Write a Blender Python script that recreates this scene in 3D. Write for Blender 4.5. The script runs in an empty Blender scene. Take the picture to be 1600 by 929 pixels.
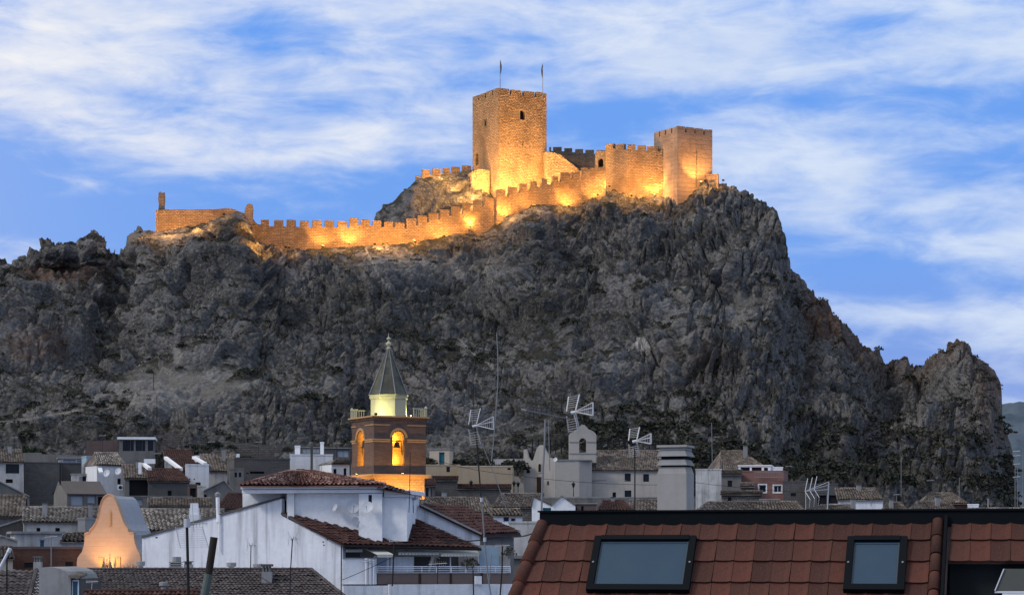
import bpy, math, random
import numpy as np
from mathutils import Vector, Matrix
random.seed(7)
RNG = np.random.default_rng(11)
S = bpy.context.scene
COL = S.collection
R = math.radians
# ---------------------------------------------------------------- camera
# one photo pixel is 1/3600 of the distance in metres; eye level lies at row 860; the camera stands 12 m up in a top-floor window
F, VH, ZC = 3600.0, 860.0, 12.0
cd = bpy.data.cameras.new('camera'); cam = bpy.data.objects.new('camera', cd); COL.objects.link(cam)
cam.location = (0, 0, ZC); cam.rotation_euler = (R(90), 0, 0)
cd.sensor_width = 36; cd.lens = 36 * F / 1600; cd.shift_y = (VH - 464.5) / 1600
cd.clip_start = 0.5; cd.clip_end = 20000
S.camera = cam
S.view_settings.view_transform = 'Standard'; S.view_settings.look = 'None'
S.view_settings.exposure = 0.0; S.view_settings.gamma = 1.0
S.cycles.use_denoising = True
S.cycles.max_bounces = 5; S.cycles.diffuse_bounces = 3; S.cycles.glossy_bounces = 2
S.cycles.use_light_tree = True
S.cycles.sample_clamp_indirect = 3.0

# ---------------------------------------------------------------- node helpers
class NT:
    def __init__(s, tree):
        s.t = tree; s.n = tree.nodes; s.l = tree.links
    def new(s, typ, **k):
        nd = s.n.new(typ)
        for a, b in k.items(): setattr(nd, a, b)
        return nd
    def put(s, sock, v):
        if isinstance(v, bpy.types.NodeSocket): s.l.new(v, sock)
        elif v is not None:
            if isinstance(v, (tuple, list)) and len(v) == 3 and sock.type == 'RGBA': v = (*v, 1)
            sock.default_value = v
    def math(s, op, a, b=None, c=None, clamp=False):
        nd = s.new('ShaderNodeMath', operation=op); nd.use_clamp = clamp
        s.put(nd.inputs[0], a); s.put(nd.inputs[1], b); s.put(nd.inputs[2], c)
        return nd.outputs[0]
    def vmath(s, op, a, b=None):
        nd = s.new('ShaderNodeVectorMath', operation=op)
        s.put(nd.inputs[0], a); s.put(nd.inputs[1], b)
        return nd.outputs['Value'] if op in ('LENGTH', 'DOT_PRODUCT', 'DISTANCE') else nd.outputs[0]
    def mapping(s, v, loc=(0, 0, 0), rot=(0, 0, 0), sc=(1, 1, 1)):
        nd = s.new('ShaderNodeMapping'); s.put(nd.inputs[0], v)
        nd.inputs[1].default_value = loc; nd.inputs[2].default_value = rot; nd.inputs[3].default_value = sc
        return nd.outputs[0]
    def noise(s, v, scale=1, detail=4, rough=.55, dist=0, lac=2):
        nd = s.new('ShaderNodeTexNoise'); s.put(nd.inputs['Vector'], v)
        nd.inputs['Scale'].default_value = scale; nd.inputs['Detail'].default_value = detail
        nd.inputs['Roughness'].default_value = rough; nd.inputs['Distortion'].default_value = dist
        nd.inputs['Lacunarity'].default_value = lac
        return nd.outputs['Fac']
    def voro(s, v, scale=1, feature='F1', out='Distance'):
        nd = s.new('ShaderNodeTexVoronoi', feature=feature); s.put(nd.inputs['Vector'], v)
        nd.inputs['Scale'].default_value = scale
        return nd.outputs[out]
    def rng(s, v, a, b, c=0, d=1):
        nd = s.new('ShaderNodeMapRange'); s.put(nd.inputs[0], v)
        for i, q in enumerate((a, b, c, d)): nd.inputs[i + 1].default_value = q
        nd.interpolation_type = 'SMOOTHSTEP'
        return nd.outputs[0]
    def mix(s, f, a, b, mode='MIX'):
        nd = s.new('ShaderNodeMix', data_type='RGBA', blend_type=mode)
        s.put(nd.inputs[0], f); s.put(nd.inputs[6], a); s.put(nd.inputs[7], b)
        return nd.outputs[2]
    def tc(s, out): return s.new('ShaderNodeTexCoord').outputs[out]
    def bump(s, h, dist, strength=1, normal=None):
        nd = s.new('ShaderNodeBump'); nd.inputs['Strength'].default_value = strength
        nd.inputs['Distance'].default_value = dist; s.put(nd.inputs['Height'], h)
        if normal is not None: s.put(nd.inputs['Normal'], normal)
        return nd.outputs[0]

# ---------------------------------------------------------------- sky (dusk, sun just gone on the left)
SUN_EL, SUN_AZ = 40.0, -62.0      # soft western glow: degrees above the horizon, degrees left of straight ahead
w = bpy.data.worlds.new('World'); S.world = w; w.use_nodes = True
k = NT(w.node_tree); k.n.clear()
D = k.tc('Generated')
D = k.vmath('NORMALIZE', D)
sx = k.new('ShaderNodeSeparateXYZ'); k.put(sx.inputs[0], D)
dx, dy, dz = sx.outputs
up = k.rng(dz, 0.0, 0.26)
blue = k.mix(up, (0.21, 0.39, 0.85), (0.145, 0.36, 0.89))
side = k.rng(dx, -0.2, 0.24)                     # lavender low on the right, azure on the left
low = k.rng(dz, 0.135, 0.055)
blue = k.mix(k.math('MULTIPLY', low, side), blue, (0.24, 0.36, 0.76))
blue = k.mix(k.math('MULTIPLY', low, k.math('SUBTRACT', 1.0, side)), blue, (0.075, 0.285, 0.86))
high = k.rng(dz, 0.3, 0.95)
blue = k.mix(high, blue, (0.13, 0.27, 0.66))
# long streaky cloud sheets
warp = k.noise(k.mapping(D, sc=(9, 9, 22)), 1, 3, .5)
wv = k.new('ShaderNodeCombineXYZ'); k.put(wv.inputs[0], warp); k.put(wv.inputs[2], k.math('MULTIPLY', warp, .55))
Dw = k.vmath('ADD', k.mapping(D, rot=(0, R(-7), 0), sc=(10, 10, 36)), wv.outputs[0])
n1 = k.noise(Dw, 1.0, 7, .52, .35)
n2 = k.noise(k.mapping(D, loc=(3, 1, 7), rot=(0, R(-10), 0), sc=(25, 25, 78)), 1, 6, .6, .4)
cov = k.math('ADD', k.math('ADD', k.math('MULTIPLY', n1, .95), .06), k.math('MULTIPLY', k.math('SUBTRACT', n2, .5), .72))
def blob(u, v, ru, rv, amp, rot=0):
    cx, cz = (u - 800) / F, (VH - v) / F
    m = k.new('ShaderNodeMapping', vector_type='TEXTURE'); k.put(m.inputs[0], D)
    m.inputs[1].default_value = (cx, .985, cz); m.inputs[2].default_value = (0, R(rot), 0)
    m.inputs[3].default_value = (ru / F, 1.0, rv / F)
    d = k.vmath('LENGTH', m.outputs[0])
    g = k.math('POWER', 2.718, k.math('MULTIPLY', k.math('MULTIPLY', d, d), -1.0))
    return k.math('MULTIPLY', g, amp)
BL = [(60, 60, 330, 110, .36, 4), (330, 110, 260, 80, .16, 8), (160, 225, 280, 40, .10, 4), (300, 265, 130, 34, .14, 0),
      (600, 95, 200, 50, .14, -4), (560, 30, 380, 40, .12, 0), (1000, 60, 300, 70, .26, 8), (1180, 130, 230, 40, .20, 4),
      (1540, 70, 150, 80, .34, 0), (1370, 265, 330, 60, .22, 12), (1470, 345, 260, 50, .26, 14), (1250, 330, 120, 60, .18, 18),
      (1460, 497, 230, 24, .52, 2), (1530, 420, 160, 60, .20, 10), (1120, 250, 60, 30, .05, 0), (690, 250, 120, 60, .04, 0),
      (120, 345, 330, 55, -.34, 0), (470, 350, 260, 60, -.26, 0), (690, 330, 200, 60, -.15, 0), (930, 205, 110, 45, -.14, 8), (450, 150, 70, 26, -.06, 0),
      (1340, 60, 110, 26, -.24, 0), (1380, 200, 130, 28, -.18, 5), (1360, 432, 140, 36, -.30, 6), (1520, 365, 75, 24, -.30, 4), (1260, 95, 90, 24, -.20, 0),
      (760, 90, 90, 50, -.12, 0), (1540, 190, 120, 26, -.10, 0), (330, 190, 260, 26, -.04, 4)]
for b in BL: cov = k.math('ADD', cov, blob(*(b[:4] + (b[4] * .62,) + b[5:])))
cov = k.math('ADD', cov, k.rng(dz, .27, .5, 0, .34))
cl = k.rng(cov, 0.36, 0.94)
cl = k.math('MULTIPLY', cl, 0.92)
warmth = k.rng(k.math('ADD', k.math('MULTIPLY', dx, -1.0), k.math('MULTIPLY', dz, .6)), -.1, .34)
white = k.mix(warmth, (0.72, 0.81, 0.95), (0.96, 0.95, 0.93))
white = k.mix(k.rng(k.noise(k.mapping(D, loc=(5, 2, 9), rot=(0, R(-8), 0), sc=(14, 14, 60)), 1, 5, .6, .3), .38, .66, 0, .45), white, (0.50, 0.62, 0.88))
sky = k.mix(cl, blue, white)
# the set sun's glow well outside the frame, where the photograph's light comes from
sd = (math.sin(R(SUN_AZ)) * math.cos(R(8)), math.cos(R(SUN_AZ)) * math.cos(R(8)), math.sin(R(8)))
gl = k.vmath('DOT_PRODUCT', D, sd)
gl = k.rng(gl, 0.55, 1.0)
sky = k.mix(k.math('MULTIPLY', gl, .55), sky, (1.15, 1.0, 0.86))
sky = k.mix(k.rng(dz, 0.0, -0.05), sky, (0.10, 0.10, 0.11))
bg = k.new('ShaderNodeBackground'); k.put(bg.inputs[0], sky); bg.inputs[1].default_value = 1.0
out = k.new('ShaderNodeOutputWorld'); k.l.new(bg.outputs[0], out.inputs[0])
# ---------------------------------------------------------------- faint directional dusk light
sl = bpy.data.lights.new('sun', 'SUN'); so = bpy.data.objects.new('sun', sl); COL.objects.link(so)
sl.energy = 1.7; sl.angle = R(12); sl.color = (1.0, 0.95, 0.89)
sv = Vector((math.sin(R(-112)) * math.cos(R(SUN_EL)), math.cos(R(-112)) * math.cos(R(SUN_EL)), math.sin(R(SUN_EL))))
so.rotation_euler = sv.to_track_quat('Z', 'Y').to_euler(); so.location = (-60, -20, 80)

# ---------------------------------------------------------------- mesh helpers
def X(u, Y): return (u - 800.0) / F * Y
def Zv(v, Y): return ZC + (VH - v) / F * Y
def P(u, v, Y): return Vector((X(u, Y), Y, Zv(v, Y)))
def wloc(o):
    l = Vector((0, 0, 0))
    while o is not None:
        l += o.location; o = o.parent
    return l
def tag(o, label=None, cat=None, group=None, kind=None):
    if label: o['label'] = label
    if cat: o['category'] = cat
    if group: o['group'] = group
    if kind: o['kind'] = kind
    return o
def thing(name, label, cat, loc, group=None):
    o = bpy.data.objects.new(name, None); COL.objects.link(o)
    o.empty_display_size = .5
    o.location = Vector(loc)
    return tag(o, label, cat, group)
def link(name, me, parent=None, M=None):
    o = bpy.data.objects.new(name, me); COL.objects.link(o)
    if parent is not None: o.parent = parent
    if M is not None:
        base = wloc(parent) if parent is not None else Vector((0, 0, 0))
        o.matrix_basis = Matrix.Translation(-base) @ M
    return o
class MB:
    def __init__(s): s.v = []; s.f = []; s.uv = {}
    def quad(s, *pts):
        b = len(s.v); s.v += [tuple(p) for p in pts]; s.f.append(tuple(range(b, b + len(pts)))); return s
    def prism(s, poly, ext):
        """poly: 3D points of a planar outline, ext: extrusion vector"""
        n = len(poly); b = len(s.v); e = Vector(ext)
        s.v += [tuple(p) for p in poly] + [tuple(Vector(p) + e) for p in poly]
        s.f.append(tuple(range(b, b + n))); s.f.append(tuple(range(b + 2 * n - 1, b + n - 1, -1)))
        for i in range(n):
            j = (i + 1) % n; s.f.append((b + i, b + n + i, b + n + j, b + j))
        return s
    def box(s, x0, y0, z0, x1, y1, z1):
        return s.prism([(x0, y0, z0), (x1, y0, z0), (x1, y0, z1), (x0, y0, z1)], (0, y1 - y0, 0))
    def obox(s, o, a, b, c):
        """o corner, a b c edge vectors"""
        o = Vector(o); a = Vector(a); b = Vector(b)
        return s.prism([o, o + a, o + a + Vector(c), o + Vector(c)], b)
    def tube(s, p0, p1, r, n=6, r1=None):
        p0 = Vector(p0); p1 = Vector(p1); d = (p1 - p0)
        if d.length < 1e-6: return s
        d.normalize(); a = d.orthogonal().normalized(); c = d.cross(a); r1 = r if r1 is None else r1
        b = len(s.v)
        for p, q in ((p0, r), (p1, r1)):
            for i in range(n):
                t = 2 * math.pi * i / n; s.v.append(tuple(p + (a * math.cos(t) + c * math.sin(t)) * q))
        for i in range(n):
            j = (i + 1) % n; s.f.append((b + i, b + j, b + n + j, b + n + i))
        s.f.append(tuple(b + i for i in range(n - 1, -1, -1))); s.f.append(tuple(b + n + i for i in range(n)))
        return s
    def lathe(s, c, prof, n=8, rot=0, sx=1, sy=1):
        b = len(s.v); c = Vector(c)
        for r, z in prof:
            for i in range(n):
                t = 2 * math.pi * i / n + rot; s.v.append((c.x + r * sx * math.cos(t), c.y + r * sy * math.sin(t), c.z + z))
        for q in range(len(prof) - 1):
            for i in range(n):
                j = (i + 1) % n; s.f.append((b + q * n + i, b + q * n + j, b + (q + 1) * n + j, b + (q + 1) * n + i))
        s.f.append(tuple(b + i for i in range(n - 1, -1, -1)))
        s.f.append(tuple(b + (len(prof) - 1) * n + i for i in range(n)))
        return s
    def mesh(s, name, m, base=Vector((0, 0, 0)), smooth=False):
        me = bpy.data.meshes.new(name)
        bx, by, bz = base
        me.from_pydata([(a - bx, b - by, c - bz) for a, b, c in s.v], [], s.f)
        if m is not None: me.materials.append(m)
        uvl = me.uv_layers.new(name='UVMap')
        Zu = Vector((0, 0, 1))
        dat = np.zeros(len(me.loops) * 2)
        vs = s.v
        for p in me.polygons:
            n = p.normal
            t = Zu.cross(n)
            if t.length < .05: t = Vector((1, 0, 0)); bb = Vector((0, 1, 0))
            else: t.normalize(); bb = n.cross(t)
            for li in p.loop_indices:
                q = vs[me.loops[li].vertex_index]
                dat[2 * li] = q[0] * t.x + q[1] * t.y + q[2] * t.z; dat[2 * li + 1] = q[0] * bb.x + q[1] * bb.y + q[2] * bb.z
        uvl.data.foreach_set('uv', dat)
        if smooth: me.polygons.foreach_set('use_smooth', [True] * len(me.polygons))
        me.update()
        return me
    def build(s, name, m, parent=None, smooth=False, label=None, kind=None):
        me = s.mesh(name, m, wloc(parent) if parent is not None else Vector((0, 0, 0)), smooth)
        o = link(name, me, parent)
        if label: o['label'] = label
        if kind: o['kind'] = kind
        return o
def np_mesh(name, V, Q, m, base=(0, 0, 0), uv=None, smooth=False, parent=None, link_it=True):
    """V (n,3), Q (m,k) faces all of k corners"""
    me = bpy.data.meshes.new(name)
    V = np.asarray(V, dtype=np.float32) - np.asarray(base, dtype=np.float32); Q = np.asarray(Q, dtype=np.int32); kk = Q.shape[1]
    me.vertices.add(len(V)); me.vertices.foreach_set('co', V.ravel())
    me.loops.add(Q.size); me.loops.foreach_set('vertex_index', Q.ravel())
    me.polygons.add(len(Q)); me.polygons.foreach_set('loop_start', np.arange(0, Q.size, kk, dtype=np.int32))
    me.polygons.foreach_set('loop_total', np.full(len(Q), kk, dtype=np.int32))
    if smooth: me.polygons.foreach_set('use_smooth', np.ones(len(Q), dtype=bool))
    if m is not None: me.materials.append(m)
    if uv is not None:
        l = me.uv_layers.new(name='UVMap'); l.data.foreach_set('uv', np.asarray(uv, dtype=np.float32)[Q.ravel()].ravel())
    me.update(calc_edges=True); me.validate()
    return link(name, me, parent) if link_it else me

# ---------------------------------------------------------------- materials
def base_mat(name, rough=.85):
    m = bpy.data.materials.new(name); m.use_nodes = True
    q = NT(m.node_tree); b = q.n['Principled BSDF']; b.inputs['Roughness'].default_value = rough
    b.inputs['Specular IOR Level'].default_value = .25
    return m, q, b
def simple(name, c, rough=.7, metal=0, var=.15, emit=None, es=0):
    m, q, b = base_mat(name, rough)
    n = q.noise(q.tc('Object'), 3, 4)
    cc = q.mix(q.math('MULTIPLY', n, var * 2), c, tuple(x * .55 for x in c))
    q.put(b.inputs['Base Color'], cc); b.inputs['Metallic'].default_value = metal
    if emit: q.put(b.inputs['Emission Color'], emit); b.inputs['Emission Strength'].default_value = es
    return m
def plaster(name, c, streak=.35, patch=.3, dirt=(.12, .11, .10), courses=False, bump=.02):
    m, q, b = base_mat(name, .9)
    uv = q.tc('UV'); ob = q.tc('Object')
    st = q.rng(q.noise(q.mapping(uv, sc=(1.6, .10, 1)), 1, 5, .6), .48, .72)
    st2 = q.rng(q.noise(q.mapping(uv, sc=(5, .35, 1)), 1, 3, .6), .5, .75)
    pa = q.rng(q.noise(ob, .45, 6, .62), .44, .7)
    fi = q.noise(ob, 3.5, 5, .6)
    col = q.mix(q.math('MULTIPLY', pa, patch), c, tuple(x * .5 + y * .4 for x, y in zip(c, dirt)))
    col = q.mix(q.math('MULTIPLY', st, streak), col, dirt)
    col = q.mix(q.math('MULTIPLY', st2, streak * .35), col, dirt)
    col = q.mix(q.rng(fi, .35, .75, 0, .22), col, tuple(x * .6 for x in c))
    h = fi
    if courses:
        br = q.new('ShaderNodeTexBrick'); q.put(br.inputs['Vector'], uv)
        br.inputs['Scale'].default_value = 1; br.inputs['Brick Width'].default_value = .42; br.inputs['Row Height'].default_value = .21
        br.inputs['Mortar Size'].default_value = .014
        q.put(br.inputs['Color1'], (1, 1, 1)); q.put(br.inputs['Color2'], (.78, .78, .78)); q.put(br.inputs['Mortar'], (.55, .55, .55))
        col = q.mix(.85, col, br.outputs['Color'], 'MULTIPLY'); h = q.math('ADD', fi, q.math('MULTIPLY', br.outputs['Fac'], -.6))
    q.put(b.inputs['Base Color'], col)
    q.put(b.inputs['Normal'], q.bump(h, bump))
    return m
def masonry(name, c1, c2, mort, bw=.5, rh=.25, ms=.03, bump=.06, patch=.45, big=.25, sharp=False):
    m, q, b = base_mat(name, .95)
    uv = q.tc('UV'); ob = q.tc('Object')
    wob = q.noise(ob, 1.3, 3, .5)
    uvw = q.vmath('ADD', uv, q.mix(1.0, (0, 0, 0), q.math('MULTIPLY', wob, .22)))
    br = q.new('ShaderNodeTexBrick'); q.put(br.inputs['Vector'], uv if sharp else uvw)
    br.inputs['Scale'].default_value = 1; br.inputs['Brick Width'].default_value = bw; br.inputs['Row Height'].default_value = rh
    br.inputs['Mortar Size'].default_value = ms; br.inputs['Mortar Smooth'].default_value = .4; br.inputs['Bias'].default_value = 0
    q.put(br.inputs['Color1'], c1); q.put(br.inputs['Color2'], c2); q.put(br.inputs['Mortar'], mort)
    vo = q.voro(q.mapping(ob, sc=(1, 1, 1.5)), 1.9, 'F1', 'Distance')
    n = q.noise(ob, .28, 6, .6); n2 = q.noise(ob, 2.6, 6, .68)
    col = q.mix(q.rng(n, .42, .66, 0, patch), br.outputs['Color'], tuple(x * .55 for x in c2))
    col = q.mix(q.rng(n2, .45, .8, 0, .6), col, mort)
    st = q.rng(q.noise(q.mapping(uv, sc=(1.1, .12, 1)), 1, 5, .6), .5, .72)
    col = q.mix(q.math('MULTIPLY', st, big), col, tuple(x * .4 for x in c1))
    q.put(b.inputs['Base Color'], col)
    h = q.math('ADD', q.math('MULTIPLY', br.outputs['Fac'], -.8), q.math('MULTIPLY', n2, 1.3))
    h = q.math('ADD', h, q.math('MULTIPLY', vo, -.6))
    q.put(b.inputs['Normal'], q.bump(h, bump))
    return m
def tilemat(name, a, bcol, c, rough=.85, edge=False):
    """clay tiles: UV counts tiles, colour differs tile by tile"""
    m, q, b = base_mat(name, rough)
    fl = q.vmath('FLOOR', q.tc('UV'))
    wn = q.new('ShaderNodeTexWhiteNoise', noise_dimensions='3D'); q.put(wn.inputs['Vector'], fl)
    r = q.new('ShaderNodeValToRGB'); q.put(r.inputs[0], wn.outputs['Value'])
    e = r.color_ramp.elements
    e[0].color = (*a, 1); e[1].color = (*c, 1); e[1].position = .96
    x = e.new(.45); x.color = (*bcol, 1)
    ob = q.tc('Object')
    n = q.noise(ob, .6, 6, .65); n2 = q.noise(ob, 7, 4, .6)
    col = q.mix(q.rng(n, .42, .68, 0, .6), r.outputs[0], tuple(x * .45 for x in bcol))
    col = q.mix(q.rng(n2, .5, .8, 0, .5), col, c)
    q.put(b.inputs['Base Color'], col); q.put(b.inputs['Normal'], q.bump(n2, .01))
    return m
M = {}
M['white'] = plaster('white_plaster', (.72, .73, .75), .30, .25, (.17, .17, .18))
M['white_clean'] = plaster('clean_white_plaster', (.80, .81, .83), .12, .15, (.25, .26, .28))
M['white_old'] = plaster('old_whitewash', (.50, .485, .465), .55, .8, (.10, .092, .085))
M['white_ruin'] = plaster('flaking_whitewash', (.56, .55, .53), .7, 1.0, (.09, .08, .075))
M['cream'] = plaster('cream_plaster', (.50, .43, .33), .22, .25, (.2, .17, .13))
M['cream_grey'] = plaster('greyish_cream_plaster', (.42, .39, .35), .25, .25, (.17, .15, .13))
M['ochre'] = plaster('ochre_plaster', (.40, .32, .22), .22, .3, (.15, .12, .09))
M['grey'] = plaster('grey_render', (.175, .168, .158), .4, .75, (.05, .048, .045))
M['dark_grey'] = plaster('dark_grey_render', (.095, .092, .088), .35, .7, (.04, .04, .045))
M['block'] = plaster('concrete_block_wall', (.125, .12, .117), .3, .55, (.06, .06, .06), courses=True)
M['stone_wall'] = masonry('rubble_wall_stone', (.17, .155, .14), (.11, .10, .09), (.08, .075, .07), .45, .25, .03, .08)
M['brown_wall'] = plaster('brown_render', (.12, .085, .08), .3, .5, (.05, .04, .04))
M['brick_red'] = masonry('dark_red_brick', (.15, .06, .04), (.10, .045, .035), (.10, .08, .07), .26, .08, .012, .02, sharp=True)
M['pink'] = plaster('pink_plaster', (.235, .125, .108), .3, .4, (.12, .06, .05))
M['blue_wall'] = plaster('pale_blue_wall', (.30, .40, .48), .2, .2, (.15, .18, .2))
M['concrete'] = plaster('concrete', (.27, .27, .27), .4, .5, (.09, .09, .09))
M['chimney'] = plaster('weathered_chimney_render', (.34, .325, .31), .3, .5, (.14, .135, .13), bump=.01)
M['tile_grey'] = tilemat('old_grey_clay_tiles', (.07, .06, .055), (.16, .145, .13), (.36, .33, .30))
M['tile_brown'] = tilemat('old_brown_clay_tiles', (.06, .048, .042), (.115, .092, .078), (.23, .20, .17))
M['tile_red'] = tilemat('red_clay_tiles', (.14, .045, .035), (.20, .065, .05), (.36, .18, .14))
M['tile_darkred'] = tilemat('dark_red_tiles', (.042, .019, .017), (.060, .025, .021), (.09, .046, .04))
M['tile_slate'] = tilemat('dark_brown_flat_tiles', (.050, .044, .046), (.066, .056, .057), (.105, .09, .09))
M['roof_flatbrown'] = plaster('brown_sheet_roof', (.10, .085, .08), .2, .4, (.05, .045, .04))
M['glass'] = simple('dark_window_glass', (.012, .014, .018), .15, 0, .1)
M['glass_blue'] = simple('blinded_window_glass', (.30, .36, .44), .3, 0, .1)
M['dark'] = simple('opening_shade', (.012, .012, .015), .9, 0, .1)  # near-black colour stands in for shade inside openings, gaps and holes
M['black_metal'] = simple('black_painted_metal', (.012, .013, .014), .6, 0, .2)
M['metal'] = simple('galvanised_metal', (.24, .245, .255), .5, .3, .25)
M['alu'] = simple('aluminium_rod', (.55, .55, .57), .4, .3, .1)
M['white_metal'] = simple('white_painted_metal', (.68, .70, .74), .4, 0, .1)
M['dish'] = simple('off_white_dish', (.56, .58, .62), .5, 0, .15)
M['shutter'] = simple('pale_roller_shutter', (.36, .40, .44), .6, 0, .1)
M['teal'] = simple('teal_painted_wood', (.02, .12, .17), .6, 0, .2)
M['blue_door'] = simple('blue_painted_door', (.05, .12, .18), .6, 0, .2)
M['wood'] = simple('dark_wood', (.05, .03, .02), .7, 0, .3)
M['fabric'] = simple('cream_awning_cloth', (.60, .58, .52), .9, 0, .15)
M['cable'] = simple('black_cable', (.015, .015, .016), .6, 0, .1)
M['brown_panel'] = simple('brown_balcony_panel', (.20, .145, .125), .7, 0, .25)

# ---------------------------------------------------------------- numpy noise
_p = RNG.permutation(4096)
def _h(ix, iy, iz): return _p[(_p[(_p[ix & 4095] + iy) & 4095] + iz) & 4095]
_g = RNG.normal(size=(4096, 3)); _g /= np.linalg.norm(_g, axis=1)[:, None]; _g = _g.astype(np.float32)
def pnoise(p):
    p = p.astype(np.float32); i = np.floor(p).astype(np.int64); f = p - i
    s = f * f * (3 - 2 * f); r = 0
    for a in (0, 1):
        wa = s[:, 0] if a else 1 - s[:, 0]
        for b in (0, 1):
            wb = s[:, 1] if b else 1 - s[:, 1]
            for c in (0, 1):
                wc = s[:, 2] if c else 1 - s[:, 2]
                g = _g[_h(i[:, 0] + a, i[:, 1] + b, i[:, 2] + c)]
                r = r + wa * wb * wc * (g[:, 0] * (f[:, 0] - a) + g[:, 1] * (f[:, 1] - b) + g[:, 2] * (f[:, 2] - c))
    return r
def fbm(p, o=4, ridged=False):
    r = 0; a = 1; q = p.copy()
    for _ in range(o):
        n = pnoise(q)
        r = r + a * ((.5 - np.abs(n) * 2) if ridged else n); a *= .5; q = q * 2.03 + 17.3
    return r
_o = RNG.random((4096, 3)).astype(np.float32)
def cell(p):
    """F1, F2 - F1 and a random value per cell"""
    p = p.astype(np.float32); i = np.floor(p).astype(np.int64); f = p - i
    d1 = np.full(len(p), 9., np.float32); d2 = d1.copy(); idv = np.zeros(len(p), np.int64)
    for a in (-1, 0, 1):
        for b in (-1, 0, 1):
            for c in (-1, 0, 1):
                hh = _h(i[:, 0] + a, i[:, 1] + b, i[:, 2] + c); o = _o[hh]
                d = np.sqrt((o[:, 0] + a - f[:, 0]) ** 2 + (o[:, 1] + b - f[:, 1]) ** 2 + (o[:, 2] + c - f[:, 2]) ** 2)
                m = d < d1; d2 = np.where(m, d1, np.minimum(d2, d)); d1 = np.where(m, d, d1); idv = np.where(m, hh, idv)
    return d1, d2 - d1, _o[idv][:, 0]
def sstep(x, a, b):
    t = np.clip((x - a) / (b - a), 0, 1); return t * t * (3 - 2 * t)

# ---------------------------------------------------------------- the castle hill: one terrain sheet
def tab(*pairs):
    a = np.array(pairs, float); return a[:, 0], a[:, 1]
CR = tab((-200, 430), (-60, 420), (0, 410), (18, 414), (26, 404), (45, 392), (70, 384), (100, 380), (122, 378), (134, 366), (146, 363), (158, 367), (161, 382), (172, 394), (178, 389), (184, 398),
         (190, 394), (196, 376), (205, 364), (220, 358), (244, 362), (300, 353), (330, 345), (352, 337), (372, 331), (388, 337), (396, 366), (405, 384), (430, 391), (470, 390), (500, 388), (550, 385), (600, 383), (650, 379), (700, 368), (750, 350), (775, 344),
         (800, 336), (830, 322), (850, 318), (880, 322), (905, 320), (930, 304), (946, 292), (975, 302), (990, 308), (1023, 307), (1040, 302), (1060, 297), (1085, 287), (1104, 281), (1120, 288), (1142, 291), (1165, 299), (1188, 312),
         (1212, 325), (1221, 342), (1224, 372), (1229, 398), (1242, 422), (1262, 446), (1272, 462), (1298, 482), (1318, 512), (1340, 530), (1360, 545), (1374, 552), (1384, 568), (1400, 561), (1412, 559), (1424, 566), (1436, 574), (1445, 566), (1462, 548),
         (1484, 538), (1494, 530), (1507, 533), (1516, 540), (1520, 556), (1540, 566), (1556, 578), (1564, 590), (1565, 606), (1560, 628), (1562, 644), (1572, 660), (1580, 690), (1585, 720), (1588, 750), (1592, 790), (1600, 830), (1640, 850))
Y1 = tab((-200, 410), (200, 420), (405, 420), (545, 425), (770, 430), (945, 441), (1060, 446), (1150, 440), (1250, 430), (1400, 415), (1500, 402), (1560, 396), (1590, 385), (1640, 372))
VB = tab((-200, 700), (200, 695), (540, 692), (800, 700), (1000, 712), (1100, 722), (1200, 752), (1300, 778), (1450, 792), (1600, 800), (1640, 800))
YB = tab((-200, 335), (500, 335), (1000, 335), (1300, 335), (1500, 345), (1640, 350))
C2 = tab((-200, 480), (560, 420), (568, 352), (578, 341), (590, 331), (600, 322), (612, 316), (622, 305), (640, 288), (652, 279), (690, 274), (735, 265), (760, 268), (800, 285), (860, 262), (940, 268), (960, 300), (1000, 330), (1060, 340), (1640, 900))
Y2 = tab((-200, 470), (560, 440), (700, 452), (800, 456), (860, 462), (1000, 465), (1640, 460))
NU, N1, N2, N3 = 1330, 400, 74, 12
U = np.linspace(-150, 1630, NU)
def it(t, x=None): return np.interp(U if x is None else x, *t)
vc = it(CR); yc = it(Y1); vb = it(VB) + 60; yb = it(YB) - 25; v2 = it(C2); y2 = it(Y2)
Zc1 = ZC + (VH - vc) / F * yc; Zb = ZC + (VH - vb) / F * yb; Z2 = ZC + (VH - v2) / F * y2
front = sstep(U, 560, 600) * (1 - sstep(U, 940, 985))
t1 = np.linspace(0, 1, N1)[:, None]
prof = .58 * t1 + .42 * t1 ** 1.9                    # scree below, steeper crag above
cliff = sstep(U, 1050, 1250)[None]
prof = prof * (1 - cliff) + (.75 * t1 + .25 * t1 ** 1.4) * cliff
smz = np.convolve(np.pad(Zc1, 20, mode='edge'), np.ones(41) / 41, 'valid')   # gives the lower slope a smooth crest to follow
blend = t1 ** 3
ztop = smz[None] * (1 - blend) + Zc1[None] * blend
Yf = yb[None] + (yc - yb)[None] * t1
Zf = Zb[None] + (ztop - Zb[None]) * prof
led = Zc1 - 1.0 * front - .5
t2 = np.linspace(0, 1, N2 + 1)[1:, None]
Ym = yc[None] + (y2 - yc)[None] * t2
flat = sstep(t2, .22, 1.0)
Z2e = np.where(front > .02, Z2 * front + (Zc1 - 6) * (1 - front), Zc1 - 6)
dip = led[None] + (Z2e - led)[None] * flat
Zm = dip
t3 = np.linspace(0, 1, N3 + 1)[1:, None]
Yk = y2[None] + 90 * t3; Zk = Z2e[None] * (1 - t3) + (-4) * t3
Yg = np.vstack([Yf, Ym, Yk]); Zg = np.vstack([Zf, Zm, Zk])
NR = Yg.shape[0]
Ug = np.repeat(U[None], NR, 0)
Vg = VH - (Zg - ZC) * F / Yg
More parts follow.
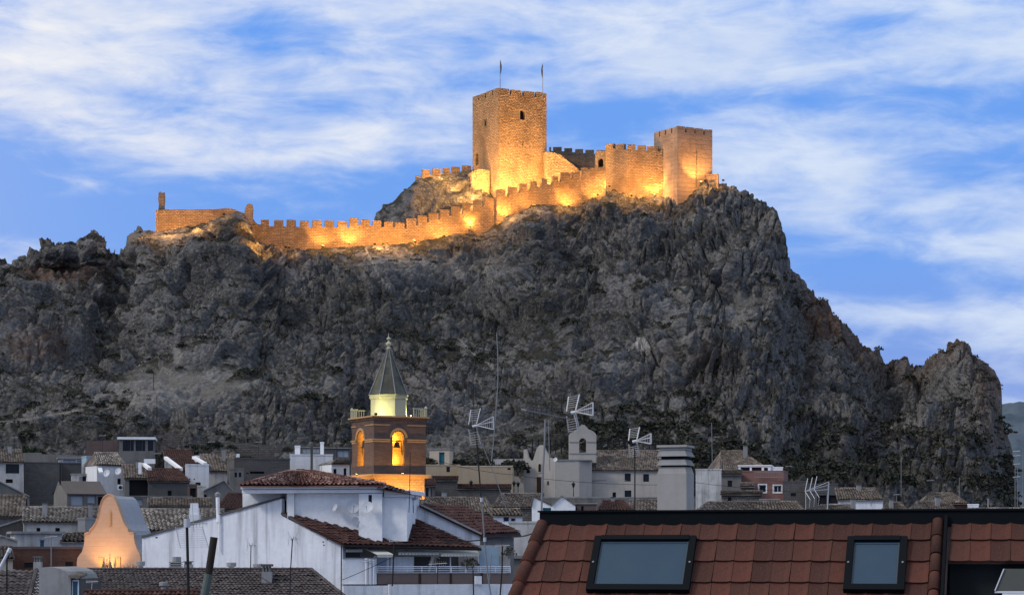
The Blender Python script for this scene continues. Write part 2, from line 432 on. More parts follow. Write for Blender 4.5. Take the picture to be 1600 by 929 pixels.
# named relief: (u, v, ru, rv, metres towards the viewer)
for (u, v, ru, rv, am) in [(95, 388, 68, 17, 7), (95, 424, 70, 16, -4), (140, 374, 16, 10, 2), (20, 440, 22, 30, 3), (352, 352, 34, 20, 7), (300, 400, 60, 40, 3), (395, 402, 16, 14, -3), (215, 372, 20, 16, 3),
                           (160, 470, 26, 60, -7), (200, 440, 20, 60, -4), (290, 560, 80, 60, 5), (40, 560, 60, 50, 5), (470, 620, 120, 60, 4), (620, 450, 60, 60, 5), (760, 420, 40, 90, -5),
                           (830, 370, 50, 50, 4), (930, 420, 40, 80, -5), (1010, 370, 36, 26, 4), (1120, 480, 40, 40, -5), (1140, 430, 40, 24, 4), (1060, 560, 40, 90, 5), (1180, 400, 40, 50, 5), (1215, 480, 20, 60, 4),
                           (1290, 500, 24, 30, 3), (1250, 600, 26, 110, -6), (1330, 650, 30, 100, 6), (1395, 640, 24, 90, -5), (1450, 620, 26, 30, -6), (1490, 560, 40, 26, 5), (1500, 660, 30, 80, -5), (1535, 640, 22, 80, 6),
                           (1566, 720, 12, 36, -7), (1600, 700, 14, 90, 3), (700, 600, 80, 50, 4), (900, 620, 70, 60, 4), (800, 540, 50, 40, -3), (1000, 520, 40, 30, 3), (230, 640, 120, 30, 4), (100, 660, 80, 20, 3)]:
    g = np.exp(-((Ug - u) / ru) ** 2 - ((Vg - v) / rv) ** 2); g[N1 + N2:] = 0
    Yg = Yg - g * am
    Zg = Zg + g * max(am, 0) * .12 * (1 if v > 440 else 0)
Xg = (Ug - 800) / F * Yg
Pn = np.stack([Xg, Yg, Zg], -1)
du = np.gradient(Pn, axis=1); dv = np.gradient(Pn, axis=0)
def smooth2(a):
    for ax in (0, 1):
        kz = np.ones(31) / 31
        a = np.apply_along_axis(lambda q: np.convolve(np.pad(q, 15, mode='edge'), kz, 'valid'), ax, a)
    return a
Nn = np.cross(du, dv)
Nn = np.stack([smooth2(Nn[..., i]) for i in range(3)], -1)
Nn /= np.linalg.norm(Nn, axis=2, keepdims=True) + 1e-9
Nn *= np.where(Nn[..., 1:2] > 0, -1, 1)
Nn[..., 0] *= 1 - .85 * sstep(Ug, 1130, 1215)
q0 = Pn.reshape(-1, 3).astype(np.float32)
wq = np.stack([fbm(q0 * .06 + i * 31.7, 3) for i in range(3)], -1)
q = q0 + wq * 5
uf = Ug.ravel(); vf = Vg.ravel()
rgt = sstep(uf, 980, 1240)
# gullies and ribs; on the right they run down and to the right like the bedding
qs = q @ np.array([[.80, 0, .60], [0, 1, 0], [-.60, 0, .80]], np.float32).T
rib = fbm(qs * np.array([.035, .03, .085], np.float32), 4, True)
rib2 = fbm(q * np.array([.05, .04, .04], np.float32) + 9, 4, True)
disp = (rib * 3.2 * rgt + rib2 * 2.4 * (1 - rgt))
strata = fbm(qs * np.array([.10, .12, .42], np.float32) + 3, 4, True)
disp = disp + strata * (1.0 + 1.1 * rgt)
d1, e1, r1 = cell(q * .15)
disp = disp + (1 - np.clip(d1, 0, 1) ** 2) * 1.5 * (.3 + r1) + np.clip(e1, 0, .22) * 2.2
d1, e1, r1 = cell(q * np.array([.42, .42, .5], np.float32) + 5); e1b = e1.copy()
ma = sstep(fbm(q * .028 + 50, 3), -.22, .30)          # outcrops against scree
disp = disp + ((1 - np.clip(d1, 0, 1) ** 2) * .60 * (.3 + r1) + np.clip(e1, 0, .3) * .9) * (.22 + .9 * ma)
d1, e1, r1 = cell(q0 * 1.15 + 9)
disp = disp + ((1 - np.clip(d1, 0, 1)) * .42 * (.2 + r1) + np.clip(e1, 0, .25) * .5) * (.5 + .6 * ma)
disp = disp + fbm(q0 * .9, 4) * .55 + fbm(q0 * .28 + 3, 3) * 1.3 - 1.7
# bedding ledges: gently tilted on the left, plunging right on the right; each bed juts out and is cut back below
def saw(ph): f = ph - np.floor(ph); return f - sstep(f, .82, 1.0)
lm_ = sstep(fbm(q * .035 + 80, 3), -.15, .25)
disp = disp + (saw((q0[:, 2] - .16 * q0[:, 0] + wq[:, 0] * 7) / 7.5) * 3.2 + saw((q0[:, 2] + .08 * q0[:, 0] + wq[:, 2] * 6) / 2.8) * 1.0) * lm_ * (1 - rgt) + (saw((qs[:, 2] + wq[:, 1] * 6) / 6.5) * 3.0 + saw((qs[:, 2] + wq[:, 0] * 5) / 2.4) * 1.0) * lm_ * rgt
disp = disp + fbm(q * .022 + 4, 3) * 4.5
d1, e1, r1 = cell((qs * rgt[:, None] + q * (1 - rgt[:, None])) * np.array([.085, .16, .24], np.float32) + 21)      # long blocks along the bedding, each face set in or out
disp = disp + (r1 - .5) * 3.4 * sstep(e1, .0, .10) - 1.2 * (1 - sstep(e1, 0, .07))
d1, e1, r1 = cell((qs * rgt[:, None] + q * (1 - rgt[:, None])) * np.array([.26, .4, .62], np.float32) + 33)
disp = disp + (r1 - .5) * 1.1 * sstep(e1, .0, .12) * (.2 + ma)
calm = np.clip(np.exp(-((uf - 290) / 130.) ** 2 - ((vf - 610) / 42.) ** 2) + .7 * np.exp(-((uf - 600) / 110.) ** 2 - ((vf - 420) / 34.) ** 2) + .8 * np.exp(-((uf - 60) / 120.) ** 2 - ((vf - 660) / 26.) ** 2) + .6 * np.exp(-((uf - 760) / 130.) ** 2 - ((vf - 560) / 34.) ** 2) + .8 * np.exp(-((uf - 960) / 190.) ** 2 - ((vf - 690) / 40.) ** 2) + .8 * np.exp(-((uf - 1230) / 170.) ** 2 - ((vf - 745) / 44.) ** 2), 0, .85)
disp = disp * (1 - calm) + fbm(qs * np.array([.25, .25, 1.1], np.float32) + 3, 3, True) * .55 * calm
# keep the crest under the walls where the walls stand; the open crests stay rugged
row = np.repeat(np.arange(NR)[:, None], NU, 1).ravel()
cr = np.exp(-((row - (N1 - 1)) / 26.) ** 2) * np.where(row < N1, 1, 0) + np.where((row >= N1), 1, 0)
wallz = sstep(uf, 225, 250) * (1 - sstep(uf, 1085, 1125))
disp = disp * (1 - cr * (.72 * wallz + .30 * (1 - wallz)))
disp *= np.clip(np.where(row < N1, row / 40., 1), .35, 1)
disp *= 1 - .72 * sstep(uf, 1500, 1560)
disp = disp + np.clip(.16 - e1b, 0, .16) * -4.5 * (1 - .8 * cr) * (.12 + ma) * (1 - calm)          # open joints between the blocks
pf = q0 + Nn.reshape(-1, 3) * disp[:, None]
# bring the displaced skyline back to the surveyed one
for rows_, tgt, wt in ((slice(0, N1 + 2), CR, np.concatenate([np.linspace(0, 1, N1) ** 5, np.ones(N2 + N3)])), (slice(N1 + 20, NR), C2, np.concatenate([np.zeros(N1), sstep(np.arange(N2) / N2, .15, .9), np.ones(N3)]))):
    G = pf.reshape(NR, NU, 3); gu = 800 + F * G[..., 0] / G[..., 1]; gv = VH - (G[..., 2] - ZC) * F / G[..., 1]
    bins = np.clip(((gu[rows_] + 160) / 3).astype(int), 0, 599); sil_ = np.full(600, 1e9); np.minimum.at(sil_, bins.ravel(), gv[rows_].ravel())
    bu = np.arange(600) * 3 - 158.5; ok = sil_ < 1e8; dv_ = np.interp(bu, bu[ok], sil_[ok]) - np.interp(bu, *tgt)
    if tgt is C2: dv_ = dv_ * sstep(bu, 565, 580) * (1 - sstep(bu, 940, 960))
    dv_ = np.convolve(np.pad(dv_, 3, mode='edge'), np.ones(7) / 7, 'valid')
    G[..., 2] += np.interp(gu, bu, dv_) * G[..., 1] / F * wt[:, None]
    pf = G.reshape(-1, 3)
HP = pf; HU = 800 + F * pf[:, 0] / pf[:, 1]; HV = VH - (pf[:, 2] - ZC) * F / pf[:, 1]
HN = np.cross(np.gradient(pf.reshape(NR, NU, 3), axis=1), np.gradient(pf.reshape(NR, NU, 3), axis=0)); HN /= np.linalg.norm(HN, axis=2, keepdims=True) + 1e-9
HN = HN.reshape(-1, 3); HN *= np.where(HN[:, 2:3] < 0, -1, 1)
def pick(u, v, rad=2.2):
    """the hillside point the photograph shows at (u, v)"""
    while True:
        m = np.nonzero((np.abs(HU - u) < rad) & (np.abs(HV - v) < rad))[0]
        if len(m): break
        rad *= 1.6
    i = m[np.argmin(HP[m, 1])]
    return Vector(HP[i].tolist()), Vector(HN[i].tolist())
def hillz(x, y):
    i = np.argmin((HP[:, 0] - x) ** 2 + (HP[:, 1] - y) ** 2); return float(HP[i, 2])
idx = np.arange(NR * NU).reshape(NR, NU)
Q = np.stack([idx[:-1, :-1].ravel(), idx[:-1, 1:].ravel(), idx[1:, 1:].ravel(), idx[1:, :-1].ravel()], 1)
# hill material: limestone, ochre stains, earth in the flats, pale scree
m, q_, b_ = base_mat('limestone_hillside', .95); k = q_
ob = k.tc('Object'); at = k.new('ShaderNodeAttribute', attribute_name='ground'); geo = k.new('ShaderNodeNewGeometry')
sp = k.new('ShaderNodeSeparateColor'); k.put(sp.inputs[0], at.outputs['Color'])
n1 = k.noise(ob, .07, 6, .62); n2 = k.noise(ob, .6, 7, .7); n3 = k.noise(ob, 2.2, 6, .72); n4 = k.noise(k.mapping(ob, loc=(40, 7, 3)), .035, 5, .6)
rock = k.mix(k.rng(n1, .35, .68), (.100, .097, .094), (.255, .246, .236))
rock = k.mix(k.rng(n2, .44, .66, 0, .8), rock, (.05, .046, .044))
rock = k.mix(k.rng(n3, .50, .70, 0, .85), rock, (.33, .32, .31))
rock = k.mix(k.rng(n3, .48, .30, 0, .7), rock, (.022, .020, .019))
rock = k.mix(k.rng(n4, .56, .70, 0, .35), rock, (.13, .085, .06))
nz = k.new('ShaderNodeSeparateXYZ'); k.put(nz.inputs[0], geo.outputs['Normal'])
turf = k.math('MULTIPLY', k.rng(nz.outputs[2], .42, .72), k.rng(k.noise(k.mapping(ob, loc=(9, 9, 9), sc=(1, 1, 1.6)), .16, 8, .74), .455, .525))
rock = k.mix(k.math('MULTIPLY', turf, .93), rock, k.mix(n3, (.018, .019, .013), (.05, .045, .032)))
rock = k.mix(sp.outputs[0], rock, k.mix(n3, (.30, .28, .26), (.58, .55, .51)))      # dirt paths and quarried patch
rock = k.mix(k.math('MULTIPLY', sp.outputs[1], k.rng(n2, .3, .6)), rock, (.16, .095, .065))   # rusty faces
rock = k.mix(k.math('MULTIPLY', sp.outputs[2], .55), rock, k.mix(n3, (.022, .023, .016), (.065, .06, .048)))
k.put(b_.inputs['Base Color'], rock)
vv = k.voro(ob, 1.6); hh = k.math('ADD', k.math('MULTIPLY', n3, 1.5), k.math('MULTIPLY', vv, -.8))
k.put(b_.inputs['Normal'], k.bump(hh, .55, 1))
M['hill'] = m
hill = np_mesh('hillside', pf, Q, m, smooth=False); tag(hill, kind='structure')
ca = hill.data.color_attributes.new('ground', 'FLOAT_COLOR', 'POINT')
def seg(u, v, pts, wd):
    d = np.full(len(u), 1e9)
    for (a, b), (c, e) in zip(pts[:-1], pts[1:]):
        L = (c - a) ** 2 + (e - b) ** 2; t = np.clip(((u - a) * (c - a) + (v - b) * (e - b)) / L, 0, 1)
        d = np.minimum(d, np.hypot(u - a - t * (c - a), v - b - t * (e - b)))
    return 1 - sstep(d, wd * .5, wd * 1.3)
jn = fbm(q0 * .5, 2) * 4
paths = np.zeros(len(uf))
for pts, wd, a in [([(571, 388), (578, 402), (588, 424), (600, 440), (617, 456)], 1.2, .55), ([(668, 490), (684, 498), (706, 516), (728, 540), (742, 554), (770, 572)], 1.3, .6),
                ([(560, 482), (620, 486), (690, 492), (735, 478), (790, 488), (840, 500)], 1.6, .35), ([(160, 640), (200, 628), (250, 636), (300, 640), (360, 650), (420, 648)], 2.0, .25), ([(0, 660), (60, 652), (130, 640)], 2.2, .3),
                ([(600, 575), (660, 600), (720, 640), (770, 655)], 1.4, .2), ([(880, 640), (960, 648), (1060, 655), (1120, 690)], 2.0, .25)]:
    paths = np.maximum(paths, min(1, a * 1.5) * seg(HU + jn * .3, HV + jn * .5, pts, wd))
patch = (1 - sstep(np.hypot((HU - 1001) / 13., (HV - 537) / 10.) + jn * .12, .75, 1.1)) * 1.0
patch = np.maximum(patch, .45 * (1 - sstep(np.hypot((HU - 277) / 8., (HV - 556) / 16.) + jn * .1, .6, 1.1)))
scree = .35 * (1 - sstep(np.hypot((HU - 280) / 130., (HV - 610) / 44.) + jn * .1, .5, 1.1)) + .25 * (1 - sstep(np.hypot((HU - 1150) / 40., (HV - 490) / 34.) + jn * .1, .5, 1.1)) + .22 * (1 - sstep(np.hypot((HU - 680) / 160., (HV - 420) / 30.) + jn * .1, .5, 1.1))
rust = (1 - sstep(np.hypot((HU - 100) / 80., (HV - 425) / 16.), .6, 1.2)) + (1 - sstep(np.hypot((HU - 1285) / 30., (HV - 490) / 40.), .6, 1.2)) * .8 + (1 - sstep(np.hypot((HU - 1550) / 26., (HV - 640) / 70.), .6, 1.2)) * .5 + (1 - sstep(np.hypot((HU - 60) / 60., (HV - 540) / 30.), .6, 1.2)) * .6 + sstep(HU, 1200, 1290) * (1 - sstep(HV - np.interp(HU, *CR), 10, 60)) * .5
veg = (1 - sstep(np.hypot((HU - 640) / 330., (HV - 490) / 50.), .5, 1.1)) * .8 + (1 - sstep(np.hypot((HU - 1200) / 330., (HV - 735) / 45.), .6, 1.1)) + (1 - sstep(np.hypot((HU - 60) / 330., (HV - 680) / 22.), .6, 1.1)) * .8
ca.data.foreach_set('color', np.stack([np.clip(np.maximum(np.maximum(paths, patch), scree), 0, 1), np.clip(rust, 0, 1), np.clip(veg, 0, 1), np.ones(len(uf))], 1).astype(np.float32).ravel())

# ---------------------------------------------------------------- town ground
def ground(x, y):
    u = 800 + F * x / max(y, 1)
    top = ZC + (VH - float(np.interp(u, *VB))) / F * 335 - .6
    g = float(np.interp(y, [0, 110, 150, 200, 260, 300, 335, 420], [0, 0, .22, .34, .55, .73, 1, 1]))
    return top * g if y < 335 else top
gx = np.concatenate([[-9000, -3000, -900], np.linspace(-300, 300, 61), [900, 3000, 9000]]); gy = np.concatenate([[-3000, -300, -40], np.linspace(0, 340, 60), [600, 1500, 6000, 12000]])
V = []
for y in gy:
    for x in gx:
        z = ground(x, y) if abs(x) < 400 and y < 345 else (0 if y <= 100 else (14 if y < 345 else -6))
        if abs(x) >= 400: z = -6
        V.append((x, y, z))
n_ = len(gx); Qg = [(j * n_ + i, j * n_ + i + 1, (j + 1) * n_ + i + 1, (j + 1) * n_ + i) for j in range(len(gy) - 1) for i in range(n_ - 1)]
mg = plaster('town_ground', (.10, .095, .085), 0, .6, (.05, .05, .04))
tag(np_mesh('ground', V, Qg, mg, uv=np.array(V)[:, :2]), kind='structure')
# ---------------------------------------------------------------- far mountain on the right
nu = 160; us = np.linspace(1440, 1900, nu); MV = []
sil = np.interp(us, [1440, 1520, 1560, 1575, 1590, 1610, 1660, 1720, 1800, 1900], [700, 668, 642, 632, 627, 626, 618, 640, 680, 720])
rows = np.linspace(0, 1, 50)
for t in rows:
    Yy = 2100 + 500 * t
    z = -8 * (1 - t) + (ZC + (VH - sil) / F * 2600) * (t ** .9)
    MV.append(np.stack([(us - 800) / F * Yy, np.full(nu, Yy), z], 1))
MV.append(np.stack([(us - 800) / F * 3000, np.full(nu, 3000.), np.full(nu, -8.)], 1))
MV = np.concatenate(MV); MV[:, 2] += fbm(MV * .006, 5, True) * 26 * np.clip(MV[:, 2] / 60, 0, 1) - fbm(MV * .006, 1, True) * 4
ii = np.arange(len(MV)).reshape(-1, nu)
Qm = np.stack([ii[:-1, :-1].ravel(), ii[:-1, 1:].ravel(), ii[1:, 1:].ravel(), ii[1:, :-1].ravel()], 1)
m, q_, b_ = base_mat('far_mountain_hazy_scrub', .95)
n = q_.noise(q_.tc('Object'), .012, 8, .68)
q_.put(b_.inputs['Base Color'], q_.mix(q_.rng(n, .35, .65), (.045, .07, .095), (.09, .115, .145)))  # distance haze is put into the bluish scrub colour
tag(np_mesh('mountain', MV, Qm, m), kind='structure')

# ---------------------------------------------------------------- wall builders
def frame2(o, yaw):
    return Vector((math.cos(yaw), math.sin(yaw), 0)), Vector((-math.sin(yaw), math.cos(yaw), 0))
def on_plane(u, v, o, e2):
    """where the sight line of photo point (u, v) meets the upright plane through o with normal e2"""
    d = Vector(((u - 800) / F, 1, (VH - v) / F)); c = Vector((0, 0, ZC))
    t = (o - c).dot(e2) / d.dot(e2); return c + d * t
def facade(mb, O, e1, e2, w, z0, z1, holes, dep=.2):
    """upright wall face from O along e1, w wide, z0..z1, with real openings (x0,x1,za,zb,arch) that run dep deep along e2"""
    xs = sorted({0.0, w, *[h[0] for h in holes], *[h[1] for h in holes]}); zs = sorted({z0, z1, *[h[2] for h in holes], *[h[3] for h in holes]})
    O = Vector((O[0], O[1], 0)); Zu = Vector((0, 0, 1))
    def p(x, z, d=0): return O + e1 * x + Zu * z + e2 * d
    for a, b in zip(xs[:-1], xs[1:]):
        if b - a < 1e-5: continue
        for c, d in zip(zs[:-1], zs[1:]):
            if d - c < 1e-5: continue
            mx, mz = (a + b) / 2, (c + d) / 2
            if any(h[0] < mx < h[1] and h[2] < mz < h[3] for h in holes): continue
            mb.quad(p(a, c), p(b, c), p(b, d), p(a, d))
    for h in holes:
        a, b, c, d = h[:4]; arch = len(h) > 4 and h[4]
        ring = [(a, c), (b, c)]
        if arch:
            r = (b - a) / 2; zs_ = d - r; cx = (a + b) / 2; N = 8
            arc = [(cx + r * math.cos(math.pi * i / N), zs_ + r * math.sin(math.pi * i / N)) for i in range(N + 1)]
            for (x0, q0), (x1, q1) in zip(arc[:-1], arc[1:]):
                mb.quad(p(x1, q1), p(x0, q0), p(x0, d), p(x1, d))
            ring += arc
        else: ring += [(b, d), (a, d)]
        for i in range(len(ring)):
            (x0, q0), (x1, q1) = ring[i], ring[(i + 1) % len(ring)]
            if abs(x0 - x1) + abs(q0 - q1) < 1e-6: continue
            mb.quad(p(x0, q0), p(x0, q0, dep), p(x1, q1, dep), p(x1, q1))

# ---------------------------------------------------------------- castle
M['castle'] = masonry('sandstone_rubble', (.47, .32, .185), (.31, .205, .12), (.16, .115, .075), .62, .30, .05, .22, .7, .45)
M['castle_dark'] = masonry('unlit_weathered_castle_stone', (.34, .27, .20), (.22, .17, .13), (.13, .10, .08), .55, .27, .05, .14, .5, .4)  # darker stone: the inner wall's lack of floodlight is put into the colour
M['castle_smooth'] = masonry('rammed_earth_wall', (.34, .25, .18), (.30, .22, .16), (.27, .20, .14), 2.2, .85, .03, .06, .5, .4)
M['lens'] = simple('floodlight_lens', (.8, .7, .5), .3, 0, 0, (1.0, .62, .22), 12)
M['banner'] = simple('dark_green_flag_cloth', (.02, .06, .06), .8, 0, .3)
def square_tower(name, label, u_c, Y_c, side, ang, v_top, v_base, nm, mer_w, mer_h, mat, holesR=(), holesL=(), roof_drop=1.2, cat='castle tower'):
    """tower whose near corner stands at u_c; right face turned by ang"""
    c = P(u_c, v_top, Y_c); ztop = c.z; zb = Zv(v_base, Y_c)
    O = Vector((c.x, c.y, 0)); e1, e2 = frame2(O, R(ang))
    root = thing(name, label, cat, (c.x + e1.x * side / 2 + e2.x * side / 2, c.y + e1.y * side / 2 + e2.y * side / 2, zb))
    zw = ztop - mer_h
    mb = MB()
    def holes_of(hs, o, a1, a2, rev):
        out = []
        for (u0, v0, u1, v1, arch) in hs:
            A = on_plane(u0, v0, o, a2); B = on_plane(u1, v1, o, a2)
            x0, x1 = sorted([(A - o).dot(a1), (B - o).dot(a1)])
            out.append((x0, x1, min(A.z, B.z), max(A.z, B.z), arch))
        return out
    hR = holes_of(holesR, O, e1, e2, False); hL = holes_of(holesL, O, e2, e1, True)
    facade(mb, O, e1, e2, side, zb - 3, zw, hR, .8)
    facade(mb, O, e2, e1, side, zb - 3, zw, hL, .8)
    a = O + e1 * side; b = O + e1 * side + e2 * side; d = O + e2 * side
    up = lambda p, z: (p.x, p.y, z)
    mb.quad(up(a, zb - 3), up(b, zb - 3), up(b, zw), up(a, zw)); mb.quad(up(b, zb - 3), up(d, zb - 3), up(d, zw), up(b, zw))
    T = .7
    for (o, x, y) in ((O, e1, e2), (a, e2, -e1), (b, -e1, -e2), (d, -e2, e1)):   # parapet thickness and wall walk
        i0 = o + x * T + y * T; i1 = o + x * (side - T) + y * T
        mb.quad(up(o, zw), up(o + x * side, zw), up(i1, zw), up(i0, zw)); mb.quad(up(i0, zw), up(i1, zw), up(i1, zw - 1), up(i0, zw - 1))
    mb.quad(*[up(O + e1 * (T if s else side - T) + e2 * (T if t else side - T), zw - .9) for s, t in ((1, 1), (0, 1), (0, 0), (1, 0))])
    mb.build('wall', mat, root)
    gap = (side - nm * mer_w) / (nm - 1)
    rr = random.Random(nm * 7 + int(u_c))
    for s, (o, x, y) in enumerate(((O, e1, e2), (a, e2, -e1), (b, -e1, -e2), (d, -e2, e1))):
        for i in range(nm):
            st = i * (mer_w + gap); wl = mer_w
            if i == nm - 1: wl -= T + .02
            m_ = MB(); h = mer_h + rr.uniform(-.10, .05)
            m_.obox(o + x * (st + .004) + y * .004 + Vector((0, 0, zw - .01)), x * (wl - .008), y * (T - .008), (0, 0, h))
            m_.build('merlon', mat, root)
    for hs, o, a1, a2 in ((hR, O, e1, e2), (hL, O, e2, e1)):
        for h in hs:
            p_ = MB(); p_.obox(o + a1 * (h[0] - .05) + a2 * .75 + Vector((0, 0, h[2] - .05)), a1 * (h[1] - h[0] + .1), a2 * .04, (0, 0, h[3] - h[2] + .1))
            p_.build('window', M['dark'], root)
    return root, O, e1, e2, zw
def merlon_wall(name, label, mers, yf, v_body_gap, mat, vb_f, thick=.9, cat='castle wall', y_of=None, last=None):
    """battlement: mers = (u0, u1, v_top); body steps just under each merlon; yf(u) distance; vb_f(u) foot"""
    u_a = mers[0][0]; y_a = yf(u_a)
    root = thing(name, label, cat, (X(u_a, y_a), y_a, Zv(vb_f(u_a), y_a)))
    body = MB()
    for i, (u0, u1, vt) in enumerate(mers):
        un = mers[i + 1][0] if i + 1 < len(mers) else (last or u1)
        ya, yb_ = yf(u0), yf(un)
        A = Vector((X(u0, ya), ya, 0)); B = Vector((X(un, yb_), yb_, 0)); d = (B - A); L = d.length; d.normalize(); nrm = Vector((-d.y, d.x, 0))
        zt = Zv(vt + v_body_gap, (ya + yb_) / 2); z0 = Zv(max(vb_f(u0), vb_f(un)) + 8, ya) - 2.5
        body.obox(A + Vector((0, 0, z0)), d * (L + .03), nrm * thick, (0, 0, zt - z0))
        wm = (u1 - u0) / max(un - u0, 1e-3) * L if i + 1 < len(mers) or last else L
        wm = min(wm, L)
        zm = Zv(vt, (ya + yb_) / 2)
        m_ = MB(); rr = random.uniform(-.12, .06)
        m_.obox(A + d * .01 + nrm * .005 + Vector((0, 0, zt - .01)), d * (wm - .02), nrm * (thick * .62), (0, 0, zm - zt + rr))
        m_.build('merlon', mat, root)
    body.build('wall', mat, root)
    return root

def lerp(t): return lambda u: float(np.interp(u, *t))
# keep
keep, KO, ke1, ke2, kzw = square_tower('castle_keep', 'tall square floodlit stone keep with battlements and two flags, highest on the hill', 779, 445, 10.7, 29, 137, 308, 4, 2.33, 1.05, M['castle'],
    holesR=[(812.5, 171.5, 820, 187.5, True), (816.2, 221, 817.8, 229, False)], holesL=[(757, 185, 760, 196, True), (743, 241, 747.5, 258, True)])
t_ = MB()   # raised stone surround of the keep's arched window
for (a, b, c, d) in ((810.6, 170, 812.3, 189.5), (820.2, 170, 822, 189.5), (810.6, 188, 822, 189.8)):
    A = on_plane(a, d, KO, ke2); B = on_plane(c, b, KO, ke2)
    t_.obox(A - ke2 * .06, ke1 * (B - A).dot(ke1), ke2 * .059, (0, 0, B.z - A.z))
t_.build('window_surround', M['castle_smooth'], keep)
rt, RO, re1, re2, rzw = square_tower('castle_tower', 'smaller square stone tower with battlements at the right end of the castle', 1058.5, 440, 8.1, 30, 196.8, 296, 4, 1.75, 1.1, M['castle_smooth'])
g_ = MB(); A = on_plane(1087, 270, RO, re2); g_.obox(A - re2 * .05 + Vector((0, 0, -3)), re1 * .35, re2 * .048, (0, 0, 7)); g_.build('drain_stain', M['castle_dark'], rt)
# flagpoles on the keep
for (u, v0, v1, lab, dr) in ((781.5, 136, 93, 'green flag hanging limp on the pole at the keep\'s near corner', 1), (848, 140, 99, 'green flag hanging limp on the pole at the keep\'s right side', -1)):
    y = 446.5; b = P(u, v0, y); b.z = kzw - .85
    r_ = thing('flagpole', lab, 'flag', b, 'flags on the keep')
    MB().tube(b, P(u, v1, y), .07, 6, .04).build('pole', M['metal'], r_)
    zt = Zv(v1 + 2, y); f_ = MB(); rows = 10
    pts = []
    for i in range(rows + 1):
        z = zt - i * (20 / F * y) / rows; wdt = .12 + .42 * math.sin(math.pi * min(1, i / rows * .9 + .08))
        pts.append([(b.x, y, z), (b.x + dr * wdt * .5, y - .14 * math.sin(i * 1.3), z - .05), (b.x + dr * wdt * .55, y + .1, z - .12)])
    for p, q in zip(pts[:-1], pts[1:]):
        for a in (0, 1): f_.quad(p[a], p[a + 1], q[a + 1], q[a]); f_.quad(*[(c[0], c[1] + .02, c[2]) for c in (p[a], q[a], q[a + 1], p[a + 1])])
    f_.build('flag', M['banner'], r_)
# lower curtain wall following the crest
LM = [(408.5, 420.5, 342.5), (429, 443, 343), (448.5, 462.5, 343.5), (469.5, 482.5, 344), (488.5, 503, 344), (508, 522, 344), (528, 542, 344.5), (546, 560, 340), (564, 578, 341.5), (582.5, 596, 344.3), (600.5, 614.5, 345.3), (617, 632.5, 346.3),
      (635, 650.5, 341), (653, 667, 337), (670, 685, 332), (687.5, 702, 327), (705.5, 719.5, 322.3), (723, 736, 317.3), (739.5, 753, 312), (755.5, 772, 308)]
LM2 = [(776, 790, 297), (795, 807.5, 291), (813, 823.5, 287.5), (829.5, 839.5, 283), (846.5, 855.5, 278.5), (863.5, 872.5, 274.5), (877, 891.5, 269.2), (894, 907, 269.2)]
yl = lerp(Y1); vcl = lerp(CR)
merlon_wall('castle_wall', 'long lower battlement wall with square merlons running left from the keep along the crest', LM, lambda u: yl(u) + .3, 10.5, M['castle'], lambda u: vcl(u) + 3, last=776)
merlon_wall('castle_wall', 'battlement wall stepping up the rock just in front of the keep', LM2, lambda u: yl(u) - .2, 9.5, M['castle'], lambda u: vcl(u) + 3, last=908)
# projecting turret at the upper end of the lower wall
def wall_poly(name, label, poly, thick, mat, yaw=0.0, cat='castle wall', Y=None):
    """upright wall slab whose outline is given by photo points at distance Y"""
    o = P(poly[0][0], poly[0][1], Y); e1, e2 = frame2(o, R(yaw))
    pts = [on_plane(u, v, o, e2) for u, v in poly]
    root = thing(name, label, cat, (o.x, o.y, min(p.z for p in pts)))
    MB().prism(pts, e2 * thick).build('wall', mat, root)
    return root, o, e1, e2
tur, _, _, _ = wall_poly('castle_turret', 'plain stone turret closing the stepped wall right of the keep', [(908, 334), (908, 265.5), (946.5, 264), (946.5, 330)], 4.0, M['castle'], 4, 'castle turret', Y=440)
for a, b in ((908.3, 919), (922, 932), (935.5, 946.2)):
    o = P(908, 265, 440); e1, e2 = frame2(o, R(4)); A = on_plane(a, 265, o, e2); B = on_plane(b, 265, o, e2)
    MB().obox(A + e2 * .01 - Vector((0, 0, .3)), e1 * (B - A).length, e2 * .7, (0, 0, .3 + .45)).build('merlon', M['castle'], tur)
# upper curtain wall between the towers
UM = [(946, 958, 224), (961.5, 975, 224.8), (980.3, 991.5, 225.5), (996, 1008, 226.5), (1010.5, 1028, 228), (1032, 1042, 231.5), (1046.5, 1058, 233.5)]
merlon_wall('castle_wall', 'high stone curtain wall joining the right tower, floodlit from its foot', UM, lerp(([946, 975, 1058], [449, 446, 443.5])), 9, M['castle'], lerp(([946, 1060], [300, 306])), thick=1.2)
IM = [(858, 861, 229), (864, 877.5, 229.5), (881.5, 894, 231), (898.5, 911, 232.3), (914.5, 928, 233.8), (932, 945.5, 234.3)]
merlon_wall('castle_wall', 'dim inner battlement wall seen behind the ramp right of the keep', IM, lerp(([858, 946], [463, 462])), 7, M['castle_dark'], lerp(([858, 946], [268, 270])))
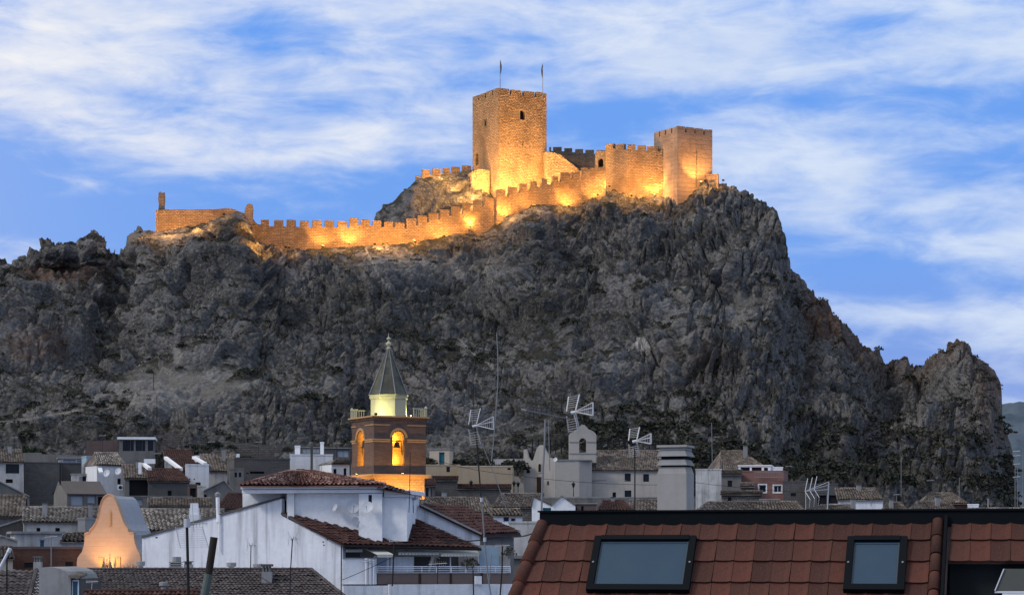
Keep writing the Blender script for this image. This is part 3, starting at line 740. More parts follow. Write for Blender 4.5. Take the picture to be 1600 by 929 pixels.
# gate turret with an arched doorway
gt = P(930, 236, 450); gO = Vector((gt.x, gt.y, 0)); ge1, ge2 = frame2(gO, R(-12))
g_root = thing('castle_gate_turret', 'round-cornered gate turret with an arched doorway beside the high curtain wall', 'castle turret', (gt.x, gt.y, Zv(300, 450)))
A = on_plane(934.5, 261, gO, ge2); B = on_plane(942.5, 247, gO, ge2); W_ = 2.35
mb = MB(); facade(mb, gO, ge1, ge2, W_, Zv(310, 450), gt.z, [((A - gO).dot(ge1), (B - gO).dot(ge1), A.z, B.z, True)], 1.2)
a = gO + ge1 * W_; b = a + ge2 * 3; d = gO + ge2 * 3
for p, q in ((gO, d), (a, b), (d, b)): mb.quad((p.x, p.y, Zv(310, 450)), (q.x, q.y, Zv(310, 450)), (q.x, q.y, gt.z), (p.x, p.y, gt.z))
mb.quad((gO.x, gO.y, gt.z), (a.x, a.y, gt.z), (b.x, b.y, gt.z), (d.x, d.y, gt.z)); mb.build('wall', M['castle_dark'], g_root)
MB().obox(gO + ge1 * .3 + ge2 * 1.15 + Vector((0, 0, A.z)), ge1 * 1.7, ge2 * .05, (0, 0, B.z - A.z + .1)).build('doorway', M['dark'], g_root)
wall_poly('castle_ramp', 'pale sloping ramp wall glowing in floodlight just right of the keep', [(852, 292), (852, 237), (862, 238), (875, 241), (908, 268), (912, 292)], 3.0, M['castle'], 6, Y=447)
wall_poly('castle_bastion', 'low stone bastion on the rock at the keep\'s left foot', [(737, 318), (737, 268), (748, 264.5), (765, 266), (765, 318)], 3.5, M['castle'], 14, Y=446.5)
# small wall left of the keep
KM = [(649.5, 657.5, 274.5), (660, 672.5, 265), (676, 688.5, 263.5), (692.5, 702.5, 261.5), (706, 718.5, 260.5), (722.5, 736, 258.5)]
merlon_wall('castle_wall', 'short battlement wall on the rock to the left of the keep', KM, lerp(([649, 737], [452, 455])), 8, M['castle'], lerp(([649, 660, 737], [281, 276, 272])))
# western enclosure
we, _, _, _ = wall_poly('castle_wall', 'plain roofless enclosure wall at the left end of the ridge, lit orange', [(243.5, 384), (243.5, 328), (262, 327), (300, 327.5), (340, 326.5), (352, 325.2), (362, 325.6), (376, 331), (388, 336), (388, 384)], 1.2, M['castle'], 3, Y=419)
o = P(243.5, 328, 419); 
MB().prism([o + Vector((.0, .02, .0)), o + Vector((0, 7, .3)), o + Vector((0, 7, -7)), o + Vector((0, .02, -7))], (.9, 0, 0)).build('return_wall', M['castle'], we)
def ruin_stub(u0, u1, v0, v1, Y, label, ragged):
    r_ = thing('ruined_pillar', label, 'ruin', P((u0 + u1) / 2, v1, Y), None)
    pts = [P(u0, v1, Y)] + [P(u0 + (u1 - u0) * a, v0 + (v1 - v0) * b, Y) for a, b in ragged] + [P(u1, v1, Y)]
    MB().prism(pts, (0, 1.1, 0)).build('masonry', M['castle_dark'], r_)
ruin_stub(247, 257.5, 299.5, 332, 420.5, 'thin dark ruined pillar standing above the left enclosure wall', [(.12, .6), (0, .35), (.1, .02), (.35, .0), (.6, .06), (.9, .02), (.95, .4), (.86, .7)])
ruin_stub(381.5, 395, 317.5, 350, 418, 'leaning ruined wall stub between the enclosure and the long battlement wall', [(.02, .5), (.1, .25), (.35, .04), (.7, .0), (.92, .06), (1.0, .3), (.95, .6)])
wall_poly('castle_annexe', 'low plain wall against the right tower\'s foot', [(1104, 300), (1104, 272), (1122, 271), (1122, 300)], 2.0, M['castle_smooth'], -10, Y=443)

wall_poly('castle_wall', 'short broken wall end linking the ruined stub to the long battlement wall', [(391, 378), (391, 343), (395, 341), (399, 347), (403, 350), (409, 351), (409, 392)], 1.0, M['castle'], 2, Y=419.6)
# floodlights at the foot of the walls
KP = 2.1
def flood(u, v, tu, tv, tY, power, cone=95, off=1.5, lab=None, up=.7, col=(1.0, .46, .10), nm='castle_floodlight', pos=None, grp='floodlights at the foot of the castle walls', size=.2, fx=True, blend=.6):
    p, n = (pick(u, v) if pos is None else (pos, None))
    p = p + Vector((0, -off, up)); tgt = P(tu, tv, tY); d = (tgt - p).normalized()
    if fx:
        r_ = thing(nm, lab or 'small warm floodlight on the rock aimed up at the castle wall', 'floodlight', p, grp)
        q = d.to_track_quat('-Z', 'Y').to_matrix().to_4x4(); T = Matrix.Translation(p) @ q
        b = MB().box(-.22, -.16, .02, .22, .16, .22); b.tube((0, 0, .1), (0, -.05, .1), .03)
        b.v = [tuple(T @ Vector(c)) for c in b.v]; b.build('housing', M['black_metal'], r_)
        b = MB().box(-.19, -.13, -.005, .19, .13, .015); b.v = [tuple(T @ Vector(c)) for c in b.v]; b.build('lens', M['lens'], r_)
        b = MB().tube(p + Vector((0, 0, -.1)), p + Vector((0, .05, -.6)), .03, 5); b.build('bracket', M['black_metal'], r_)
    l = bpy.data.lights.new('floodlight_beam', 'SPOT'); l.energy = power * KP; l.color = col; l.spot_size = R(cone); l.spot_blend = blend; l.shadow_soft_size = size
    o = bpy.data.objects.new('floodlight_beam', l); COL.objects.link(o); o.location = p + d * .12; o.rotation_euler = d.to_track_quat('-Z', 'Y').to_euler()
    if fx: o.parent = r_; o.location = d * .12
    l2 = bpy.data.lights.new('added_spill_lamp', 'POINT'); l2.energy = power * KP * .32; l2.color = col; l2.shadow_soft_size = .2  # added point lamp, evens the wash and brightens the rock around
    o2 = bpy.data.objects.new('added_spill_lamp', l2); COL.objects.link(o2); o2.location = p + Vector((0, -.35, .45))
    if fx: o2.parent = r_; o2.location = Vector((0, -.35, .45))

FL = [(223, 371, 228, 352, 419, 250, 130), (262, 370, 262, 345, 419, 900, 120), (300, 362, 306, 340, 419, 900, 120), (316, 358, 318, 340, 419, 700, 120), (352, 340, 353, 325, 419, 260, 120), (403, 362, 412, 352, 420.3, 700, 120),
      (455, 392, 440, 372, 421, 380, 110), (505, 389, 505, 362, 423, 1400, 105), (547, 385, 547, 362, 425, 1500, 100), (604, 386, 612, 364, 426, 900, 110), (588, 388, 585, 366, 426, 700, 110), (650, 383, 648, 360, 427, 1100, 120), (694, 373, 694, 352, 428, 1400, 120),
      (735, 358, 735, 332, 429, 1300, 120), (790, 343, 788, 315, 430.5, 1800, 120), (835, 326, 832, 300, 433, 1300, 110), (888, 327, 887, 300, 437, 1700, 110), (932, 310, 928, 290, 440, 900, 120), (954, 296, 958, 270, 447, 1500, 110),
      (988, 311, 985, 280, 446, 1500, 115), (1021, 309, 1019, 275, 444.5, 2200, 110), (1092, 290, 1088, 245, 442, 2600, 90), (1128, 287, 1120, 280, 443, 300, 120)]
FLAB = ['lowest lamp at the far left, below the rocks of the ridge end', 'at the left corner foot of the plain enclosure wall', 'at the middle foot of the plain enclosure wall', 'just right of the middle of the enclosure wall foot', 'on the boulder under the right end of the enclosure wall', 'beside the ruined wall stub, lighting the start of the battlements', 'on the rock below the second merlon of the long wall', 'below the fourth merlon group of the long battlement wall', 'small bright lamp tight under the middle of the long battlement wall', 'right of the rocky niche under the long battlement wall', 'left of the rocky niche under the long battlement wall', 'under the rising middle part of the battlement wall', 'where the battlement wall starts to climb', 'near the top of the climbing battlement wall, below the bastion', 'under the stepped wall directly below the keep', "on the rock right below the keep's right corner", 'under the plain turret right of the keep', "on the rock at the turret's right edge", 'in the corner between turret and high curtain wall', 'at the left foot of the high curtain wall', 'at the middle of the high curtain wall, right of two', 'at the front foot of the right-hand tower', 'outermost lamp at the right end of the castle']
for f_, l_ in zip(FL, FLAB): flood(*f_, lab='warm floodlight ' + l_)
# lamps that light rocks: the round lit recess and small rock niches
for (u, v, tu, tv, pw), l_ in zip(((408, 402, 405, 388, 260), (457, 394, 453, 384, 70), (600, 392, 600, 384, 90), (652, 386, 648, 378, 80), (724, 322, 726, 310, 420), (745, 320, 748, 300, 420), (712, 305, 712, 290, 260), (815, 332, 812, 324, 50)), ['below the big round lit recess in the rock', 'under the small lit hollow right of the round recess', 'in the middle lit rock niche under the long wall', 'in the right-hand lit rock niche under the long wall', 'on the lit ledge left of the keep, lower lamp', 'on the lit ledge left of the keep, nearest the keep', 'on the lit ledge left of the keep, upper lamp', "among rocks below the keep's right corner"]):
    tq, _ = pick(tu, tv, 3)
    flood(u, v, tu, tv, tq.y, 1.5 * {260: 620, 70: 220, 90: 300, 420: 420, 50: 110}.get(pw, 200) * (1.0 if tu > 700 else 1.15), 130, off=0, up=0, pos=tq + Vector((.3, -2.8 if pw == 260 and tu < 500 else -2.0, .35)), lab='warm rock floodlight ' + l_)
# strong lamps on the terrace before the keep (behind the stepped wall) and beside it
for (x, v, dY, tx, tv, pw, cn), l_ in zip(((800, 288, 437.0, 805, 205, 6400, 105), (835, 280, 439.0, 825, 195, 6400, 105), (772, 300, 437, 770, 230, 3000, 105), (748, 290, 441.5, 750, 210, 5600, 110), (866, 284, 441.5, 878, 255, 2200, 110), (730, 300, 440, 738, 268, 1500, 120), (690, 290, 446, 690, 262, 1400, 120)), ['in the middle of the wide keep face', 'towards the right edge of the wide keep face', "under the keep's near corner", 'on the narrow left side of the keep', 'lighting the sloping ramp wall', 'lighting the low bastion left of the keep', 'lighting the short wall left of the keep']):
    pz = hillz(X(x, dY), dY); pp = Vector((X(x, dY), dY, pz + (.2 if x != 690 else 2.2)))
    flood(0, 0, tx, tv, 450, pw * 2.0, cn, off=0, pos=pp, col=(1.0, .52, .15), lab='strong floodlight ' + l_, grp='floodlights at the foot of the keep')

# ---------------------------------------------------------------- scrub on the hill
def leaf_blob(seed, n=80, flat=.62, ls=.20):
    r = np.random.default_rng(seed); V = []; Qf = []
    lob = r.normal(size=(5, 3)); lob /= np.linalg.norm(lob, axis=1)[:, None]
    for i in range(n):
        d = r.normal(size=3); d /= np.linalg.norm(d); d[2] = abs(d[2]) * 1.0 - .12
        rad = (.55 + .45 * r.random()) * (.75 + .35 * max(0, (lob @ d).max()))
        c = d * rad * np.array([1, 1, flat]); a = r.normal(size=3); a /= np.linalg.norm(a); b = np.cross(a, r.normal(size=3)); b /= np.linalg.norm(b)
        s = ls * (.6 + .8 * r.random()); k0 = len(V)
        V += [c - a * s, c + b * s * .6, c + a * s, c - b * s * .6]; Qf.append([k0, k0 + 1, k0 + 2, k0 + 3])
    return np.array(V), np.array(Qf)
def leafmat(name, a, b_):
    m, q, b = base_mat(name, .8); n = q.noise(q.tc('Object'), 1.1, 4); oi = q.new('ShaderNodeObjectInfo')
    c = q.mix(q.rng(n, .35, .65), a, b_); q.put(b.inputs['Base Color'], q.mix(q.math('MULTIPLY', oi.outputs['Random'], .5), c, tuple(x * .6 for x in a))); return m
M['leaf'] = leafmat('dark_scrub_leaves', (.020, .023, .016), (.045, .048, .033)); M['leaf_dry'] = leafmat('dry_grass_scrub', (.045, .042, .028), (.08, .074, .05)); M['leaf_green'] = leafmat('green_leaves', (.025, .038, .02), (.05, .062, .034))
vis = np.nonzero((HN[:, 2] > .25) & (row < N1 - 4) & (HU > -20) & (HU < 1600))[0]
dens = .25 + sstep(fbm(HP[vis] * .045 + 70, 4), -.05, .35) * 1.6 + veg[vis] * 1.2 + .9 * sstep(HU[vis], 850, 1000) * sstep(HV[vis], 610, 670)
dens *= np.clip((HN[vis, 2] - .25) * 1.6, 0, 1.2) * (1 - .92 * sstep(scree[vis], .1, .3)) * (1 - sstep(patch[vis], .1, .3)) * (1 - sstep(paths[vis], .1, .4))
wl = sstep(HU[vis], 200, 250) * (1 - sstep(HU[vis], 1110, 1140)); dens *= 1 - wl * (1 - sstep(HV[vis] - np.interp(HU[vis], *CR), 12, 30))
ch = RNG.choice(vis, 6500, replace=False, p=dens / dens.sum())
vars_ = [leaf_blob(s, 46) for s in range(6)]
hero = [np_mesh('shrub_leaves', *leaf_blob(40 + s, 150, .7, .15), M['leaf'], link_it=False) for s in range(4)]
AV = []; AQ = []; nb = 0; dry = [[], [], 0]
hi = 0
for c_, i in enumerate(ch):
    r_ = RNG.random(); s = .35 + .75 * r_ ** 2.2
    if HU[i] > 900 and HV[i] > 625: s *= 1.7
    if c_ < 240 and RNG.random() < .95:
        s = .8 + .9 * r_
        o = link('shrub', hero[hi % 4], None, Matrix.Translation(Vector(HP[i].tolist())) @ Matrix.Rotation(RNG.random() * 6.28, 4, 'Z') @ Matrix.Diagonal((s, s, s * (.7 + .5 * RNG.random()), 1)))
        tag(o, 'low dark green shrub rooted among the grey rocks of the castle hill', 'shrub', 'shrubs on the castle hillside'); hi += 1; continue
    v_, q_ = vars_[c_ % 6]; a = RNG.random() * 6.28
    rot = np.array([[math.cos(a), -math.sin(a), 0], [math.sin(a), math.cos(a), 0], [0, 0, 1]])
    vv_ = v_ @ rot.T * s * np.array([1, 1, .6 + .6 * RNG.random()]) + HP[i]
    if c_ % 4 == 0: dry[0].append(vv_); dry[1].append(q_ + dry[2]); dry[2] += len(v_)
    else: AV.append(vv_); AQ.append(q_ + nb); nb += len(v_)
tag(np_mesh('scrub', np.concatenate(AV), np.concatenate(AQ), M['leaf']), kind='stuff')
tag(np_mesh('dry_grass', np.concatenate(dry[0]), np.concatenate(dry[1]), M['leaf_dry']), kind='stuff')

# ---------------------------------------------------------------- roofs of small clay tiles and houses
def tiles(eL, eR, rR, rL, mat, parent, pitch=.30, row=.42, amp=.085, name='roof_tiles', seed=3):
    eL, eR, rR, rL = [np.array(tuple(p), float) for p in (eL, eR, rR, rL)]
    n = max(2, int(round(np.linalg.norm(eR - eL) / pitch))); L = np.linalg.norm((rL + rR) / 2 - (eL + eR) / 2); m = max(2, int(round(L / row)))
    n = min(n, 90); m = min(m, 26)
    prof = np.array([0, .8, 1, .8, 0, -.35]) * amp; K = 6
    s = np.arange(n * K + 1) / (n * K); hp = np.append(np.tile(prof, n), 0.0)
    r = np.random.default_rng(seed + n)
    nrm = np.cross(eR - eL, (rL + rR) / 2 - (eL + eR) / 2); nrm /= np.linalg.norm(nrm)
    if nrm[2] < 0: nrm = -nrm
    V = []; UV = []; Qs = []
    for j in range(m):
        jt = np.repeat(r.normal(0, .012, n), K); jt = np.append(jt, jt[-1])
        je = np.repeat(r.normal(0, .02, n), K); je = np.append(je, je[-1])
        for e in (0, 1):
            t = (j + e * 1.04) / m
            tt = t - je * (1 - e) / max(L, .5)
            a = eL[None] + (eR - eL)[None] * s[:, None]; b = rL[None] + (rR - rL)[None] * s[:, None]
            p = a + (b - a) * tt[:, None] + nrm[None] * (hp + jt + .05 + (.045 if e == 0 else 0.0))[:, None]
            V.append(p); UV.append(np.stack([np.minimum(s * n + .001, n - .01), np.full(len(s), j + .5)], 1))
    V = np.concatenate(V); UV = np.concatenate(UV); c = n * K + 1
    for j in range(m):
        b0 = j * 2 * c; i = np.arange(c - 1); Qs.append(np.stack([b0 + i, b0 + i + 1, b0 + c + i + 1, b0 + c + i], 1))
    Q_ = np.concatenate(Qs)
    # uv per corner must stay inside one tile: shift with face average
    me = np_mesh(name, V, Q_, mat, base=wloc(parent), parent=parent)
    l = me.data.uv_layers.new(name='UVMap'); uu = UV[Q_]; uu[..., 0] = np.floor(uu[..., 0].mean(1, keepdims=True)) + .5; l.data.foreach_set('uv', uu.astype(np.float32).ravel())
    me['kind'] = 'stuff'
    return me
def opening(root, o, a1, a2, h, style, dep):
    """frame and pane (or leaf) in the hole h = (x0,x1,z0,z1)"""
    x0, x1, z0, z1 = h[:4]; fr = min(.07, (x1 - x0) * .16); Zu = Vector((0, 0, 1)); o = Vector((o.x, o.y, 0))
    fm = {'glass': 'white_metal', 'dark': 'wood', 'shutter': 'metal', 'frame': 'white_metal', 'teal': 'teal', 'blue': 'white_metal', 'open': 'dark', 'black': 'black_metal', 'curtain': 'metal'}[style]
    pm = {'glass': 'glass', 'dark': 'dark', 'shutter': 'shutter', 'frame': 'glass', 'teal': 'teal', 'blue': 'blue_door', 'open': 'dark', 'black': 'glass', 'curtain': 'shutter'}[style]
    d0 = dep * .62; nm = 'door' if style in ('teal', 'blue') else 'window'
    if style == 'open':
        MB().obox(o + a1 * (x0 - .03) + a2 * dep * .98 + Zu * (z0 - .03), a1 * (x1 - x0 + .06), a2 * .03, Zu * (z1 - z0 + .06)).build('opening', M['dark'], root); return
    b = MB()
    b.obox(o + a1 * (x0 + .002) + a2 * d0 + Zu * (z0 + .002), a1 * fr, a2 * .06, Zu * (z1 - z0 - .004)); b.obox(o + a1 * (x1 - fr - .002) + a2 * d0 + Zu * (z0 + .002), a1 * fr, a2 * .06, Zu * (z1 - z0 - .004))
    b.obox(o + a1 * (x0 + fr) + a2 * d0 + Zu * (z1 - fr), a1 * (x1 - x0 - 2 * fr), a2 * .06, Zu * (fr - .002)); b.obox(o + a1 * (x0 + fr) + a2 * d0 + Zu * (z0 + .002), a1 * (x1 - x0 - 2 * fr), a2 * .06, Zu * fr)
    if x1 - x0 > .9 and style != 'shutter': b.obox(o + a1 * ((x0 + x1) / 2 - fr / 2) + a2 * d0 + Zu * (z0 + fr), a1 * fr, a2 * .05, Zu * (z1 - z0 - 2 * fr))
    fo = b.build(nm, M[fm], root)
    p = MB(); p.obox(o + a1 * x0 + a2 * (d0 + .065) + Zu * z0, a1 * (x1 - x0), a2 * .03, Zu * (z1 - z0))
    if style == 'shutter':
        for q in range(int((z1 - z0) / .16)): p.obox(o + a1 * (x0 + fr) + a2 * (d0 + .045) + Zu * (z0 + fr + q * .16), a1 * (x1 - x0 - 2 * fr), a2 * .02, Zu * .13)
    p.build('pane' if nm == 'window' else 'leaf', M[pm], fo)
HOUSES = {}
def house(label, u0, u1, ve, Y, wall, roof=('flat',), D=6.0, yaw=0.0, wins=(), name='house', cat='house', group=None, dep=.22, side=None, zdown=None, surr=None):
    yaw = yaw - math.degrees(math.atan(((u0 + u1) / 2 - 800) / F)) * 1.12
    c = P(u0, ve, Y); e1, e2 = frame2(c, R(yaw)); O = Vector((c.x, c.y, 0)); B = on_plane(u1, ve, O, e2); w = (B - O).dot(e1); zf = c.z
    zg = ground(c.x, c.y + D) - 3.5 if zdown is None else zdown
    zg = min(zg, zf - 2)
    root = thing(name, label, cat, (O.x + e1.x * w / 2, O.y + e1.y * w / 2, zg), group)
    holes = []
    for q in wins:
        A_ = on_plane(q[0], q[3], O, e2); B_ = on_plane(q[2], q[1], O, e2)
        x0, x1 = max(.04, (A_ - O).dot(e1)), min(w - .04, (B_ - O).dot(e1))
        holes.append((x0, x1, A_.z, min(B_.z, zf - .04), len(q) > 5 and q[5]))
    mb = MB(); facade(mb, O, e1, e2, w, zg, zf, holes, dep)
    kind = roof[0]; Zu = Vector((0, 0, 1))
    def W3(x, y, z): return O + e1 * x + e2 * y + Zu * z
    if kind in ('shed', 'hip'):
        vr = roof[1]; rm = W3(w / 2, D, 0); zr = Zv(vr, rm.y); D2 = roof[4] if len(roof) > 4 and roof[4] else D * .5
        poly = [W3(0, 0, zg), W3(0, 0, zf), W3(0, D, zr), W3(0, D + D2, zf), W3(0, D + D2, zg)]
        if kind == 'hip':
            poly = [W3(0, 0, zg), W3(0, 0, zf), W3(0, D + D2, zf), W3(0, D + D2, zg)]
        ur = roof[3] if len(roof) > 3 and roof[3] else None
        if ur:
            rx = [(on_plane(q, vr, W3(0, D, 0), e2) - W3(0, D, 0)).dot(e1) for q in ur]
        else: rx = [0, w]
        low = [W3(0, 0, zg), W3(0, 0, zf), W3(0, D + D2, zf), W3(0, D + D2, zg)]
        hl, hr = rx[0] > .6, rx[1] < w - .6
        mb.quad(*(low if hl else poly)); mb.quad(*[p + e1 * w for p in reversed(low if hr else poly)]); mb.quad(W3(0, D + D2, zg), W3(0, D + D2, zf), W3(w, D + D2, zf), W3(w, D + D2, zg))
        mb.build('wall', wall, root)
        oh = .22; sl = (zr - zf) / D
        ur = roof[3] if len(roof) > 3 and roof[3] else None
        xl, xr = (-.12, w + .12)
        if kind == 'hip': xl_, xr_ = D * .8, w - D * .8
        elif ur: xl_ = (on_plane(ur[0], vr, W3(0, D, 0), e2) - W3(0, D, 0)).dot(e1); xr_ = (on_plane(ur[1], vr, W3(0, D, 0), e2) - W3(0, D, 0)).dot(e1)
        else: xl_, xr_ = xl, xr
        dz = .03
        deck = MB(); th = .08
        fr_ = [W3(xl, -oh, zf - oh * sl + dz), W3(xr, -oh, zf - oh * sl + dz), W3(xr_, D, zr + dz), W3(xl_, D, zr + dz)]
        bk_ = [W3(xr, D + D2 + oh, zf + dz), W3(xl, D + D2 + oh, zf + dz), W3(xl_, D, zr + dz), W3(xr_, D, zr + dz)]
        deck.prism(fr_, (0, 0, -th)); deck.quad(*bk_)
        if kind == 'hip' or hr: deck.quad(fr_[1], bk_[0], bk_[3])
        if kind == 'hip' or hl: deck.quad(fr_[0], fr_[3], bk_[1])
        deck.build('roof', roof[2] if roof[2].name.startswith('brown_sheet') else M['tile_brown'], root)
        if not roof[2].name.startswith('brown_sheet'):
            tiles(fr_[0], fr_[1], fr_[2], fr_[3], roof[2], root, seed=abs(int(u0)))
            rg = MB(); a_, b_ = fr_[3] + Zu * .05, fr_[2] + Zu * .05; nseg = max(2, int((b_ - a_).length / .45))
            for i in range(nseg): rg.tube(a_.lerp(b_, i / nseg), a_.lerp(b_, (i + 1.08) / nseg), .12, 6, .10)
            rg.build('ridge_tiles', roof[2], root, kind='stuff')
    elif kind == 'gable':
        ua, vr = roof[1], roof[2]; ap = on_plane(ua, vr, O, e2); xa = (ap - O).dot(e1); za = ap.z; zl, zr_ = zf, zf
        if len(roof) > 4: zr_ = on_plane(u1, roof[4], O, e2).z
        mb.quad(W3(0, 0, zf), W3(w, 0, zf), W3(w, 0, zr_) if zr_ > zf + .01 else W3(w, 0, zf), W3(xa, 0, za)) if zr_ > zf + .01 else mb.quad(W3(0, 0, zf), W3(w, 0, zf), W3(xa, 0, za))
        mb.quad(W3(0, 0, zg), W3(0, 0, zf), W3(0, D, zf), W3(0, D, zg)); mb.quad(W3(w, 0, zg), W3(w, 0, zr_), W3(w, D, zr_), W3(w, D, zg))
        mb.quad(W3(0, D, zg), W3(0, D, zf), W3(xa, D, za), W3(w, D, zr_), W3(w, D, zg)); mb.build('wall', wall, root)
        dk = MB(); oh = .15
        for x0, z0, x1, z1 in ((0, zf, xa, za), (xa, za, w, zr_)):
            if abs(x1 - x0) < .05: continue
            dk.prism([W3(x0, -oh, z0 + .02), W3(x1, -oh, z1 + .02), W3(x1, -oh, z1 + .14), W3(x0, -oh, z0 + .14)], e2 * (D + 2 * oh))
        dk.build('roof', roof[3], root)
    else:
        mb.quad(W3(0, 0, zg), W3(0, 0, zf), W3(0, D, zf), W3(0, D, zg)); mb.quad(W3(w, 0, zg), W3(w, 0, zf), W3(w, D, zf), W3(w, D, zg)); mb.quad(W3(0, D, zg), W3(0, D, zf), W3(w, D, zf), W3(w, D, zg))
        mb.quad(W3(0, 0, zf), W3(w, 0, zf), W3(w, D, zf), W3(0, D, zf)); mb.build('wall', wall, root)
        if kind == 'slab':
            oh = roof[1]; MB().obox(W3(-oh, -oh, zf + .004), e1 * (w + 2 * oh), e2 * (D + 2 * oh), Zu * roof[2]).build('roof', roof[3], root)
        elif kind == 'flat':
            cp = MB(); cm = roof[1] if len(roof) > 1 else wall; h = .16
            cp.obox(W3(-.04, -.04, zf + .003), e1 * (w + .08), e2 * .28, Zu * h); cp.obox(W3(-.04, .241, zf + .003), e1 * .25, e2 * (D - .3), Zu * h); cp.obox(W3(w - .21, .241, zf + .003), e1 * .25, e2 * (D - .3), Zu * h)
            cp.build('parapet', cm, root)
    for q, h in zip(wins, holes): opening(root, O, e1, e2, h, q[4], dep)
    if surr:
        for h in holes:
            if h[3] - h[2] < .3: continue
            s_ = MB(); t = .13
            for (x0, x1, z0, z1) in ((h[0] - t, h[0], h[2] - t, h[3] + t), (h[1], h[1] + t, h[2] - t, h[3] + t), (h[0], h[1], h[3], h[3] + t), (h[0], h[1], h[2] - t, h[2])):
                s_.obox(W3(x0, -.05, z0), e1 * (x1 - x0), e2 * .047, Zu * (z1 - z0))
            s_.build('window_surround', surr, root)
    return root, O, e1, e2, w, zf
def chim(root, u0, u1, v0, v1, Y, mat, cap=None, d=None, name='chimney'):
    a = P(u0, v1, Y); b = P(u1, v0, Y); w = b.x - a.x; d = d or w
    c = MB().box(a.x, a.y, a.z - .6, b.x, a.y + d, b.z).build(name, mat, root)
    if cap: MB().box(a.x - .08, a.y - .08, b.z + .004, b.x + .08, a.y + d + .08, b.z + .12).build('cap', cap, c)
    return c

# ---------------------------------------------------------------- church bell tower
M['brick_tower'] = masonry('tower_brown_brick', (.17, .112, .09), (.115, .08, .07), (.14, .10, .085), .5, .16, .02, .03, .35, .25, sharp=True)
M['brick_low'] = masonry('tower_lit_brick', (.52, .33, .17), (.44, .27, .14), (.33, .22, .12), .6, .3, .02, .04, .3, .1, sharp=True)  # brick as lit: lamp glow is put into this brighter orange colour
M['moulding'] = simple('ochre_stone_moulding', (.48, .30, .15), .85, 0, .2)
M['lantern'] = plaster('cream_lantern_panels', (.46, .45, .33), .3, .25, (.25, .23, .17))
M['spire'] = tilemat('weathered_metal_roof_sheets', (.055, .057, .045), (.075, .076, .058), (.10, .10, .075), .5)
M['bell'] = simple('dark_bronze_bell', (.05, .035, .02), .4, .6, .3)
TY = 260.0; ta = 26.5; c = P(584, 649.5, TY); TO = Vector((c.x, c.y, 0)); t1, t2 = frame2(TO, R(ta)); TS = 6.45
ztop = c.z; tower = thing('bell_tower', 'brown brick church bell tower with pointed grey spire, floodlit from below', 'bell tower', (c.x + t1.x * 3 + t2.x * 3, c.y + t1.y * 3 + t2.y * 3, Zv(880, TY)))
zl = Zv(741.5, TY)      # ledge between the shaft and the belfry
def hole_on(o, a1, a2, u0, v0, u1, v1):
    A = on_plane(u0, v1, o, a2); B = on_plane(u1, v0, o, a2); x = sorted([(A - o).dot(a1), (B - o).dot(a1)]); return (x[0], x[1], A.z, B.z, True)
hR = [hole_on(TO, t1, t2, 613.5, 673.5, 631.5, 726)]; hL = [hole_on(TO, t2, t1, 569, 674, 558.5, 727)]
mb = MB(); facade(mb, TO, t1, t2, TS, zl, ztop - .35, hR, .75); facade(mb, TO, t2, t1, TS, zl, ztop - .35, hL, .75)
a = TO + t1 * TS; b = a + t2 * TS; d = TO + t2 * TS; up = lambda p, z: (p.x, p.y, z)
mb.quad(up(a, zl), up(b, zl), up(b, ztop - .35), up(a, ztop - .35)); mb.quad(up(b, zl), up(d, zl), up(d, ztop - .35), up(b, ztop - .35))
mb.build('belfry', M['brick_tower'], tower)
def ring(o, s, z0, z1, out, mat, nm): MB().obox(o - t1 * out - t2 * out + Vector((0, 0, z0)), t1 * (s + 2 * out), t2 * (s + 2 * out), (0, 0, z1 - z0)).build(nm, mat, tower)
MB().obox(TO + t1 * .12 + t2 * .12 + Vector((0, 0, Zv(900, TY))), t1 * (TS - .24), t2 * (TS - .24), (0, 0, zl - Zv(900, TY) - .25)).build('shaft', M['brick_low'], tower)
ring(TO, TS, zl - .28, zl - .1, .25, M['moulding'], 'ledge'); ring(TO, TS, zl - .098, zl + .12, .42, M['moulding'], 'ledge')
ring(TO, TS, ztop - .349, ztop - .1, .14, M['brick_tower'], 'cornice'); ring(TO, TS, ztop - .098, ztop + .06, .32, M['moulding'], 'cornice')
def strip(z0, z1, out, nm, mat, cut=True):
    mb = MB()
    for o, a1, a2, hs in ((TO, t1, t2, hR), (TO, t2, t1, hL)):
        segs = [(0, TS)] if not cut else [(0, hs[0][0] - .35), (hs[0][1] + .35, TS)]
        for s0, s1 in segs: MB().obox(o + a1 * s0 - a2 * out + Vector((0, 0, z0)), a1 * (s1 - s0), a2 * (out - .003), (0, 0, z1 - z0)).build(nm, mat, tower)
strip(Zv(686.6, TY), Zv(684.8, TY), .16, 'string_course', M['moulding']); strip(Zv(689.6, TY), Zv(687.4, TY), .08, 'string_course', M['moulding'])
strip(Zv(663.5, TY), Zv(662, TY), .09, 'string_course', M['moulding'])
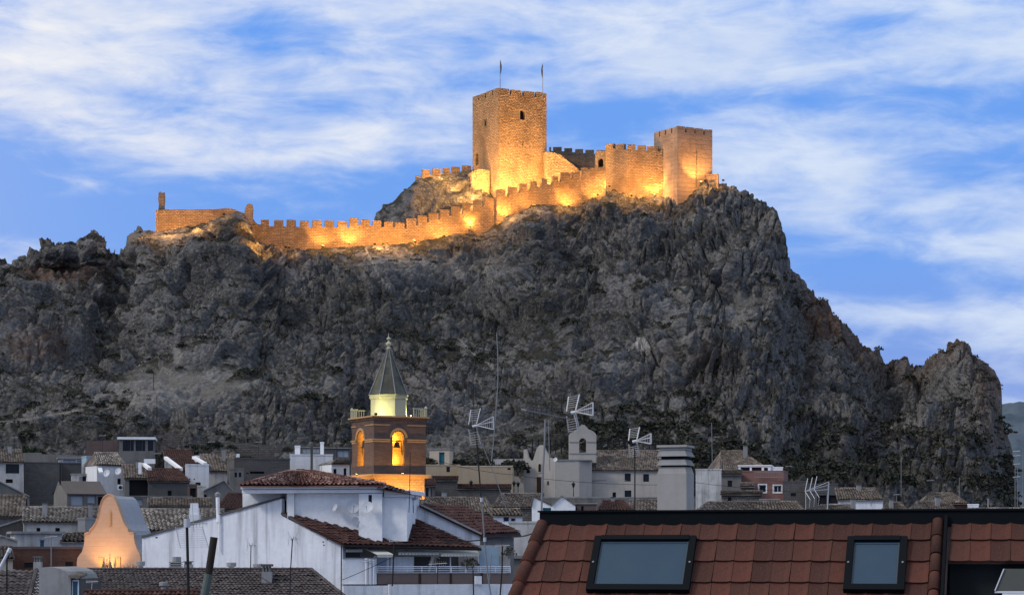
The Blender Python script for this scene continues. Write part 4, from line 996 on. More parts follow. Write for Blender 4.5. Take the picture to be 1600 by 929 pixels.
for o, a1, a2, hs in ((TO, t1, t2, hR), (TO, t2, t1, hL)):      # arch mouldings, lit chamber and bell
    x0, x1, z0, z1 = hs[0][:4]; r = (x1 - x0) / 2; zs_ = z1 - r; cx = (x0 + x1) / 2; mb = MB(); o_ = Vector((o.x, o.y, 0))
    for i in range(10):
        t0, t3 = math.pi * i / 10, math.pi * (i + 1) / 10
        q = [o_ + a1 * (cx + rr * math.cos(t)) + Vector((0, 0, zs_ + rr * math.sin(t))) - a2 * .12 for rr, t in ((r + .12, t0), (r + .12, t3), (r + .38, t3), (r + .38, t0))]
        mb.prism(q, a2 * .117)
    mb.build('arch_moulding', M['moulding'], tower)
    MB().obox(o_ + a1 * (x0 - .5) + a2 * 1.6 + Vector((0, 0, z0 - .3)), a1 * (x1 - x0 + 1), a2 * .1, (0, 0, z1 - z0 + .6)).build('chamber_wall', M['brick_low'], tower)
    bc = o_ + a1 * cx + a2 * .45 + Vector((0, 0, z0 + (z1 - z0) * .52))
    be = thing('bell', 'dark bronze bell hanging in the %s arch of the church tower' % ('right' if a1 is t1 else 'narrow left'), 'bell', bc, None)
    MB().lathe(bc, [(.44, 0), (.40, .08), (.30, .25), (.25, .5), (.20, .62), (.06, .68)], 12).build('bell_body', M['bell'], be)
    MB().obox(bc - a1 * .55 + Vector((0, 0, .7)), a1 * 1.1, a2 * .12, (0, 0, .16)).build('headstock', M['bell'], be)
    MB().tube(bc + a1 * .55 + Vector((0, 0, .75)), bc + a1 * .62 + Vector((0, 0, -.8)), .05, 5).build('wheel_arm', M['bell'], be)
    l = bpy.data.lights.new('belfry_lamp', 'POINT'); l.energy = 330; l.color = (1.0, .50, .06); l.shadow_soft_size = .25
    lo = bpy.data.objects.new('belfry_lamp', l); COL.objects.link(lo); lo.location = o_ + a1 * cx + a2 * 1.1 + Vector((0, 0, z0 + .6))
    l2 = lo.copy(); COL.objects.link(l2); l2.location = lo.location + Vector((0, 0, (z1 - z0) * .62))
TC = TO + t1 * TS / 2 + t2 * TS / 2
dr = 30.5 / F * TC.y; z0 = ztop + .06; z1 = Zv(617.5, TC.y)
TCz = Vector((TC.x, TC.y, 0))
MB().lathe(TCz, [(dr * .97, z0), (dr * .97, z1 - .45)], 8, R(22.5)).build('lantern', M['lantern'], tower)
MB().lathe(TCz, [(dr * 1.0, z0 + .004), (dr * 1.0, z0 + .25)], 8, R(22.5)).build('lantern_plinth', M['lantern'], tower)
MB().lathe(TCz, [(dr * 1.0, z1 - .449), (dr * 1.04, z1 - .4), (dr * 1.04, z1 - .1), (dr * 1.1, z1)], 8, R(22.5)).build('lantern_cornice', M['lantern'], tower)
zs2 = Zv(545, TC.y); sp_ = MB(); N = 8; rows_ = [(dr * 1.04, z1 + .005)]
for i in range(N):
    t0, t3 = 2 * math.pi * i / N + R(22.5), 2 * math.pi * (i + 1) / N + R(22.5)
    for q in range(5):
        f0, f1 = q / 5, (q + 1) / 5; rr = lambda f: dr * (1.04 - .97 * f ** .93)
        zz = lambda f: z1 + .005 + (zs2 - z1) * f
        sp_.quad(TCz + Vector((rr(f0) * math.cos(t0), rr(f0) * math.sin(t0), zz(f0))), TCz + Vector((rr(f0) * math.cos(t3), rr(f0) * math.sin(t3), zz(f0))), TCz + Vector((rr(f1) * math.cos(t3), rr(f1) * math.sin(t3), zz(f1))), TCz + Vector((rr(f1) * math.cos(t0), rr(f1) * math.sin(t0), zz(f1))))
so_ = sp_.build('spire', M['spire'], tower)
rb = MB()
for i in range(N):
    t0 = 2 * math.pi * i / N + R(22.5); rb.tube(TCz + Vector((dr * 1.05 * math.cos(t0), dr * 1.05 * math.sin(t0), z1)), TCz + Vector((dr * .08 * math.cos(t0), dr * .08 * math.sin(t0), zs2)), .07, 5, .04)
rb.build('seam_ribs', M['metal'], so_)
h_ = Zv(521, TC.y) - zs2
MB().lathe(TCz + Vector((0, 0, zs2 - .1)), [(.16, 0), (.30, .2), (.12, .35), (.34, .62), (.34, .75), (.10, .95), (.10, h_ * .62), (.24, h_ * .70), (.24, h_ * .76), (.05, h_ * .84), (.04, h_ + .1)], 10).build('finial', M['lantern'], tower)
for i, (sx_, sy_) in enumerate(((0, 1), (1, 0), (0, 0))):      # corner balustrades round the roof terrace
    cc = TO + t1 * (sx_ * TS) + t2 * (sy_ * TS); ix = t1 * (1 if sx_ == 0 else -1); iy = t2 * (1 if sy_ == 0 else -1)
    if i == 2: continue
    b_ = MB(); rl = 1.5; zb = ztop + .06; hh_ = .85
    for k_ in range(6):
        for dd in (ix, iy): b_.tube(cc + dd * (rl * k_ / 5) + Vector((0, 0, zb)), cc + dd * (rl * k_ / 5) + Vector((0, 0, zb + hh_)), .05, 5)
    for dd, ee in ((ix, iy), (iy, ix)): b_.obox(cc - ee * .08 + Vector((0, 0, zb + hh_)), dd * (rl + .1), ee * .16, (0, 0, .14))
    b_.lathe(cc + Vector((0, 0, zb)), [(.14, 0), (.14, hh_), (.2, hh_ + .1), (.08, hh_ + .35)], 6)
    b_.build('balustrade', M['lantern'], tower)
def lamp(nm, kind, loc, tgt, power, col, size=.2, cone=100, blend=.6):
    l = bpy.data.lights.new(nm, kind); l.energy = power; l.color = col; l.shadow_soft_size = size
    if kind == 'SPOT': l.spot_size = R(cone); l.spot_blend = blend
    o = bpy.data.objects.new(nm, l); COL.objects.link(o); o.location = loc
    d = (Vector(tgt) - Vector(loc)).normalized(); o.rotation_euler = d.to_track_quat('-Z', 'Y').to_euler(); return o
def fixture(loc, tgt, label, grp, power, col, cone=100, size=.15, nm='floodlight', s=1.0, blend=.6):
    loc = Vector(loc); d = (Vector(tgt) - loc).normalized(); r_ = thing(nm, label, 'floodlight', loc, grp); T = Matrix.Translation(loc) @ d.to_track_quat('-Z', 'Y').to_matrix().to_4x4()
    for b, n_, m_ in ((MB().box(-.16 * s, -.12 * s, .02, .16 * s, .12 * s, .18 * s), 'housing', 'black_metal'), (MB().box(-.14 * s, -.10 * s, 0, .14 * s, .10 * s, .015), 'lens', 'lens')):
        b.v = [tuple(T @ Vector(q)) for q in b.v]; b.build(n_, M[m_], r_)
    l = lamp('floodlight_beam', 'SPOT', d * .06, (0, 0, 0), power, col, size, cone, blend); l.parent = r_; l.rotation_euler = d.to_track_quat('-Z', 'Y').to_euler()
GY = (1.0, .93, .34)
for k_, (dx_, dy_) in enumerate(((1, -.25), (-.25, 1), (-.2, -.2))):
    lp = TC + t1 * (dx_ * 2.5) + t2 * (dy_ * 2.5) if k_ < 2 else TC - t1 * 2.7 - t2 * 2.7
    lp = Vector((lp.x, lp.y, ztop + .3))
    fixture(lp, TCz + Vector((0, 0, z1 - .8)), 'small pale floodlight on the tower roof terrace, %s of the lantern' % ('right', 'left', 'at the near corner')[k_], 'floodlights round the spire', (360, 360, 480)[k_], GY, 150, .15)
for k_, (o, a1, a2, sx_) in enumerate(((TO, t1, t2, .25), (TO, t1, t2, .75), (TO, t2, t1, .5))):
    lp = o + a1 * (TS * sx_) - a2 * 2.0; lp = Vector((lp.x, lp.y, Zv(792, TY)))
    fixture(lp, o + a1 * (TS * sx_) + Vector((0, 0, zl - .8)), 'warm floodlight shining up the foot of the bell tower, %s' % ('left of its front', 'right of its front', 'on its narrow side')[k_], 'floodlights at the foot of the bell tower', 1500, (1.0, .55, .12), 130)
# faint wash on the belfry itself
for k_, (o, a1, a2) in enumerate(((TO, t1, t2), (TO, t2, t1))):
    lp = o + a1 * (TS * .5) - a2 * .75; lp = Vector((lp.x, lp.y, zl + .2))
    fixture(lp, o + a1 * (TS * .5) - a2 * .1 + Vector((0, 0, ztop)), 'small lamp on the tower ledge washing the %s belfry wall' % ('wide', 'narrow')[k_], None, 16, (1.0, .5, .2), 150, s=.7)

# ---------------------------------------------------------------- hermitage on the right of the tower
HY = 300.0
hb, O, e1, e2 = wall_poly('hermitage', 'pale chapel front with a curved gable, niche and dark doorway below the hill', [(818, 800), (818, 702), (822, 701), (825, 714), (829, 720), (833, 718), (836, 708), (839, 699), (843, 695), (846, 694.5), (849, 697), (853, 705), (858, 714), (866, 717), (868, 719.5), (868, 800)], .6, M['cream_grey'], -18, 'chapel', HY)
def on_h(u, v): return on_plane(u, v, O, e2)
def panel(root, u0, v0, u1, v1, o, a1, a2, out, mat, nm, arch=False):
    A = on_plane(u0, v1, o, a2); B = on_plane(u1, v0, o, a2); w_ = (B - A).dot(a1); h_ = B.z - A.z; b = MB()
    if not arch: b.obox(A - a2 * out, a1 * w_, a2 * (out - .003), (0, 0, h_))
    else:
        r = w_ / 2; pts = [A - a2 * out, A - a2 * out + a1 * w_] + [A - a2 * out + a1 * (r + r * math.cos(math.pi * i / 8)) + Vector((0, 0, h_ - r + r * math.sin(math.pi * i / 8))) for i in range(9)]
        b.prism(pts, a2 * (out - .003))
    return b.build(nm, mat, root)
panel(hb, 838, 743, 846.5, 779, O, e1, e2, .10, M['cream'], 'door_surround'); panel(hb, 839, 744.5, 846, 779, O, e1, e2, .13, M['wood'], 'door')
panel(hb, 840.5, 722, 846.5, 738, O, e1, e2, .09, M['cream'], 'niche_surround', True); panel(hb, 841.5, 724, 845.5, 736.5, O, e1, e2, .12, M['dark'], 'niche', True)  # niche is a proud near-black panel, its shade painted as colour
panel(hb, 823, 732.5, 828, 738.5, O, e1, e2, .06, M['dark'], 'round_window', True); panel(hb, 855, 751, 857.5, 757, O, e1, e2, .05, M['wood'], 'plaque')
q = on_h(868, 720); qx = Vector((q.x, q.y, 0))
# rounded flank, nave and aisle
nv = MB(); f1, f2 = frame2(qx, R(0))
flank = [(868, 719, 0, 0), (905, 719, 0, 1)]
apx = on_plane(905, 719, qx, Vector((0, 1, 0)))
nv.obox(Vector((qx.x + .01, qx.y + .02, 5)), (apx.x - qx.x, 0, 0), (0, 6, 0), (0, 0, Zv(719, qx.y) - 5))
a_ = Vector((apx.x + .01, apx.y + .06, 5)); nv.obox(a_, (X(925, HY) - X(905, HY), .8, 0), (0, 6, 0), (0, 0, Zv(719.5, HY) - 5)); nv.build('flank_wall', M['cream_grey'], hb)
cz = Zv(719, qx.y); MB().obox(Vector((qx.x, qx.y - .1, cz)), (apx.x - qx.x + 1.7, .05, 0), (0, 6, 0), (0, 0, .14)).build('flank_cornice', M['concrete'], hb)
bw = P(889, 719, HY + 1.2); W_ = X(932, HY) - X(889, HY)
b_ = MB(); facade(b_, Vector((bw.x, bw.y, 0)), Vector((1, 0, 0)), Vector((0, 1, 0)), W_, Zv(722, HY), Zv(679, HY + 1.2), [(X(905, HY + 1.2) - bw.x, X(916, HY + 1.2) - bw.x, Zv(706.5, HY + 1.2), Zv(684, HY + 1.2), True)], 1.4)
zt_ = Zv(679, HY + 1.2); by = bw.y
gp = [P(u, v, by) for u, v in [(889, 679), (891, 676), (896, 674), (899, 671.5), (902, 670.5), (905, 666), (909, 663), (913, 663.2), (917, 667), (920, 670.5), (925, 672), (929, 675), (932, 679)]]
b_.quad(*gp); gq = [p + Vector((0, 1.4, 0)) for p in gp]; b_.quad(*reversed(gq))
for i in range(len(gp) - 1): b_.quad(gp[i], gp[i + 1], gq[i + 1], gq[i])
for xx in (bw.x, bw.x + W_): b_.quad((xx, by, Zv(722, HY)), (xx, by + 1.4, Zv(722, HY)), (xx, by + 1.4, zt_), (xx, by, zt_))
b_.build('bell_gable', M['cream_grey'], hb)
for z_ in (689.5, 707.5):
    for ua, ub in ((889, 904.5), (916.5, 932)) if z_ < 700 else ((889, 932),): MB().box(X(ua, by), by - .07, Zv(z_ + 1, by), X(ub, by), by - .003, Zv(z_, by)).build('moulding', M['concrete'], hb)
bl_ = thing('bell', 'small bell in the arched bell gable of the chapel', 'bell', P(910.5, 700, by + .6)); MB().lathe(P(910.5, 700, by + .6), [(.3, 0), (.26, .1), (.18, .4), (.05, .5)], 10).build('bell_body', M['bell'], bl_)
house('long chapel nave with mottled tile roof, two upper and two lower small windows', 924, 1045, 734, HY + .5, M['cream_grey'], ('shed', 704.5, M['tile_brown'], (928, 1050)), 5.5, -1, [(976, 739, 985.5, 751.5, 'black'), (1005, 740, 1014, 752, 'black'), (957, 768.5, 962.5, 777, 'dark'), (976, 765.5, 986.5, 778, 'black')], 'chapel_nave', 'chapel')
MB().box(X(925, HY + .4), HY + .36, Zv(750.5, HY), X(1027, HY + .4), HY + .44, Zv(748.8, HY)).build('string_course', M['concrete'], hb)
house('cream parapet terrace house with a taller stair hut bearing a blue door', 664, 719, 727, 296, M['ochre'], ('flat',), 7, 0, [(697.5, 728.5, 703, 737, 'black')])
house('small cream rooftop stair hut with a bright blue door', 671, 702, 702, 297.5, M['cream'], ('slab', .12, .15, M['concrete']), 2.6, -12, [(686, 706, 694.5, 726, 'teal')], 'stair_hut', 'hut', zdown=Zv(728, 297))
house('long ochre building with blank wall beside the chapel steps', 715, 801, 729, 294, M['ochre'], ('flat', M['cream']), 6, 0, [(793, 730.5, 798, 733.5, 'dark')])
house('grey block wall building under the ochre wall, left half', 676, 715, 750, 288, M['block'], ('shed', 745, M['tile_darkred'], None), 2.5, 0, [(664.5, 760, 671, 777, 'glass')] if False else [])
house('low grey block building with dark red eaves in front of the ochre wall', 715, 798, 763, 288, M['block'], ('shed', 757.5, M['tile_darkred'], None), 2.5, 0)
house('narrow dark porch with white framed glass beside the bell tower', 662, 680, 758, 283, M['dark_grey'], ('shed', 749, M['tile_darkred'], None), 3, 0, [(664, 760, 671, 777, 'frame'), (673, 760, 676, 776, 'frame')])
wp, _, _, _ = wall_poly('garden_wall', 'stepped cream wall running down to the chapel steps', [(799, 800), (799, 731), (803, 730), (803, 743), (811, 745), (813, 752), (818, 757), (820, 776), (820, 800)], .3, M['cream'], 4, 'wall', 295)
wall_poly('garden_wall', 'white parapet strip above the bushes left of the chapel', [(771, 726), (771, 717), (818, 716), (818, 720), (785, 722), (783, 726)], .3, M['white_old'], 0, 'wall', 303)
# palisade fence behind the chapel
fn = thing('palisade_fence', 'row of dark upright posts on the slope behind the chapel roof', 'fence', P(930, 706, 312)); MB().box(X(822, 312), 312, Zv(688.5, 312), X(1040, 312), 312.05, Zv(687.5, 312)).build('rail', M['black_metal'], fn)
u = 822
fp = MB().box(-.08, 0, 0, .08, .1, 2.0).mesh('post', M['black_metal'])
for i in range(24):
    if not (886 < u < 934): link('post', fp, fn, Matrix.Translation(P(u, 708 + (u - 822) * .01, 312.06)))
    u += 9.0 + random.uniform(-1.2, 1.2)

# ---------------------------------------------------------------- old town, left part, back row first
H = house; m_ = M
# terrace walls on the lower slope
for lab, pl, mt, y_ in (('long pale retaining wall at the foot of the slope above the left houses', [(240, 712), (240, 679), (300, 677), (340, 680), (400, 681), (450, 684), (450, 712)], 'stone_wall', 326),
                       ('lower rubble terrace wall behind the grey block building', [(305, 740), (305, 692), (360, 690), (400, 694), (470, 693), (470, 740)], 'stone_wall', 318),
                       ('dark reddish wall left of the glazed gallery house', [(135, 712), (135, 688), (184, 688), (184, 712)], 'brown_wall', 316),
                       ('grey weathered wall behind the tall block wall', [(34, 735), (34, 707), (64, 706.5), (64, 709), (132, 711), (132, 735)], 'grey', 312),
                       ('low pale wall along the foot of the slope at the far left', [(-20, 715), (-20, 700), (34, 701), (34, 715)], 'concrete', 318)):
    wall_poly('terrace_wall', lab, pl, .6, m_[mt], 0, 'wall', y_)
H('flat-roofed house with a glazed gallery under a white slab, highest of the left houses', 186, 240, 686, 308, m_['grey'], ('slab', .25, .32, m_['white_clean']), 5, -4, [(192, 688, 203.5, 704, 'black'), (203.9, 688, 209, 704, 'black'), (212, 688, 222, 704, 'black'), (222.4, 688, 227, 704, 'black'), (231, 688, 240, 704, 'black')])
H('white low house with long strip window and concrete roof', 92, 131, 716, 300, m_['white_old'], ('slab', .2, .25, m_['concrete']), 5, 0, [(99, 718, 118, 724.5, 'curtain'), (120.5, 718.5, 127, 724.5, 'curtain')])
H('white cottage at the left edge with a big dark window under a tile roof', -12, 37, 721, 282, m_['white_old'], ('shed', 703, m_['tile_brown'], (-14, 34)), 4, 0, [(9, 724.5, 30, 739, 'black'), (9, 748, 20, 754, 'dark')])
H('tall blank grey block wall house behind the brown-roofed house', 38, 96, 723, 286, m_['block'], ('flat',), 7, 0)
H('dark grey block rear wall beside the water tank', 91, 136, 724, 290, m_['dark_grey'], ('flat',), 5, 0)
H('small white shed roof terrace under the water tank', 112, 150, 741, 276, m_['white_old'], ('slab', .1, .14, m_['concrete']), 3, 0, [(124, 744.5, 128, 752, 'shutter'), (128.6, 743.5, 146, 752, 'open')])
H('pale blue stair wall between the tank and the tiled white house', 135, 150, 713.5, 284, m_['blue_wall'], ('flat',), 3, 10)
H('white house with two dishes and an air conditioner under grey tiles', 151.5, 196, 725.5, 272, m_['white'], ('shed', 708, m_['tile_grey'], (147, 184)), 4.2, 14, [(183.5, 747, 188.8, 756, 'black')])
H('brown shed-roofed house with two pale roller shutters', 105, 165, 770, 238, m_['grey'], ('shed', 751.5, m_['roof_flatbrown'], (93, 156)), 4.2, 12, [(110.5, 774, 130.5, 789.5, 'shutter'), (136.5, 774, 149.5, 787, 'shutter'), (153, 775.5, 163, 788, 'open')])
H('mottled tile roof house over the open frame, left part', 195, 232, 746.5, 268, m_['grey'], ('shed', 727, m_['tile_brown'], (190, 236)), 4.2, 0, [(202, 749.5, 231, 775.5, 'open')])
H('roofless grey house with broken openings and a dark stained wall', 232, 296, 751, 266, m_['dark_grey'], ('shed', 733, m_['tile_darkred'], (228, 280)), 4.2, 0, [(262, 766, 268, 776, 'open')])
H('low white house with dark red roof and slanted parapets near the gallery house', 258, 303, 716, 297, m_['white_old'], ('shed', 703.5, m_['tile_darkred'], (254, 298)), 3.5, 0)
H('house with broad dark red roof between white slanted parapets', 272, 318, 735, 281, m_['grey'], ('shed', 717, m_['tile_darkred'], (266, 312)), 4, 0)
H('plain white cube house with two tiny holes and one small window', 290.5, 326.5, 726.5, 270, m_['white'], ('flat',), 5, 0, [(305.5, 753, 313.5, 758, 'dark'), (295.5, 747, 297.5, 749, 'open'), (302.5, 747, 304.5, 749, 'open')])
H('long mottled tile roof house with stained white wall right of the white cube', 326, 366, 735.5, 277, m_['white_old'], ('shed', 710.5, m_['tile_brown'], (311, 369)), 5, 0)
H('ruined grey house with collapsed sloping wall', 318, 364, 767, 250, m_['grey'], ('gable', 350, 751, m_['concrete']), 4, 0, [(319, 772, 323, 782, 'open')])
H('narrow white pier wall beside the dark red opening', 309, 322, 760, 252, m_['white_old'], ('flat',), 3, 0)
H('dark red doorway wall between the ruin and white pier', 294, 309.5, 758, 254, m_['brown_wall'], ('flat',), 3, 0, [(297, 762, 306, 782, 'open')])
H('grey block building with a long dark slot window', 366, 453, 717, 268, m_['block'], ('flat',), 6, 8, [(390.5, 736, 413, 739.5, 'open'), (384.5, 738, 388.5, 739.6, 'open')])
H('cream side annexe with twin narrow windows beside the grey block building', 359, 381, 733, 262, m_['grey'], ('flat',), 4, 0, [(366.5, 737.5, 370.5, 745, 'black'), (373, 737.5, 377, 745, 'black')])
H('white terrace house with dark pipe column left of the bell tower', 453, 520, 711, 276, m_['white'], ('flat',), 6, 0, [(463, 732, 476, 734, 'black'), (504, 736.5, 515.5, 744, 'black')])
H('white house with tiled eaves directly left of the bell tower', 518, 546, 724, 272, m_['white_clean'], ('shed', 718, m_['tile_brown'], (524, 552)), 3, 18, [(521, 732, 526, 744, 'black'), (537, 731, 541.5, 742, 'black')])
H('dark stone house with pale chimney stub behind the tower\'s left side', 500, 548, 700, 300, m_['dark_grey'], ('slab', .1, .12, m_['concrete']), 4, 0, [(527, 703, 545, 714, 'curtain')])
H('white rooftop hut with propped panel left of the tower', 461, 469, 697.5, 278, m_['white_clean'], ('flat',), 2, 0, name='stair_hut', cat='hut', zdown=Zv(714, 278))
H('dim rooftop veranda with a pale awning behind the pipe column', 470, 502, 699, 281, m_['dark_grey'], ('slab', .1, .1, m_['metal']), 2.5, 0, [(472, 700.5, 486, 709, 'curtain'), (488, 700.5, 500, 708, 'curtain')], name='veranda', cat='veranda', zdown=Zv(714, 281))
H('slim white chimney hut at the right end of the rooftop veranda', 500.5, 506, 692, 279, m_['white_clean'], ('flat',), 1.2, 0, name='stair_hut', cat='hut', zdown=Zv(712, 279))
# middle rows
H('grey cottage with sloping parapet at the far left', -6, 46, 781, 226, m_['grey'], ('gable', -2, 752, m_['concrete'], 776), 4, 0)
H('brown patched-roof shed at the far left edge', -10, 34, 806, 200, m_['grey'], ('shed', 775, m_['tile_brown'], (-14, 42)), 4, -6)
H('dark gable-walled shed with a sloped coping at the far left', -10, 36, 826, 186, m_['dark_grey'], ('gable', 34, 812, m_['concrete'], 814), 4, 0)
H('long low house with pale grey barrel-tile roof and two small dark windows', 37, 158, 815, 182, m_['white_old'], ('shed', 794, m_['tile_grey'], (35, 165)), 4.5, 0, [(57, 824, 63, 832, 'dark'), (86.5, 824, 93.5, 832, 'dark')])
H('grey house with steep barrel-tile roof right of the lit church front', 222, 345, 828, 172, m_['white_old'], ('shed', 797, m_['tile_grey'], (206, 350)), 5.2, -5)
H('small light-grey pier building right of the low tiled house', 121.5, 133, 811, 180, m_['concrete'], ('flat',), 2, -24)
H('whitewashed house with a flat slab roof and a blue door', 23, 97, 833, 165, m_['white_old'], ('slab', .25, .16, m_['concrete']), 4, 4, [(61.5, 842, 70.5, 858, 'blue')])
H('low brown tile roof left of the lit church front', 96, 131, 846, 166, m_['white_old'], ('shed', 834, m_['tile_brown'], (100, 136)), 3.4, 0)
H('pale parapet shed at the left edge below the flat-roofed house', -8, 27, 846, 160, m_['cream_grey'], ('gable', 2, 838, m_['concrete']), 3, 0)
H('long dark red brick building with a pale string band', 18, 128, 857, 150, m_['brick_red'], ('flat', m_['brown_wall']), 4, 0, [(38, 878, 54, 886, 'black'), (102, 877, 114, 886, 'black')])
H('cream walled house with dark brown roof at the left edge', -10, 20, 872, 146, m_['cream'], ('shed', 856, m_['tile_slate'], (-12, 18)), 3, 0)
H('mottled tile roof house behind the lit church front', 96, 240, 812, 196, m_['grey'], ('shed', 800, m_['tile_brown'], None), 3, 0)
H('broad grey rendered building filling the middle of the left town', 195, 300, 776, 244, m_['grey'], ('flat',), 6, 0, [(203, 779, 223, 789, 'shutter')])
H('low dark stone house with a mossy roof in the middle of the left town', 232, 330, 790, 232, m_['stone_wall'], ('shed', 779, m_['tile_brown'], None), 3, 0)
H('small dark red hipped roof at the left of the white block', 335, 386, 795, 205, m_['grey'], ('shed', 772, m_['tile_darkred'], (356, 392)), 4, 0)
H('dark low house between bell tower and white block', 545, 690, 792, 236, m_['dark_grey'], ('shed', 782, m_['tile_brown'], None), 3, 0)
H('mottled stone roof house below the grey block building', 650, 770, 800, 224, m_['stone_wall'], ('shed', 778, m_['tile_brown'], (665, 760)), 4, 0)
H('small white house with two windows and a rounded stone roof', 771, 816, 805, 200, m_['white_clean'], ('shed', 796, m_['tile_brown'], (760, 812)), 3, 0, [(786, 806, 796, 815, 'frame'), (797.5, 808, 806, 815, 'frame')])
H('dark tiled house stepping down in front of the chapel stairs', 770, 842, 792, 240, m_['stone_wall'], ('shed', 772, m_['tile_brown'], (782, 850)), 4, 0)
H('white gabled house with a blue-green shutter below the chapel', 862, 899, 790, 222, m_['white_clean'], ('gable', 878, 775, m_['tile_grey']), 4, 0)
H('white sloped-gable house left of the white gabled house', 831, 862, 792, 224, m_['white_clean'], ('gable', 834, 776, m_['dark_grey'], 790), 4, 0, [(848, 791, 861, 800, 'teal')])
H('dark brick shed with vents right of the white gabled house', 893, 932, 787, 226, m_['brown_wall'], ('slab', .1, .1, m_['concrete']), 3, 0, [(896, 789.5, 901, 799, 'open'), (908, 790, 912, 799, 'open')])
H('low house with a red hipped tile roof in front of the chapel nave', 933, 990, 797, 214, m_['white_old'], ('shed', 783, m_['tile_darkred'], (942, 975)), 3.5, 0)
H('dark mottled roof house in front of the chapel nave, by the chimney', 984, 1030, 800, 218, m_['stone_wall'], ('shed', 782, m_['tile_brown'], None), 4, 0)
H('long terrace wall with street lamps in front of the chapel', 812, 1040, 778, 290, m_['grey'], ('flat', m_['concrete']), 3, 0, name='terrace_wall', cat='wall')
# right part
H('rough white ruined wall house right of the big chimney', 1087, 1127, 734, 262, m_['white_ruin'], ('flat',), 4, 0)
H('grey house with two dark windows beside the pink house', 1126, 1158, 741, 268, m_['grey'], ('shed', 735, m_['tile_brown'], None), 3, 0, [(1137, 750, 1144, 760, 'black'), (1136, 775, 1143, 783, 'black')])
gh = H('house with a long sloping stone-tile roof above the pink house', 1124, 1206, 736, 292, m_['grey'], ('shed', 705, m_['tile_brown'], (1126, 1160)), 7, 12)
H('pink house with white framed windows and a white loggia', 1157, 1225, 737, 272, m_['pink'], ('flat', m_['pink']), 5, -5, [(1186, 757, 1197, 768.5, 'glass'), (1209, 758, 1221, 768.5, 'glass')], surr=m_['white_clean'])
H('white rooftop loggia with dark openings on the pink house', 1154, 1204, 728, 276, m_['white_clean'], ('slab', .1, .14, m_['white_clean']), 3, -5, [(1157, 729.5, 1171.5, 737, 'open'), (1174.5, 729.5, 1190, 737, 'open'), (1193.5, 730, 1200, 737, 'open')], 'loggia', 'loggia', zdown=Zv(740, 276))
H('white parapet block at the right end of the pink house roof', 1208, 1223, 731, 275, m_['white_clean'], ('flat',), 1, 0, name='parapet_block', cat='wall', zdown=Zv(738, 275))
H('grey flat-roofed building right of the pink house', 1224, 1262, 753, 270, m_['block'], ('flat',), 5, 0, [(1235.5, 769.5, 1243.5, 774.5, 'black')])
H('dim grey garage with a wide dark opening behind the yagi aerial', 1258, 1309, 757, 266, m_['dark_grey'], ('flat',), 5, 0, [(1277, 773, 1291, 788, 'open'), (1294, 773, 1308, 788, 'open')])
H('white-walled house with pale stone tiled roof and a small chimney', 1310, 1379, 780, 250, m_['white'], ('shed', 763.5, m_['tile_brown'], (1304, 1368)), 4.5, 0)
H('white wall with dark stains below the yagi aerial', 1293, 1313, 789, 228, m_['white'], ('flat',), 3, 0)
H('reddish house with small white dormer near the right edge', 1440, 1512, 786, 270, m_['brick_red'], ('shed', 771, m_['tile_brown'], (1450, 1490)), 4, 8, [(1492, 777.5, 1500, 783.5, 'frame')])
H('dim blocky wall left of the pink house ground floor', 1127, 1190, 772, 250, m_['stone_wall'], ('shed', 768, m_['tile_brown'], None), 2, 0, [(1137, 776, 1143, 783, 'dark')])
H('dark timber-fronted shed beside the grey windowed house', 1157, 1178, 760, 262, m_['brown_wall'], ('shed', 755, m_['tile_brown'], None), 2, 0, [(1163, 765, 1170, 777, 'open')])
H('small stone hut with a square black opening', 1188, 1216, 781, 240, m_['stone_wall'], ('slab', .15, .15, m_['concrete']), 2.5, 0, [(1205, 780.5, 1209, 786, 'open')], cat='hut', name='stone_hut')
for i, (a, b, v, vr, y, lab, mt) in enumerate(((1083, 1262, 803, 785, 200, 'long mottled tile roof just above the black ridge, right of the big chimney', 'tile_brown'), (1260, 1345, 806, 790, 205, 'small mottled roof above the black ridge by the yagi aerial', 'tile_brown'),
        (1368, 1425, 806, 786, 210, 'brown hipped roof above the black ridge left of the reddish house', 'tile_brown'), (1410, 1500, 806, 784, 216, 'pale mottled roof above the black ridge in front of the reddish house', 'tile_brown'), (1490, 1620, 808, 795, 220, 'low pale roof strip at the right edge above the black ridge', 'tile_grey'))):
    H(lab, a, b, v, y, m_['grey'], ('shed', vr, m_[mt], (a + 22, b - 16)), 4.5, 0)
H('white rooftop box by the reddish house', 1512, 1529, 789, 258, m_['white_clean'], ('flat',), 1.5, 0, name='stair_hut', cat='hut', zdown=Zv(797, 258))

def obj_thing(name, label, cat, mb, mat, loc, group=None, part=None, smooth=False):
    r_ = thing(name, label, cat, loc, group); mb.build(part or name + '_body', mat, r_, smooth); return r_
